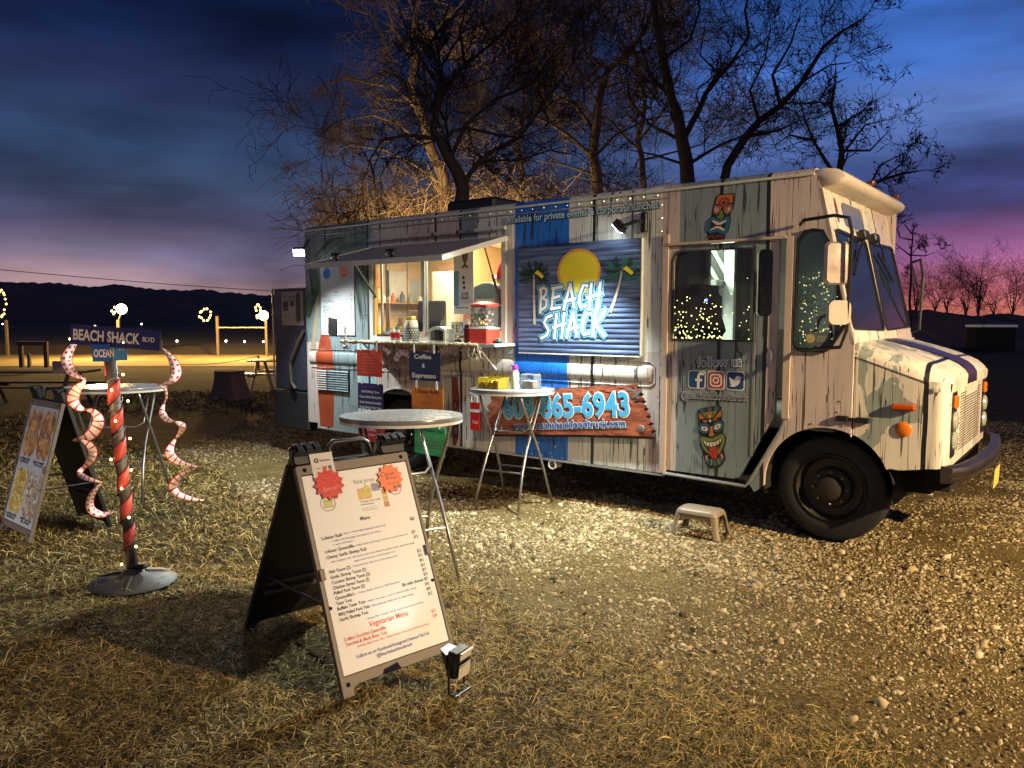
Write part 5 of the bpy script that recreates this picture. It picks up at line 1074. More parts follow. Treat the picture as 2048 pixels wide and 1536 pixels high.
# ================================================================ SANDWICH BOARDS
fm = pm('scuffed_grey_frame', (.15, .115, .085), .5, var=.45, scale=7, bump=.2); bkp = pm('black_board_plastic', (.010, .010, .011), .5)
F1 = Vector((-.7523, 3.3053, 0)); EU = Vector((.7438, .6684, 0)); BV = Vector((-.6684, .7438, 0))
def sandwich(label, F, eu, bv, tilt, back, width=.64, H=1.19, mirror=False):
    t = thing('sandwich_board', label, 'sandwich board', F, 0)
    up = (bv*tilt+Vector((0, 0, 1))).normalized(); M_ = mframe((0, 0, 0), eu, up)
    def panel(M_, front):
        g = G(); g.M = M_; w = width
        outer = [(0, 0), (.055, 0), (.062, .03), (.085, .045), (w-.085, .045), (w-.062, .03), (w-.055, 0), (w, 0), (w, 1.075), (w-.01, 1.085), (.01, 1.085), (0, 1.075)]
        hole = [(.022, .092), (w-.018, .092), (w-.018, 1.036), (.022, 1.036)]
        g.sheet(outer, [hole] if front else (), -.028, 0)
        p = g.obj('front_panel' if front else 'rear_panel', fm if front else bkp, t, bevel=.003)
        g = G(); g.M = M_
        for u0 in (.0, w-.15):
            g = G(); g.M = M_; g.rbox(u0, u0+.15, 1.086, 1.19, -.045, -.005, .01)
            for k in range(3): g.box(u0+.012+.045*k, u0+.042+.045*k, 1.180, 1.200, -.05, -.01)
            g.obj('hinge_block', bkp, p)
        if front:
            g = G(); g.M = M_
            for a, b in ((.035, .055), (w-.035, .055), (.045, 1.060), (w-.045, 1.060)): g.sheet(circ(a, b, .011, 12), (), .0004, .0008)
            g.obj('bolt_hole', pm('hole_black', (.002, .002, .002), 1), p)
            g = G(); g.M = M_
            for a in (.006, w-.034): g.rbox(a, a+.028, .53, .585, .0005, .012, .004)
            g.obj('side_tab', fm, p)
            g = G(); g.M = M_; g.box(.0225, w-.0185, .0925, 1.0355, -.024, -.014); g.obj('panel_backing', bkp, p)
        else:
            g = G(); g.M = M_; g.box(.05, w-.05, .25, .27, -.04, -.03); g.box(.05, w-.05, .32, .335, -.04, -.03); g.obj('rear_rib', pm('rib_grey', (.10, .09, .08), .5), p)
        return p
    p = panel(M_, True)
    bo = bv*back; ax = tilt*1.19/math.hypot(1, tilt); hz_ = 1.19/math.hypot(1, tilt); up2 = (-bv*(back-ax)/hz_+Vector((0, 0, 1))).normalized(); M2 = mframe(bo+eu*width, -eu, up2) @ Matrix.Diagonal((1, math.hypot(hz_, back-ax)/1.19, 1, 1)); panel(M2, False)
    g = G(); g.M = M_; w = width
    g.tube([(.20, 1.08, -.02), (.205, 1.16, -.02), (.235, 1.185, -.02), (w-.235, 1.185, -.02), (w-.205, 1.16, -.02), (w-.20, 1.08, -.02)], .014, 8); g.rbox(.16, w-.16, 1.07, 1.10, -.05, -.006, .008); g.obj('handle', black, t, 'all')
    g = G(); a = eu*.03+up*.40; b = eu*.03+bo+up2*.40; g.tube([a, b], .008, 6); g.obj('spreader', bkp, t); g = G(); a = eu*(width-.03)+up*.40; b = eu*(width-.03)+bo+up2*.40; g.tube([a, b], .008, 6); g.obj('spreader', bkp, t)
    return t, p, M_
t, p, M_ = sandwich('tall sandwich board with white taco menu and red star stickers in the foreground', F1, EU, BV, .43, 1.10)
g = G(); g.M = M_; g.box(.026, .620, .095, 1.032, -.010, -.006); sh = g.obj('menu_sheet', pm('menu_paper', (.76, .76, .74), .55, var=.03), p)
menu_print(M_, .027, .095, .594, .935, sh, wz=-.0045)
for (u, v, r, m, nm) in ((.155, .975, .082, pm('star_red', (.55, .012, .008), .5, bump=.4, bscale=40), 'r'), (.500, .955, .078, pm('star_orange', 0), 'o')):
    g = G(); g.M = M_; g.sheet(burst(u, v, r, 13, .80), (), .0030, .0042); o = g.obj('star_sticker', m, sh)
    g = G(); g.M = M_
    if nm == 'o':
        put_text(g, 'Cajun', u-.055, v+.015, .085, wz=.0048, capheight=.024, shear=.4); put_text(g, 'Shrimp', u-.03, v-.006, .07, wz=.0048, capheight=.016, shear=.4); put_text(g, '& on roll', u-.02, v-.032, .065, wz=.0048, capheight=.012, shear=.3); put_text(g, '$14!', u+.005, v-.056, .045, wz=.0048, capheight=.018, bold=.03)
    else: put_text(g, 'Special', u-.04, v-.03, .08, wz=.0048, capheight=.02, shear=.3)
    g.obj('sticker_scrawl', dk if nm == 'o' else pm('pale_pink_ink', (.8, .3, .25), .5), o)
g = G(); g.M = M_; ring(.132, .885, .042, .007, -.0056); ring(.520, .905, .040, .007, -.0059)
g.sheet(rrect(.108, .862, .156, .905, .006), (), -.0056, -.0050); o = g.obj('award_seal', pm('seal_grey', (.40, .38, .33), .5), sh)
g = G(); g.M = M_; g.box(.110, .150, .872, .888, -.0049, -.0044); g.sheet([(.135, .89), (.155, .905), (.145, .915), (.125, .905)], (), -.0049, -.0044); g.box(.312, .372, .885, .905, -.0052, -.0046); g.sheet([(.345, .91), (.375, .935), (.355, .945), (.335, .925)], (), -.0052, -.0046); g.obj('logo_print', pm('lime_yellow', (.50, .52, .06), .5), sh)
g = G(); g.M = M_; g.sheet(rrect(.300, .872, .378, .930, .006), (), -.0058, -.0054); g.obj('magazine_print', pm('peach_photo', (.60, .36, .16), .5, var=.4, scale=60), sh)
g = G(); g.M = M_; g.box(.384, .430, .905, .945, -.0058, -.0052); g.obj('magazine_print', pm('grey_violet_photo', (.22, .22, .32), .5, var=.4, scale=60), sh)
g = G(); g.M = M_; put_text(g, 'New Jersey', .293, .955, .120, wz=-.005, capheight=.024); g.obj('masthead_lettering', pm('sage_ink', (.22, .26, .16), .5), sh)
g = G(); g.M = M_; put_text(g, 'The Best Food Trucks', .305, .858, .115, wz=-.005, capheight=.009); put_text(g, 'in New Jersey', .305, .843, .075, wz=-.005, capheight=.009); put_text(g, 'Voted by readers of', .305, .826, .08, wz=-.005, capheight=.004); put_text(g, 'the Garden State and beyond', .305, .815, .09, wz=-.005, capheight=.004); g.obj('caption_lettering', ink, sh)
for k in range(5):
    g = G(); g.M = M_; v = .815+k*.032; g.box(.437, .466, v, v+.029, -.0058, -.005); g.obj('food_photo', pm('food_photo_%d' % (k % 2), ((.45, .20, .04), (.55, .38, .14))[k % 2], .5, var=.6, scale=70), sh)
g = G(); g.M = mframe((.0, .0, 0), EU, (BV*.43+Vector((0, 0, 1)))); g.M = M_; g.rbox(.083, .205, 1.00, 1.135, .0005, .002, .0005); pc = g.obj('payment_card', pm('payment_card', (.60, .56, .52), .5, var=.04), p)
g = G(); g.M = M_; g.sheet(rrect(.103, 1.088, .125, 1.110, .004), [rrect(.108, 1.093, .120, 1.105, .002)], .0022, .003); g.box(.1115, .1165, 1.0965, 1.1015, .0022, .003); put_text(g, 'Square', .132, 1.092, .055, wz=.0028, capheight=.013, bold=.01); put_text(g, 'VISA', .105, 1.055, .022, wz=.0028, capheight=.007); g.obj('card_print', ink, pc)
g = G(); g.M = M_; g.sheet(circ(.145, 1.059, .009, 12), (), .0022, .0027); g.sheet(circ(.155, 1.059, .009, 12), (), .003, .0035); g.obj('card_print', pm('tiki_orange', 0), pc)
g = G(); g.M = M_; g.box(.170, .188, 1.050, 1.068, .0022, .003); g.obj('card_print', ib, pc)
# second board, at the left edge
Q = Vector((-4.17, 6.12, 0)); E2 = Vector((.770, -.638, 0)).normalized(); B2 = Vector((.638, .770, 0)).normalized()
t2, p2, M2_ = sandwich('sandwich board with fried food photographs at the left edge of the lawn', Q, E2, B2, .27, .62, .64)
g = G(); g.M = M2_; g.box(.026, .620, .095, 1.032, -.010, -.006); sh2 = g.obj('photo_sheet', pm('photo_sheet_grey', (.50, .50, .55), .4, var=.3, scale=6), p2)
def foodmat(name, a, b, c, sc_):
    m, nt, N, L, pp = nodes(name); tc = N.new('ShaderNodeTexCoord')
    n = N.new('ShaderNodeTexVoronoi'); n.inputs['Scale'].default_value = sc_; n.inputs['Randomness'].default_value = 1
    nn = N.new('ShaderNodeTexNoise'); nn.inputs['Scale'].default_value = sc_*.7; nn.inputs['Detail'].default_value = 5; nn.inputs['Distortion'].default_value = 2; L.new(tc.outputs['Object'], nn.inputs['Vector']); L.new(nn.outputs['Color'], n.inputs['Vector'])
    r = N.new('ShaderNodeValToRGB'); cr = r.color_ramp; cr.elements[0].position = .3; cr.elements[0].color = (*a, 1); cr.elements[1].position = .7; cr.elements[1].color = (*c, 1); e = cr.elements.new(.5); e.color = (*b, 1)
    L.new(nn.outputs[0], r.inputs[0]); L.new(r.outputs[0], pp.inputs['Base Color']); pp.inputs['Roughness'].default_value = .4; return m
fA = foodmat('fried_food_photo', (.10, .03, .01), (.45, .20, .04), (.75, .50, .20), 14); fB = foodmat('loaded_fries_photo', (.15, .05, .01), (.60, .42, .05), (.80, .75, .50), 26); fC = foodmat('taco_photo', (.10, .10, .12), (.40, .30, .18), (.80, .82, .85), 22)
for (a, b, c, d, m) in ((.05, .32, .62, 1.00, fA), (.33, .60, .62, 1.00, fA), (.05, .32, .16, .52, fB), (.33, .60, .16, .52, fC)):
    g = G(); g.M = M2_; 
    for k in range(4):
        cx = a+(b-a)*(.28+.45*(k % 2)); cz = c+(d-c)*(.28+.45*(k//2)); g.sheet(E_(cx, cz, (b-a)*.27, (d-c)*.30, 12, R.uniform(-.4, .4)), (), -.0055+.0004*k, -.0052+.0004*k)
    g.obj('food_photo', m, sh2)
g = G(); g.M = M2_
for (u, v, st, st2) in ((.05, .565, 'LOBSTER', 'QUESADILLA'), (.34, .565, 'GARLIC SHRIMP', 'TACOS'), (.05, .115, 'LOADED TOTS', 'BUFFALO'), (.36, .12, 'FISH TACOS', 'SLAW')):
    put_text(g, st, u, v+.022, .22, wz=-.0038, capheight=.018, bold=.03); put_text(g, st2, u+.02, v, .18, wz=-.0038, capheight=.018, bold=.03)
g.obj('photo_lettering', ink, sh2)
# solar spot lamp in front of the menu board
t = thing('solar_spotlight', 'small black solar spotlight on a stake at the foot of the menu board', 'spotlight', (-.245, 3.37, 0), math.atan2(-.62, .78)+.15)
g = G(); g.M = Matrix.Translation((.0, 0, .145)) @ Matrix.Rotation(.12, 4, 'Y') @ Matrix.Rotation(-.0, 4, 'X')
g.rbox(-.03, .025, -.052, .052, -.06, .065, .008); hd = g.obj('lamp_head', black, t)
g = G(); g.M = mframe((.028, -.045, .085), (0, 1, 0), (.12, 0, 1)); g.box(0, .09, 0, .055, 0, .002); g.box(0, .09, .062, .066, 0, .004); g.box(0, .09, .090, .118, 0, .002); g.box(-.004, .094, .122, .128, 0, .012); g.obj('solar_panel', pm('pale_panel', (.50, .46, .36), .3), hd)
g = G(); g.M = mframe((.028, -.045, .085), (0, 1, 0), (.12, 0, 1))
for k in range(10): g.box(.003+k*.009, .008+k*.009, .068, .084, .0, .003)
g.obj('cooling_fin', black, hd)
g = G(); g.add([(-.03, -.05, .19), (-.03, .05, .19), (-.075, .035, .205), (-.075, -.035, .205), (-.03, -.05, .12), (-.03, .05, .12)], [(0, 1, 2, 3), (4, 5, 1, 0), (0, 3, 4), (1, 5, 2), (4, 3, 2, 5)]); g.obj('lamp_visor', black, hd)
g = G(); g.tube([(-.01, -.058, .14), (-.01, -.062, .02), (.02, -.055, .008), (.03, .055, .008), (-.01, .062, .02), (-.01, .058, .14)], .006, 6); g.tube([(0, 0, .02), (0, 0, -.03)], .008, 6); g.obj('bracket', black, t)
# ================================================================ STRIPED SIGNPOST
t = thing('street_sign_post', 'leaning post in striped ribbon with blue BEACH SHACK BLVD street signs', 'signpost', (-2.45, 4.84, 0), 0)
g = G(); g.lathe([(0, 0), (.262, 0), (.266, .010), (.25, .022), (.12, .050), (.06, .068), (.05, .10), (0, .10)], 40); bs = g.obj('base', pm('concrete_grey_plastic', (.04, .036, .032), .5, bump=.15), t, 50)
for k in range(3):
    a = -1.3+k*2.1; g = G(); g.tube([(.08*cos(a), .08*sin(a), .064), (.18*cos(a), .18*sin(a), .040), (.245*cos(a), .245*sin(a), .022)], [.012, .010, .004], 6); g.obj('base_rib', pm('concrete_grey_plastic', 0), bs)
g = G(); g.rbox(-.03, .10, -.04, .04, .10, .125, .01); g.tube([(.02, -.03, .12), (.09, -.03, .125)], .012, 6); g.obj('clamp', black, bs)
top = Vector((-.095, 0, 1.62)); bot = Vector((.0, 0, .08)); rp = .034
g = G(); g.tube([bot, top], rp, 14); g.obj('pole', pm('brown_grey_pole', (.10, .085, .075), .5), t, 'all')
def stripes(name, axis_scale, kind, thr=.5, base=(.85, .74, .70), ink_=(.42, .010, .02), attr=True):
    m, nt, N, L, pp = nodes(name)
    at_ = N.new('ShaderNodeAttribute'); at_.attribute_name = 'uvw'; sx = N.new('ShaderNodeSeparateXYZ'); L.new(at_.outputs['Vector'], sx.inputs[0])
    def M(op, a, b=None, c=None):
        n = N.new('ShaderNodeMath'); n.operation = op
        for i, v in enumerate((a, b, c)):
            if v is None: continue
            if isinstance(v, (int, float)): n.inputs[i].default_value = v
            else: L.new(v, n.inputs[i])
        return n.outputs[0]
    u, v = sx.outputs[0], sx.outputs[1]   # u along in m, v across 0..1
    if kind == 'long': f = M('LESS_THAN', M('FRACT', M('MULTIPLY', v, axis_scale)), thr)
    elif kind == 'stripe': f = M('LESS_THAN', M('FRACT', M('MULTIPLY', u, axis_scale)), thr)
    else:
        fu = M('SUBTRACT', M('FRACT', M('MULTIPLY', u, axis_scale)), .5); row = M('FLOOR', M('MULTIPLY', v, 2))
        fu = M('SUBTRACT', M('FRACT', M('ADD', M('MULTIPLY', u, axis_scale), M('MULTIPLY', row, .5))), .5); fv = M('MULTIPLY', M('SUBTRACT', M('FRACT', M('MULTIPLY', v, 2)), .5), .9)
        f = M('LESS_THAN', M('ADD', M('MULTIPLY', fu, fu), M('MULTIPLY', fv, fv)), .055)
    e = M('GREATER_THAN', M('ABSOLUTE', M('SUBTRACT', v, .5)), .42); f = M('MAXIMUM', f, e)
    mx = N.new('ShaderNodeMix'); mx.data_type = 'RGBA'; L.new(f, mx.inputs[0]); mx.inputs[6].default_value = (*base, 1); mx.inputs[7].default_value = (*ink_, 1)
    L.new(mx.outputs[2], pp.inputs['Base Color']); pp.inputs['Roughness'].default_value = .5
    ts = pp.inputs['Transmission Weight']; return m
def ribbon(name, Ls, Rs, mat, parent, th=.0015):
    n = len(Ls); vs = [tuple(p) for p in Ls]+[tuple(p) for p in Rs]; fs = [(i, i+1, i+1+n, i+n) for i in range(n-1)]
    g = G(); g.add(vs, fs); o = g.obj(name, mat, parent, 'all')
    mid = 0; us = [0]
    for i in range(1, n): mid += ((Vector(Ls[i])+Vector(Rs[i]))/2-(Vector(Ls[i-1])+Vector(Rs[i-1]))/2).length; us.append(mid)
    a = o.data.attributes.new('uvw', 'FLOAT_VECTOR', 'POINT')
    for i in range(n): a.data[i].vector = (us[i], 0, 0); a.data[i+n].vector = (us[i], 1, 0)
    so = o.modifiers.new('thick', 'SOLIDIFY'); so.thickness = th
    return o
rs = stripes('red_stripe_fabric', 7, 'long', .35, (.62, .10, .07), (.20, .008, .012)); ws_ = stripes('white_red_stripe_card', 22, 'stripe', .22); wd = stripes('white_red_dot_card', 26, 'dots')
# ribbon wound round the pole
P0 = []; P1 = []
for i in range(120):
    tt = i/119; a = tt*2*pi*6.6+.6; c = bot.lerp(top, .06+tt*.80); r = rp+.006
    w = .055*(1 if tt > .08 else tt/.08)
    P0.append(c+Vector((r*cos(a), r*sin(a), -w))); P1.append(c+Vector((r*cos(a-.0), r*sin(a), w)))
ribbon('wound_ribbon', P0, P1, rs, t)
g = G()
P = [bot.lerp(top, .03+k/90*.90)+Vector((rp*1.35*cos(k*.55), rp*1.35*sin(k*.55), 0)) for k in range(91)]; g.tube(P, .0022, 4); g.obj('light_wire', pm('clear_wire', (.25, .22, .18), .4), t)
wb = pm('pole_bulb', (1, .8, .4), .5, emit=(1, .66, .22), es=14)
for (px_, pz, dy) in [(246, 749, -.05), (223, 780, -.05), (256, 802, -.05), (231, 842, -.06), (260, 877, -.05), (262, 940, -.05), (243, 977, -.06), (258, 1035, -.06), (272, 1093, -.06), (243, 1129, -.05), (190, 653, -.03), (223, 660, -.04), (258, 671, -.04), (247, 685, -.05), (140, 678, 0), (139, 787, 0), (222, 919, -.03)]:
    x = (px_-1024)/1535; y = -(pz-768)/1535; ry = cos(PITCH)+y*sin(PITCH); rz_ = -sin(PITCH)+y*cos(PITCH); k = (4.84+dy)/ry
    g = G(); g.ball((x*k+2.45, dy, CAMH+rz_*k), .008, 6, 5); g.obj('fairy_bulb', wb, t, 'all')
# street name plates
M_ = mframe((-.305, -.055, 1.545), (.990, .0, -.075), (.075, -.0, .99))
g = G(); g.M = M_; g.rbox(0, .56, 0, .125, -.003, 0, .001); pl1 = g.obj('street_plate', pm('indigo_plate', (.025, .025, .11), .4), t)
g = G(); g.M = M_; put_text(g, 'BEACH SHACK', .02, .032, .415, wz=.002, capheight=.066, bold=.03); put_text(g, 'BLVD', .452, .050, .075, wz=.002, capheight=.030, bold=.02); g.obj('plate_lettering', pm('hand_painted_cream', (.68, .62, .58), .5), pl1)
M_ = mframe((-.165, -.062, 1.435), (1, -.05, 0), (0, 0, 1)); g = G(); g.M = M_; g.rbox(0, .115, 0, .108, -.003, 0, .001); pl2 = g.obj('street_plate', pm('bright_blue_plate', (.02, .09, .32), .4), t)
g = G(); g.M = M_; put_text(g, 'OCEAN', .012, .030, .13, wz=.002, capheight=.048, bold=.03); g.obj('plate_lettering', pm('hand_painted_cream', 0), pl2)
M_ = mframe((-.048, -.052, 1.442), (1, .25, 0), (0, 0, 1)); g = G(); g.M = M_; g.rbox(.012, .088, 0, .095, -.003, 0, .001); pl3 = g.obj('street_plate', pm('sea_blue_plate', (.05, .20, .36), .3), t)
g = G(); g.M = M_; put_text(g, 'AVE', .04, .062, .035, wz=.002, capheight=.014); g.obj('plate_lettering', pm('hand_painted_cream', 0), pl3)
# dangling paper spirals (crescent pieces joined in a twisting strip), traced as centre line + width in the plane of the post, with depth
def spiral(label, pieces, dots_at, ph):
    x0, z0 = pieces[0][0][0], pieces[-1][-1][1]
    def P3(x, y, dy):
        cx = (x-1024)/1535; cyy = -(y-768)/1535; ry = cos(PITCH)+cyy*sin(PITCH); k = (4.84+dy)/ry
        return Vector((cx*k, 4.84+dy, CAMH+(-sin(PITCH)+cyy*cos(PITCH))*k))
    org = P3(x0, z0, 0)
    tt_ = thing('paper_spiral', label, 'paper spiral', org, 0, 'dangling red and white paper spirals')
    for j, pc in enumerate(pieces):
        # smooth resample
        n = len(pc); S = []
        def cr(a, b, c, d, t): return .5*((2*b)+(-a+c)*t+(2*a-5*b+4*c-d)*t*t+(-a+3*b-3*c+d)*t**3)
        for i in range(n-1):
            q = [pc[max(i-1, 0)], pc[i], pc[i+1], pc[min(i+2, n-1)]]
            for k in range(6): S.append(tuple(cr(q[0][m], q[1][m], q[2][m], q[3][m], k/6) for m in range(3)))
        S.append(tuple(pc[-1])); m = len(S); Ls = []; Rs = []
        for i, (x, y, w) in enumerate(S):
            a = S[max(i-1, 0)]; b = S[min(i+1, m-1)]; tx, ty = b[0]-a[0], b[1]-a[1]; l = math.hypot(tx, ty)+1e-6; nx_, ny_ = -ty/l, tx/l
            u = i/(m-1); dy = .07*sin(pi*(u-.5))*(1 if j % 2 else -1)+ph; w = max(w, 1.2)
            Ls.append(P3(x+nx_*w/2, y+ny_*w/2, dy-.025*w/20)-org); Rs.append(P3(x-nx_*w/2, y-ny_*w/2, dy+.025*w/20)-org)
        ribbon('spiral_piece', Ls, Rs, wd if j in dots_at else ws_, tt_)
    g = G(); a = P3(*pieces[0][0][:2], ph)-org; g.tube([a, a+Vector((.0, 0, .05))], .0015, 4); g.obj('hanging_thread', pm('clear_wire', 0), tt_)
spiral('longer paper spiral with polka dots at both ends, left of the signpost', [
    [(155, 682, 2), (148, 689, 12), (136, 708, 21), (133, 725, 24), (142, 742, 20), (157, 752, 10), (171, 758, 3)], [(171, 758, 3), (166, 767, 10), (153, 780, 22), (146, 798, 27), (155, 813, 18), (171, 820, 4)],
    [(171, 820, 4), (187, 824, 14), (197, 842, 25), (187, 864, 24), (168, 877, 16), (145, 881, 3)], [(160, 878, 3), (177, 889, 14), (185, 902, 20), (181, 919, 18), (168, 935, 8)],
    [(168, 935, 8), (159, 946, 12), (172, 956, 12), (203, 965, 3)], [(203, 965, 3), (190, 980, 10), (180, 1000, 16), (183, 1020, 19), (204, 1029, 13), (233, 1023, 2)]], (0, 5), -.04)
spiral('paper spiral with one polka dot piece on top, right of the signpost', [
    [(324, 696, 2), (336, 708, 9), (349, 728, 20), (352, 748, 22), (342, 762, 14), (323, 769, 4), (309, 767, 2)], [(316, 769, 3), (329, 776, 7), (333, 791, 6), (329, 806, 3)],
    [(329, 806, 3), (324, 824, 14), (333, 838, 13), (348, 843, 3)], [(348, 843, 3), (364, 851, 15), (362, 863, 12), (352, 876, 4)], [(352, 876, 4), (342, 894, 15), (340, 908, 21), (355, 922, 14), (378, 930, 6), (397, 934, 2)],
    [(397, 934, 2), (376, 943, 6), (355, 958, 14), (346, 976, 20), (360, 990, 14), (384, 998, 9), (407, 1001, 2)]], (0,), -.02)
# ================================================================ GROUND
rs_ = np.random.RandomState(5)
_k = rs_.normal(size=(7, 2)); _p = rs_.uniform(0, 6.28, 7)
def snoise(x, y, f):
    s = 0
    for i in range(7): s = s+np.sin((x*_k[i, 0]+y*_k[i, 1])*f+_p[i]+1.7*np.sin((x*_k[i, 1]-y*_k[i, 0])*f*.6+i))
    return s/7
BX = np.array([-9, -4.5, -3.2, -2.6, -1.8, -.61, -.29, -.07, .2, .6, .86, 1.14, 1.35, 1.47, 2.2, 4]); BY = np.array([13.5, 9.6, 8.3, 7.2, 6.4, 5.5, 4.65, 4.33, 3.95, 3.75, 3.42, 3.13, 2.94, 2.78, 2.0, 0])
def gravel(x, y):
    d = (y-np.interp(x, BX, BY))*.75+.16*snoise(x, y, 2.6)+.10*snoise(x, y, 7.5)
    m = np.clip(d/.42+.3, 0, 1); m = m*m*(3-2*m)
    far = np.clip((y-13)/3, 0, 1)*np.clip((3-x)/3, 0, 1)
    return m*(1-far)
def height(x, y):
    near = np.exp(-((x/14)**2+((y-6)/12)**2))
    h = near*(.018*snoise(x, y, .9)+.010*snoise(x, y, 3.1)+.004*snoise(x, y, 11))
    return h-.012
def axis(a, b, n, lo, hi, m):
    mid = np.linspace(a, b, n); st = (b-a)/(n-1)
    L_ = a-st*(np.geomspace(1, (a-lo)/st, m)); H_ = b+st*np.geomspace(1, (hi-b)/st, m)
    return np.concatenate([L_[::-1], mid, H_])
gx = axis(-6.5, 8, 300, -900, 900, 26); gy = axis(1.2, 13, 250, -60, 1500, 26)
X, Y = np.meshgrid(gx, gy); Z = height(X, Y)
def fast_mesh(name, V, F, mat, kind=None, smooth=False, label=None, parent=None):
    """V (n,3) array, F (m,k) array"""
    me = bpy.data.meshes.new(name); V = np.asarray(V, np.float32); F = np.asarray(F, np.int32)
    me.vertices.add(len(V)); me.vertices.foreach_set('co', V.ravel()); k = F.shape[1]
    me.loops.add(F.size); me.loops.foreach_set('vertex_index', F.ravel()); me.polygons.add(len(F))
    me.polygons.foreach_set('loop_start', np.arange(0, F.size, k, dtype=np.int32)); me.polygons.foreach_set('loop_total', np.full(len(F), k, np.int32))
    if smooth: me.polygons.foreach_set('use_smooth', np.ones(len(F), bool))
    me.materials.append(mat); me.update(calc_edges=True); me.validate()
    o = bpy.data.objects.new(name, me); col.objects.link(o)
    if parent: o.parent = parent
    return tag(o, label, None, None, kind)
nx, ny = len(gx), len(gy); ii = (np.arange(ny-1)[:, None]*nx+np.arange(nx-1)[None, :]).ravel()
def ground_mat():
    m, nt, N, L, p = nodes('soil_gravel_turf')
    tc = N.new('ShaderNodeTexCoord'); at_ = N.new('ShaderNodeAttribute'); at_.attribute_name = 'gravel'
    def nz(s, d=6, ro=.6):
        n = N.new('ShaderNodeTexNoise'); n.inputs['Scale'].default_value = s; n.inputs['Detail'].default_value = d; n.inputs['Roughness'].default_value = ro; L.new(tc.outputs['Object'], n.inputs['Vector']); return n.outputs[0]
    def ramp(f, st):
        r = N.new('ShaderNodeValToRGB'); cr = r.color_ramp; cr.elements[0].position = st[0][0]; cr.elements[0].color = (*st[0][1], 1); cr.elements[1].position = st[-1][0]; cr.elements[1].color = (*st[-1][1], 1)
        for q, c in st[1:-1]: e = cr.elements.new(q); e.color = (*c, 1)
        L.new(f, r.inputs[0]); return r.outputs[0]
    tf = ramp(nz(9), [(.3, (.022, .015, .006)), (.55, (.07, .05, .018)), (.75, (.13, .095, .036))])
    gv = ramp(nz(60, 8, .7), [(.35, (.022, .016, .006)), (.52, (.12, .09, .036)), (.68, (.27, .21, .095))])
    so = ramp(nz(3.5, 5), [(.38, (.8, .72, .6)), (.6, (1.15, 1.1, 1.0))])
    mu = N.new('ShaderNodeMix'); mu.data_type = 'RGBA'; mu.blend_type = 'MULTIPLY'; mu.inputs[0].default_value = 1; L.new(gv, mu.inputs[6]); L.new(so, mu.inputs[7])
    mx = N.new('ShaderNodeMix'); mx.data_type = 'RGBA'; L.new(at_.outputs['Fac'], mx.inputs[0]); L.new(tf, mx.inputs[6]); L.new(mu.outputs[2], mx.inputs[7]); L.new(mx.outputs[2], p.inputs['Base Color'])
    p.inputs['Roughness'].default_value = .95; p.inputs['Specular IOR Level'].default_value = .15
    b = N.new('ShaderNodeBump'); b.inputs['Strength'].default_value = .9; b.inputs['Distance'].default_value = .02; L.new(nz(55, 8, .7), b.inputs['Height']); L.new(b.outputs[0], p.inputs['Normal'])
    return m
gr = fast_mesh('ground', np.stack([X.ravel(), Y.ravel(), Z.ravel()], 1), np.stack([ii, ii+1, ii+1+nx, ii+nx], 1), ground_mat(), 'structure', True)
a = gr.data.attributes.new('gravel', 'FLOAT', 'POINT'); a.data.foreach_set('value', gravel(X.ravel(), Y.ravel()).astype(np.float32))
def island_mat(name, stops, rough=.9, spec=.2, extra=None):
    m, nt, N, L, p = nodes(name); ge = N.new('ShaderNodeNewGeometry'); r = N.new('ShaderNodeValToRGB'); cr = r.color_ramp
    cr.elements[0].position = stops[0][0]; cr.elements[0].color = (*stops[0][1], 1); cr.elements[1].position = stops[-1][0]; cr.elements[1].color = (*stops[-1][1], 1)
    for q, c in stops[1:-1]: e = cr.elements.new(q); e.color = (*c, 1)
    L.new(ge.outputs['Random Per Island'], r.inputs[0]); L.new(r.outputs[0], p.inputs['Base Color']); p.inputs['Roughness'].default_value = rough; p.inputs['Specular IOR Level'].default_value = spec
    return m
def sample(n, x0, x1, y0, y1, fn, ypow=1.0):
    x = rs_.uniform(x0, x1, n*3); y = y0+(y1-y0)*rs_.uniform(0, 1, n*3)**ypow
    # keep to the wedge in view, with a margin
    k = (np.abs(x) < y*.72+.9) & (rs_.uniform(0, 1, n*3) < fn(x, y)); return x[k][:n], y[k][:n]
def cuff(x, y):   # gravel bare-dirt patches
    return np.clip(.5+1.25*snoise(x, y, 1.5)+.5*snoise(x*.6, y, 4.2), .03, 1)
# stones
OV = np.array([(1,0,-.4),(-.7,.8,-.4),(-.3,-1,-.4),(.5,.5,.75),(-.65,-.1,.85),(.3,-.6,.7)], float); OF = np.array([(3,4,5),(0,1,3),(1,4,3),(1,2,4),(2,5,4),(2,0,5),(0,3,5)])
def stones(n, y0, y1, s0, s1, sig, fn, ypow=1.0):
    x, y = sample(n, -4.5, 8.5, y0, y1, fn, ypow); n = len(x)
    s = (s0+(s1-s0)*(y-y0)/(y1-y0))*np.exp(rs_.normal(0, sig, n)); s = np.minimum(s, .04)
    V = OV[None]*(1+rs_.uniform(-.3, .3, (n, 6, 1)))+rs_.uniform(-.22, .22, (n, 6, 3)); V *= s[:, None, None]*np.stack([rs_.uniform(.8, 1.5, n), rs_.uniform(.7, 1.1, n), rs_.uniform(.45, .8, n)], 1)[:, None, :]
    a = rs_.uniform(0, 6.28, n); c, d = np.cos(a), np.sin(a); X_ = V[:, :, 0]*c[:, None]-V[:, :, 1]*d[:, None]; Y_ = V[:, :, 0]*d[:, None]+V[:, :, 1]*c[:, None]
    V = np.stack([X_+x[:, None], Y_+y[:, None], V[:, :, 2]+(height(x, y)+s*.10)[:, None]], 2)
    F = (OF[None]+(np.arange(n)*6)[:, None, None]).reshape(-1, 3); return V.reshape(-1, 3), F
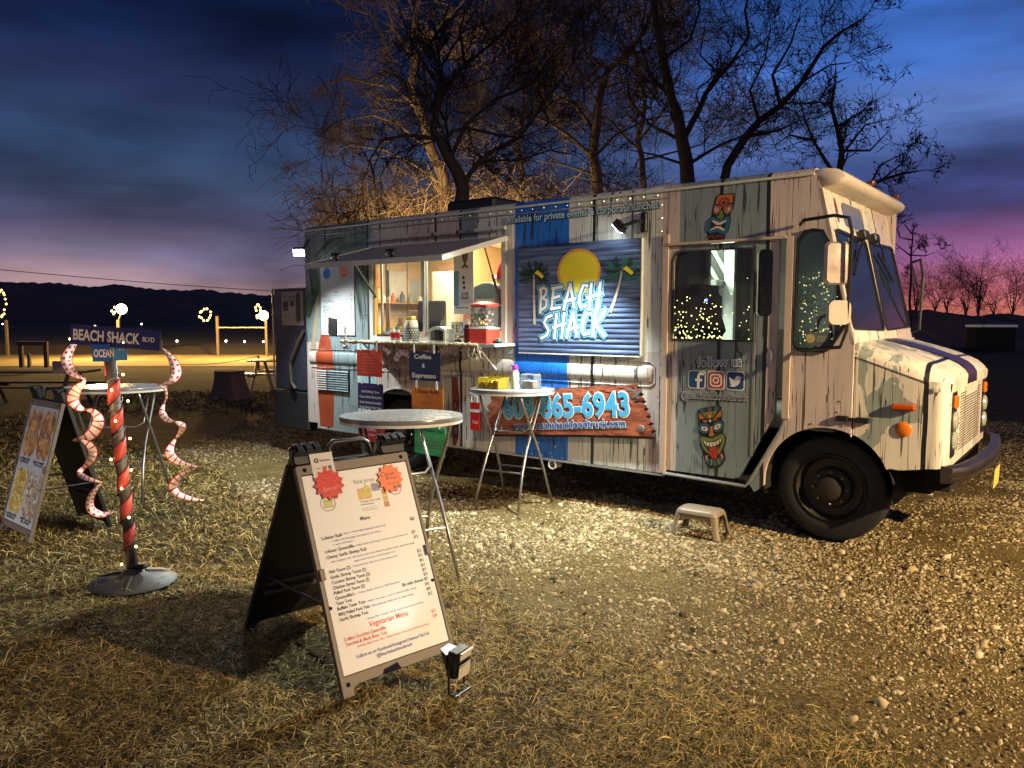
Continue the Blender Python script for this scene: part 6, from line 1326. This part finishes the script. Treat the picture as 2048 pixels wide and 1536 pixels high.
dens = lambda x, y: gravel(x, y)**1.5*cuff(x, y)
V1, F1_ = stones(125000, 2.6, 8.0, .0048, .0076, .52, dens, .9); V2, F2_ = stones(30000, 6.5, 13.0, .009, .014, .35, dens)
V3, F3_ = stones(260, 2.8, 9, .014, .019, .3, lambda x, y: gravel(x, y)); V4, F4_ = stones(900, 2.8, 8, .007, .010, .4, lambda x, y: .3+0*x)
VV = [V1, V2, V3, V4]; FF = []; o_ = 0
for v, f in zip(VV, (F1_, F2_, F3_, F4_)): FF.append(f+o_); o_ += len(v)
fast_mesh('gravel', np.concatenate(VV), np.concatenate(FF), island_mat('gravel_stones', [(0, (.07, .052, .024)), (.4, (.23, .175, .095)), (.8, (.36, .29, .17)), (1, (.47, .39, .26))]), 'stuff')
# grass: bent dry blades
def blades(n, y0, y1, ln, wd, fn, ypow=1.0, flat=(.05, .55)):
    x, y = sample(n, -9, 6, y0, y1, fn, ypow); n = len(x)
    sc_ = 1+(y-2.5)*.055
    L_ = ln*np.exp(rs_.normal(0, .35, n))*(1+.3*snoise(x, y, 2)); w = wd*sc_*rs_.uniform(.7, 1.3, n)
    a = rs_.uniform(0, 6.28, n)+1.2*snoise(x, y, 1.2); el = rs_.uniform(flat[0], flat[1], n)*pi/2; cv = rs_.normal(0, .38, n)
    P = [np.stack([x, y, height(x, y)-.004+.010*rs_.uniform(0, 1, n)], 1)]
    for k in range(2):
        aa = a+cv*(k*.7); ee = el*(1.15-.95*k); st = L_*.5
        P.append(P[-1]+np.stack([np.cos(aa)*np.cos(ee)*st, np.sin(aa)*np.cos(ee)*st, np.sin(ee)*st], 1))
    q = np.stack([-np.sin(a), np.cos(a), 0*a], 1)*w[:, None]/2
    q[:, 2] += w*rs_.normal(0, .35, n)
    V = np.stack([P[0]-q, P[0]+q, P[1]-q*.8, P[1]+q*.8, P[2]], 1)
    F = (np.array([(0,1,3),(0,3,2),(2,3,4)])[None]+(np.arange(n)*5)[:, None, None]).reshape(-1, 3); return V.reshape(-1, 3), F
gd = lambda x, y: (1-gravel(x, y))**.8*np.clip(.70+.9*snoise(x, y, 3.3)+.6*snoise(x, y, 9), .10, 1)
sp = lambda x, y: .10*gravel(x, y)*np.clip(.2+1.6*snoise(x, y, 1.1), 0, 1)
straw = island_mat('straw_blades', [(0, (.035, .026, .008)), (.3, (.14, .10, .028)), (.6, (.32, .225, .07)), (.9, (.62, .455, .17)), (1, (.10, .11, .03))], .7, .3)
VV = []; FF = []; o_ = 0
for (n, y0, y1, ln, wd, fn, yp, fl_) in ((230000, 2.5, 5.2, .054, .0025, gd, 1.0, (.02, .36)), (60000, 4.6, 9, .062, .0048, gd, 1.1, (.05, .6)), (26000, 8, 18, .075, .010, gd, 1.3, (.1, .7)), (2600, 2.6, 8, .06, .003, sp, 1, (.03, .4)), (7000, 2.5, 4.6, .06, .003, gd, 1.0, (.3, .8))):
    v, f = blades(n, y0, y1, ln, wd, fn, yp, fl_); VV.append(v); FF.append(f+o_); o_ += len(v)
fast_mesh('dry_grass', np.concatenate(VV), np.concatenate(FF), straw, 'stuff')
# a few dark dead leaf clumps / debris under the truck-side table
leafm = island_mat('dead_leaves', [(0, (.02, .012, .006)), (.6, (.06, .035, .015)), (1, (.12, .07, .03))], .9)
n = 1500; c0 = rs_.normal(size=(n, 2))*np.array([.30, .14])+np.array([-.35, 7.35]); c0[900:] = np.stack([rs_.uniform(-3, 4, 600), rs_.uniform(2.7, 8, 600)], 1); s = rs_.uniform(.012, .03, n); a = rs_.uniform(0, 6.28, n)
V = np.stack([np.stack([c0[:, 0]+s*np.cos(a+k*pi/2)*(1 if k % 2 else .5), c0[:, 1]+s*np.sin(a+k*pi/2)*(1 if k % 2 else .5), height(c0[:, 0], c0[:, 1])+rs_.uniform(.005, .03, n)], 1) for k in range(4)], 1)
fast_mesh('leaf_litter', V.reshape(-1, 3), (np.arange(n)*4)[:, None]+np.arange(4)[None], leafm, 'stuff')
# ================================================================ BACKGROUND
def px(x, y, Yd):
    cx = (x-1024)/1535; cyy = -(y-768)/1535; ry = cos(PITCH)+cyy*sin(PITCH); rz_ = -sin(PITCH)+cyy*cos(PITCH); k = Yd/ry
    return Vector((cx*k, Yd, CAMH+rz_*k))
# lit strip of far lawn
lawn = pm('far_lawn', (.17, .125, .04), .95, var=.9, scale=1.3)
g = G(); g.rings([[(-60, y, .0+.01), (-30, y, .01), (-14, y, .01), (-6, y, .01)] for y in (27.5, 30, 33, 36.5)], closed=False, cap=False); tag(g.obj('lawn', lawn), kind='structure')
# wooded ridge (left) and low ground rise (right)
wood = pm('dark_woodland', (.20, .10, .055), 1.0, var=.5, scale=.15)
def ridge(name, pts, Yd, depth):
    g = G(); tops = []
    rr = random.Random(3)
    for i in range(len(pts)-1):
        (xa, ya), (xb, yb) = pts[i], pts[i+1]; n = max(2, int(abs(xb-xa)/7))
        for k in range(n): t = k/n; tops.append((xa+(xb-xa)*t, ya+(yb-ya)*t+rr.uniform(-2.2, 2.2)))
    tops.append(pts[-1])
    T = [px(x, y, Yd) for x, y in tops]
    g.rings([[(p.x, p.y-depth, -.5) for p in T], [(p.x, p.y-depth*.4, p.z*.7) for p in T], [tuple(p) for p in T], [(p.x*1.1, p.y*1.15, p.z*.8) for p in T], [(p.x*1.2, p.y*1.3, -.5) for p in T]], closed=False, cap=False)
    return tag(g.obj(name, wood, smooth=False), kind='structure')
ridge('hill', [(-700, 520), (-200, 545), (0, 563), (120, 567), (205, 576), (230, 568), (300, 578), (380, 582), (400, 577), (450, 585), (560, 592), (700, 600), (1000, 618), (1300, 630)], 190, 60)
ridge('hill', [(1200, 632), (1500, 628), (1800, 622), (1850, 620), (1920, 628), (1960, 632), (2000, 626), (2048, 634), (2300, 630), (2900, 620)], 57, 14)
# low boundary bank hiding the far ground behind the lawn
g = G(); g.rings([[(x, y, z) for x in (-120, -60, -20, 20)] for y, z in ((36.5, -.02), (37.5, .35), (60, 1.0), (130, 1.2))], closed=False, cap=False); tag(g.obj('terrain', pm('dark_bank', (.02, .015, .01), 1)), kind='structure')
postm = pm('weathered_post', (.13, .095, .055), .8, var=.3, bump=.3)
lampg = pm('sodium_lamp', (1, .7, .3), .5, emit=(1, .60, .20), es=60); lampy = pm('garland_bulb', (1, .85, .4), .5, emit=(1, .66, .16), es=4)
def far_post(label, x, top, Yd, with_lamp=None, wreath=None, name='lamp_post', cat='lamp post'):
    b = px(x, 712, 35.4); b = Vector((b.x, 35.4, 0)) if Yd is None else px(x, top, Yd); base = Vector((b.x, Yd or 35.4, 0)); H = px(x, top, Yd or 35.4).z
    t = thing(name, label, cat, base, 0, 'posts along the far lawn')
    g = G(); g.box(-.05, .05, -.05, .05, 0, H); g.obj('post', postm, t)
    if with_lamp:
        p = px(*with_lamp, base.y)-base; g = G(); g.tube([(0, 0, H-.05), (p.x, 0, p.z-.12)], .03, 5); g.obj('lamp_arm', postm, t)
        g = G(); g.ball(p, .22, 10, 8); g.obj('lamp_globe', lampg, t, 'all')
    if wreath:
        g = G(); cx, cy_, rx, ry, nb = wreath
        for k in range(nb):
            a = 2*pi*k/nb; q = px(cx+rx*cos(a)+R.uniform(-2, 2), cy_+ry*sin(a)+R.uniform(-2, 2), base.y-.2)-base; g.ball(q, .05, 6, 4)
        tag(g.obj('garland_lights', lampy, t), kind='stuff')
    return t, base
far_post('post with a broken ring of warm bulbs, left end of the far rail', 434, 632, 35.4, None, (411, 629, 11, 11, 11))
far_post('post with glaring orange lamp and curl of bulbs, right end of the rail', 532, 640, 35.4, (527, 631), (517, 622, 5, 14, 10))
far_post('post topped by a garland of bulbs at the left picture edge', 12, 640, 35.4, None, (2, 608, 9, 26, 16))
far_post('post with a glaring orange lamp seen just above the street signs', 236, 640, 34, (243, 618), (228, 623, 3, 6, 4))
a = px(434, 655, 35.4); b = px(530, 657, 35.4)
t = thing('far_rail', 'pale horizontal rail between the two far lamp posts', 'rail', ((a.x+b.x)/2, 35.4, 0), 0)
g = G(); g.box(a.x-(a.x+b.x)/2, b.x-(a.x+b.x)/2, -.04, .04, a.z-.02, a.z+.02); g.obj('bar', pm('cream_rail', (.5, .42, .25), .6), t)
MLAB = ['tiny white light low on the field between signpost and far rail', 'tiny white light under the left half of the far rail', 'faintest tiny white light under the middle of the far rail', 'tiny white light beside the post of the right orange lamp', 'tiny white light just right of the BEACH SHACK plate', 'tiny white light beside the garland post at the left edge', 'tiny white light at the foot of the garland post']
for i, (x, y, Yd) in enumerate([(354, 682, 40), (452, 682, 40), (489, 683, 40), (527, 683, 40), (283, 648, 60), (5, 648, 60), (15, 703, 38)]):
    p = px(x, y, Yd); t = thing('marker_light', MLAB[i], 'light', (p.x, Yd, 0), 0, 'tiny white lights scattered on the far field'); g = G(); g.tube([(0, 0, 0), (0, 0, p.z)], .02, 4); g.obj('stake', postm, t)
    g = G(); g.ball((0, 0, p.z), .055, 6, 4); g.obj('bulb', pm('cold_bulb', (1, 1, 1), .5, emit=(1, .95, .85), es=12), t)
# timber frame structure, picnic tables, stump, boundary post, wires
t = thing('timber_frame', 'low timber frame of posts and a beam at the left edge', 'frame', (px(62, 735, 26).x, 26, 0), 0)
for x0, x1, y0, y1 in ((34, 95, 683, 691), (40, 45, 690, 735), (90, 95, 690, 735), (57, 60, 708, 735)):
    a = px(x0, y1, 26); b = px(x1, y0, 26); g = G(); g.box(a.x-px(62, 735, 26).x, b.x-px(62, 735, 26).x, -.05, .05, a.z, b.z); g.obj('beam' if y1 < 700 else 'post', postm, t)
def picnic(label, x, Yd, w=1.7, m=None, rz=0, h=.75):
    t = thing('picnic_table', label, 'picnic table', (x, Yd, 0), rz, 'picnic tables on the lawn'); m = m or postm
    for k in range(4):
        g = G(); g.box(-w/2, w/2, -.34+k*.175, -.18+k*.175, h-.04, h); g.obj('plank', m, t)
    for s in (-1, 1):
        g = G(); g.box(-w/2, w/2, s*.62-.12, s*.62+.12, h*.57, h*.57+.04); g.obj('bench', m, t)
        g = G(); g.tube([(s*w*.35, -.62, 0), (s*w*.35, -.2, h-.05)], .04, 4); g.tube([(s*w*.35, .62, 0), (s*w*.35, .2, h-.05)], .04, 4); g.box(s*w*.35-.03, s*w*.35+.03, -.70, .70, h*.5, h*.57); g.obj('leg', m, t)
    return t
bl = pm('dark_bench_wood', (.06, .045, .03), .8)
picnic('dark wide picnic table behind the left sandwich board', px(60, 760, 15).x, 15, 2.4, bl, .05, .70)
picnic('pale topped picnic table by the blue cabinet behind the truck', px(560, 760, 18).x, 18, 1.3, pm('pale_tabletop', (.55, .48, .32), .35), -.1)
t = thing('paper_notice', 'small pale paper notice on the dark picnic table', 'notice', (px(117, 753, 14.3).x, 14.3, .70), 0)
g = G(); g.box(-.10, .10, -.01, .01, 0, .22); g.obj('paper', pm('notice_paper', (.45, .34, .26), .7), t)
t = thing('tree_stump', 'broad flared tree stump on the dark lawn left of the truck', 'tree stump', (px(460, 797, 16.4).x, 16.4, 0), 0)
g = G(); rg = []
for z, r in ((0, .46), (.08, .40), (.25, .33), (.45, .29), (.60, .29)):
    rg.append([(r*(1+.10*sin(5*a+1)+.05*sin(9*a)*(1-z))*cos(a), r*(1+.10*sin(5*a+1))*sin(a), z) for a in [2*pi*i/28 for i in range(28)]])
g.rings(rg); g.obj('wood', pm('stump_bark', (.16, .11, .07), .9, var=.5, scale=7, bump=.6), t, 40)
t = thing('stake', 'thin dark stake standing on the lawn left of the blue cabinet', 'stake', (px(518, 745, 25.6).x, 25.6, 0), 0)
g = G(); g.tube([(0, 0, 0), (0, 0, px(518, 712, 25.6).z)], .03, 6); g.obj('rod', pm('dark_rod', (.02, .02, .02), .6), t)
g = G(); A_ = px(518, 712, 25.6); Bq = px(340, 728, 24)
g.tube([tuple(A_.lerp(Bq, k/8)-Vector((0, 0, .12*sin(pi*k/8)))) for k in range(9)], .010, 4); tag(g.obj('boundary_rope', pm('dark_rod', 0)), 'thin sagging rope running left from the dark stake', 'rope')
g = G(); A_ = px(-200, 520, 120); Bq = px(900, 598, 150)
g.tube([tuple(A_.lerp(Bq, k/12)-Vector((0, 0, .9*sin(pi*k/12)))) for k in range(13)], .055, 4); tag(g.obj('power_line', pm('dark_rod', 0)), 'overhead power line crossing above the far hill', 'power line')
p = px(1945, 654, 41)
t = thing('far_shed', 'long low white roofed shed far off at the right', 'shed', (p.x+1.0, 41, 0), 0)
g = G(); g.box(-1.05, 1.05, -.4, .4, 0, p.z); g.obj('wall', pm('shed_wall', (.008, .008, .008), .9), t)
g = G(); g.box(-1.12, -.78, -.45, .45, p.z, p.z+.12); g.box(-.52, 1.12, -.45, .45, p.z, p.z+.12); g.obj('roof', pm('glowing_shed_roof', (.5, .5, .48), .5, emit=(.5, .5, .42), es=.12), t)  # roof glows faintly in place of light falling on it
# ================================================================ TREES
def tw_mesh(name, tubes, mat, parent, sides=3):
    """tubes: list of (pts (k,3) , radii)"""
    Vs = []; Fs = []; o_ = 0
    ang = np.arange(sides)*2*pi/sides; ca, sa = np.cos(ang), np.sin(ang)
    for pts, rr in tubes:
        P = np.asarray(pts, float); k = len(P); D = np.gradient(P, axis=0); D /= (np.linalg.norm(D, axis=1)[:, None]+1e-9)
        u = np.array([.31, .17, .93]) if abs(D[0, 2]) < .9 else np.array([1., .1, 0]); A = np.cross(D, u); A /= (np.linalg.norm(A, axis=1)[:, None]+1e-9); B = np.cross(A, D)
        r = np.asarray(rr)[:, None, None]; V = P[:, None, :]+(A[:, None, :]*ca[None, :, None]+B[:, None, :]*sa[None, :, None])*r
        Vs.append(V.reshape(-1, 3)); i, j = np.meshgrid(np.arange(k-1), np.arange(sides), indexing='ij'); a = i*sides+j; b = i*sides+(j+1) % sides
        Fs.append(np.stack([a, b, b+sides, a+sides], 2).reshape(-1, 4)+o_); o_ += k*sides
    return fast_mesh(name, np.concatenate(Vs), np.concatenate(Fs), mat, None, True, None, parent)
def bark(name, c, s=6):
    return pm(name, c, .9, 0, .45, s, .6, spec=.2)
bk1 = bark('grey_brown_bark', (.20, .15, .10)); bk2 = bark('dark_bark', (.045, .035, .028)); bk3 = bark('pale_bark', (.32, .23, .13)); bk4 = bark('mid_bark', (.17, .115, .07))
def grow_tree(label, limbs, Yd, bark_m, seed, dens=1.0, tw_len=1.0, leaves=0, droop=0.0, name='bare_tree', group=None, depth=1.0, levels=4, cat='tree', base=None):
    rr = np.random.RandomState(seed)
    L0 = []
    for pts, r0, r1, dy in limbs:
        P = [];
        for k, (x, y) in enumerate(pts):
            t = k/(len(pts)-1); P.append(np.array(px(x, y, Yd+dy*t)))
        # subdivide + wiggle
        Q = [P[0]]
        for a, b in zip(P[:-1], P[1:]):
            n = max(1, int(np.linalg.norm(b-a)/.35))
            for k in range(1, n+1): Q.append(a+(b-a)*k/n+(rr.normal(0, .025, 3) if k < n else 0))
        r0 *= .72; L0.append((np.array(Q), np.linspace(r0, r1*.8, len(Q))))
    b0 = L0[0][0][0]; org = Vector((b0[0], b0[1], 0))
    # carry the trunk down to the ground
    P, r = L0[0]; P = np.vstack([[b0[0]+.03, b0[1], -.1], [b0[0], b0[1], b0[2]*.5], P]); L0[0] = (P, np.concatenate([[r[0]*1.35, r[0]*1.1], r]))
    t = thing(name, label, cat, org, 0, group); o3 = np.array(org)
    big = [(p-o3, r) for p, r in L0]
    tw_mesh('trunk', big, bark_m, t, 7)
    tubes = []; tips = []
    def child(p, d, ln, r, lvl):
        k = 4 if lvl < 3 else 2; pts = [p]; dd = d.copy(); st = ln/k
        for i in range(k):
            dd = dd+rr.normal(0, .22, 3)*(1+.25*lvl); dd[2] += (.07-droop*.22); dd /= np.linalg.norm(dd); pts.append(pts[-1]+dd*st)
        pts = np.array(pts); tubes.append((pts-o3, np.linspace(r, max(.004, r*.45), k+1)))
        if lvl < levels:
            m = rr.poisson((5.6, 5.8, 4.5, 2.0)[min(lvl, 3)]*dens)
            for _ in range(m):
                u = rr.uniform(.2, 1)*k; i = min(int(u), k-1); q = pts[i]+(pts[i+1]-pts[i])*(u-i); ax = (pts[i+1]-pts[i]); ax /= np.linalg.norm(ax)
                v = rr.normal(0, 1, 3); v[1] *= depth; v -= ax*v.dot(ax); v /= np.linalg.norm(v); th = rr.uniform(.5, 1.1)
                child(q, ax*cos(th)+v*sin(th), ln*rr.uniform(.42, .80), max(.0048, r*.6), lvl+1)
        if lvl >= 2: tips.append(pts[-1]); tips.append(pts[1])
    for li, (P, r) in enumerate(L0):
        total = np.linalg.norm(P[1:]-P[:-1], axis=1).sum()
        for i in range(1 if li else int(len(P)*.45), len(P)-1):
            if rr.uniform() < .95*dens or i > len(P)-3:
                ax = P[i+1]-P[i]; ax /= np.linalg.norm(ax); v = rr.normal(0, 1, 3); v[1] *= depth; v -= ax*v.dot(ax); v /= np.linalg.norm(v); th = rr.uniform(.4, 1.15)
                child(P[i], ax*cos(th)+v*sin(th), tw_len*rr.uniform(.6, 1.6), min(.022, max(.009, r[i]*.4)), 1)
        child(P[-1], (P[-1]-P[-2])/np.linalg.norm(P[-1]-P[-2]), tw_len, r[-1]*.8, 1)
    cr = tw_mesh('branches', tubes, bark_m, t, 3); cr['kind'] = 'stuff'
    if leaves:
        T = np.array(tips); n = int(len(T)*leaves); idx = rr.randint(0, len(T), n); C = T[idx]+rr.normal(0, .05, (n, 3))-o3; s = rr.uniform(.018, .045, n)
        a = rr.normal(0, 1, (n, 3)); a /= np.linalg.norm(a, axis=1)[:, None]; b = np.cross(a, rr.normal(0, 1, (n, 3))); b /= np.linalg.norm(b, axis=1)[:, None]
        V = np.stack([C-a*s[:, None], C+b*s[:, None]*.45, C+a*s[:, None], C-b*s[:, None]*.45], 1); lf = fast_mesh('leaves', V.reshape(-1, 3), (np.arange(n)*4)[:, None]+np.arange(4)[None], pm('withered_leaf', (.035, .022, .014), .9), 'stuff', False, None, t)
    return t
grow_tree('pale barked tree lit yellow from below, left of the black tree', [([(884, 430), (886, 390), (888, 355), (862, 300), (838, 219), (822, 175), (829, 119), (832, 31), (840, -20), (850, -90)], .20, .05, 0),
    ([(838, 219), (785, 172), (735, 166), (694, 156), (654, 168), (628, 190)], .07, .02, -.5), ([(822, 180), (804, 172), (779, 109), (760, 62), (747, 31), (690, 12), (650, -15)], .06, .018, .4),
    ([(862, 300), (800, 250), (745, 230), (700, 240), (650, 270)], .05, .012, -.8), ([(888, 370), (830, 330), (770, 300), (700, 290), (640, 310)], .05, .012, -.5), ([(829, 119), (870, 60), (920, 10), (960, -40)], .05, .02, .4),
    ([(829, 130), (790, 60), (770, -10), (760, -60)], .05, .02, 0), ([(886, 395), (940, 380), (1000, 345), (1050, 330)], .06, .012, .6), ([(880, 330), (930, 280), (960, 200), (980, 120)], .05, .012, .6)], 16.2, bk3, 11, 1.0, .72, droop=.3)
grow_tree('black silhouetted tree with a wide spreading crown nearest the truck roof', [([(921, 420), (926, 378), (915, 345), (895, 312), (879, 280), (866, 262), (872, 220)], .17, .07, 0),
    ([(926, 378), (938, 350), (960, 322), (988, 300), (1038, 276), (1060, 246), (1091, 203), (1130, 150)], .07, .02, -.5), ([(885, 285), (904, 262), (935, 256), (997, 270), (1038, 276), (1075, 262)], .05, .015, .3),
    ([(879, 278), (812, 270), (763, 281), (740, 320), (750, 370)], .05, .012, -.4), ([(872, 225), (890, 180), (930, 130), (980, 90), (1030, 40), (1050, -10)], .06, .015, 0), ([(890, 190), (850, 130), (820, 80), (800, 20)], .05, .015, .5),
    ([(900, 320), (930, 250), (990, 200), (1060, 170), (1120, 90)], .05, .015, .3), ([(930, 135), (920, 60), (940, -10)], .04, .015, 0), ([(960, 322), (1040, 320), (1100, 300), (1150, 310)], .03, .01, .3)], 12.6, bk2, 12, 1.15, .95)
grow_tree('forked brown tree behind the middle of the truck, lit from the left', [([(1194, 400), (1192, 340), (1184, 312), (1192, 254), (1203, 176), (1217, 137), (1256, 109), (1290, 60), (1310, 0)], .16, .04, 0),
    ([(1184, 312), (1139, 273), (1100, 246), (1060, 230), (1010, 225)], .06, .015, -.3), ([(1190, 262), (1151, 211), (1112, 191), (1080, 150), (1060, 90)], .06, .012, .4), ([(1203, 180), (1180, 110), (1190, 50), (1175, -10)], .05, .015, 0),
    ([(1217, 140), (1150, 90), (1110, 60), (1100, 10)], .04, .012, 0), ([(1256, 109), (1230, 60), (1240, 0)], .04, .012, .3), ([(1184, 320), (1230, 270), (1290, 240), (1340, 230)], .04, .012, .3), ([(1188, 350), (1130, 330), (1070, 320)], .04, .01, .2)], 14.5, bk4, 13, 1.15, .95)
grow_tree('tall dark trunked tree behind the truck door with the densest crown', [([(1376, 380), (1372, 320), (1362, 273), (1342, 195), (1326, 117), (1311, 39), (1305, -30)], .19, .06, 0),
    ([(1369, 275), (1400, 215), (1412, 187), (1440, 150), (1463, 125), (1498, 72), (1490, 20), (1500, -20)], .08, .02, 0), ([(1342, 195), (1300, 150), (1280, 90), (1290, 20)], .06, .015, .4), ([(1326, 117), (1380, 80), (1400, 20), (1390, -30)], .05, .015, -.3),
    ([(1362, 280), (1300, 250), (1260, 200), (1250, 140)], .05, .012, .4), ([(1440, 150), (1400, 110), (1410, 50)], .03, .01, 0), ([(1375, 330), (1440, 290), (1490, 270), (1540, 260)], .05, .012, .3), ([(1372, 330), (1310, 310), (1260, 300)], .04, .012, 0)], 14.0, bk2, 14, 1.1, .9, leaves=.03)
grow_tree('dark tree leaning right with withered leaf clumps, third crown from the right', [([(1440, 400), (1455, 330), (1490, 275), (1518, 242), (1561, 211), (1604, 164), (1647, 94), (1680, 65), (1722, 40)], .12, .02, 0),
    ([(1561, 211), (1545, 150), (1580, 90), (1600, 30)], .05, .012, .2), ([(1604, 164), (1660, 130), (1700, 125)], .03, .01, 0), ([(1518, 242), (1500, 180), (1530, 120), (1540, 60)], .04, .012, -.2), ([(1490, 275), (1560, 260), (1600, 240)], .04, .01, 0)], 13.4, bk2, 15, .95, .62, leaves=.10, group=None)
grow_tree('dark leafy tree with a straight forked stem behind the truck cab', [([(1672, 420), (1678, 351), (1684, 301), (1674, 254), (1662, 211), (1670, 170)], .09, .025, 0),
    ([(1670, 350), (1650, 320), (1627, 281), (1610, 240), (1600, 200)], .05, .012, 0), ([(1684, 301), (1740, 301), (1760, 280), (1775, 265)], .03, .01, .2), ([(1674, 254), (1720, 225), (1750, 200)], .03, .01, -.2), ([(1627, 281), (1580, 270), (1550, 290)], .03, .01, 0), ([(1684, 310), (1730, 250), (1770, 240)], .03, .01, 0)], 13.0, bk2, 16, .85, .50, leaves=.13)
grow_tree('low spreading tree whose twigs reach past the roof visor at right', [([(1700, 440), (1725, 382), (1764, 359), (1803, 348), (1835, 342)], .06, .015, 0), ([(1740, 372), (1760, 330), (1800, 310)], .03, .01, 0), ([(1764, 359), (1800, 330), (1830, 325)], .025, .008, 0)], 12.6, bk2, 17, .85, .40, leaves=.13)
grow_tree('thin twiggy branch tree beside the far mirror of the truck', [([(1822, 640), (1822, 560), (1822, 510), (1826, 470), (1810, 450)], .035, .012, 0), ([(1822, 510), (1850, 512), (1870, 505)], .02, .006, 0), ([(1824, 480), (1800, 475), (1790, 450)], .02, .006, 0), ([(1822, 512), (1800, 495), (1785, 500)], .02, .006, 0)], 14, bk2, 18, .8, .35)
grow_tree('brown tangled tree filling the gap between the black tree and the forked one', [([(1040, 430), (1045, 350), (1035, 280), (1050, 200), (1040, 120), (1060, 40), (1050, -30)], .12, .03, 0), ([(1040, 280), (980, 200), (950, 120), (960, 30)], .05, .012, 0), ([(1045, 220), (1110, 150), (1140, 80), (1130, 10)], .05, .012, 0), ([(1040, 330), (1100, 290), (1150, 260)], .04, .012, 0), ([(1040, 330), (980, 300), (930, 300)], .04, .012, 0), ([(1040, 130), (1000, 60), (1010, -10)], .03, .01, 0)], 19, bk4, 41, 1.25, 1.35, levels=4)
grow_tree('brown many stemmed tree between the forked tree and the tall dark trunk', [([(1290, 430), (1285, 350), (1275, 280), (1290, 200), (1270, 110), (1250, 30), (1255, -30)], .12, .03, 0), ([(1280, 280), (1330, 220), (1360, 140), (1370, 60)], .05, .012, 0), ([(1280, 300), (1220, 240), (1170, 220)], .05, .012, 0), ([(1285, 320), (1400, 290), (1450, 240)], .04, .012, 0), ([(1290, 200), (1330, 130), (1340, 60)], .04, .012, 0)], 18, bk4, 42, 1.25, 1.2, levels=4)
grow_tree('reddish twiggy shrub tree at the rear end of the truck', [([(760, 450), (755, 400), (745, 340), (720, 290), (700, 240)], .07, .02, 0), ([(750, 360), (715, 340), (690, 330), (680, 305)], .04, .01, 0), ([(745, 340), (770, 280), (780, 220)], .04, .01, 0), ([(755, 400), (800, 360), (830, 300)], .04, .01, 0), ([(752, 400), (715, 390), (690, 380)], .03, .01, 0)], 18, bk4, 43, 1.1, .7, levels=4, droop=.3)
# distant trees on the right skyline
for i, (x, top, w, sd) in enumerate([(1833, 548, 26, 1), (1868, 560, 22, 2), (1895, 575, 16, 3), (1934, 552, 24, 4), (1956, 520, 46, 5), (2025, 540, 36, 6), (1990, 585, 26, 7), (2070, 530, 36, 8)]):
    rr = random.Random(sd); Yd = 62+i
    ln_ = rr.uniform(-9, 9); limbs = [([(x, 645), (x+ln_*.3, 622), (x+ln_+rr.uniform(-4, 4), (top+640)/2), (x+ln_*1.5+rr.uniform(-8, 8), top+16)], rr.uniform(.07, .15), .02, 0)]
    for k in range(rr.choice((5, 7, 9))): limbs.append(([(x+ln_*.2, 638-5*k), (x+rr.uniform(-1, 1)*w*.55, (628+top)/2+rr.uniform(-10, 12)), (x+rr.uniform(-1.2, 1.2)*w, top+rr.uniform(-6, 50))], .05, .015, 0))
    q = grow_tree(['forked bare tree nearest the far mirror on the right skyline', 'small bare tree second along the right skyline', 'lowest bare bush tree of the right skyline', 'bare tree just left of the tallest on the right skyline', 'tallest bare tree of the right skyline with a broad fan crown', 'wide bare tree at the right picture edge on the skyline', 'low bare tree between the two tallest on the right skyline', 'bare tree cut by the right picture edge'][i], limbs, Yd, bk2, 30+i, .8, 1.6, depth=.5, levels=3, group='bare trees on the right skyline')
# undergrowth behind the truck: tangles of bramble stems
rr = np.random.RandomState(9); tubes = []
for k in range(2600):
    x0 = rr.uniform(655, 1420); Yd = rr.uniform(15.5, 19); p = np.array(px(x0, 430, Yd)); p[2] = max(.1, p[2]-rr.uniform(.0, 1.4))
    a = rr.uniform(0, 6.28); hgt = rr.uniform(.3, 1.35)*(1.15 if x0 < 1150 else .8); rch = rr.uniform(.6, 1.9); pts = []
    for t_ in (0, .25, .5, .75, 1): pts.append(p+np.array([cos(a)*rch*t_, sin(a)*rch*t_*.6, hgt*(2.6*t_-2.0*t_*t_)])+rr.normal(0, .09, 3))
    tubes.append((np.array(pts), np.linspace(.010, .004, 5)))
ug = tw_mesh('undergrowth', tubes, pm('dry_bramble', (.40, .28, .15), .9, var=.4), None, 3); ug['kind'] = 'stuff'
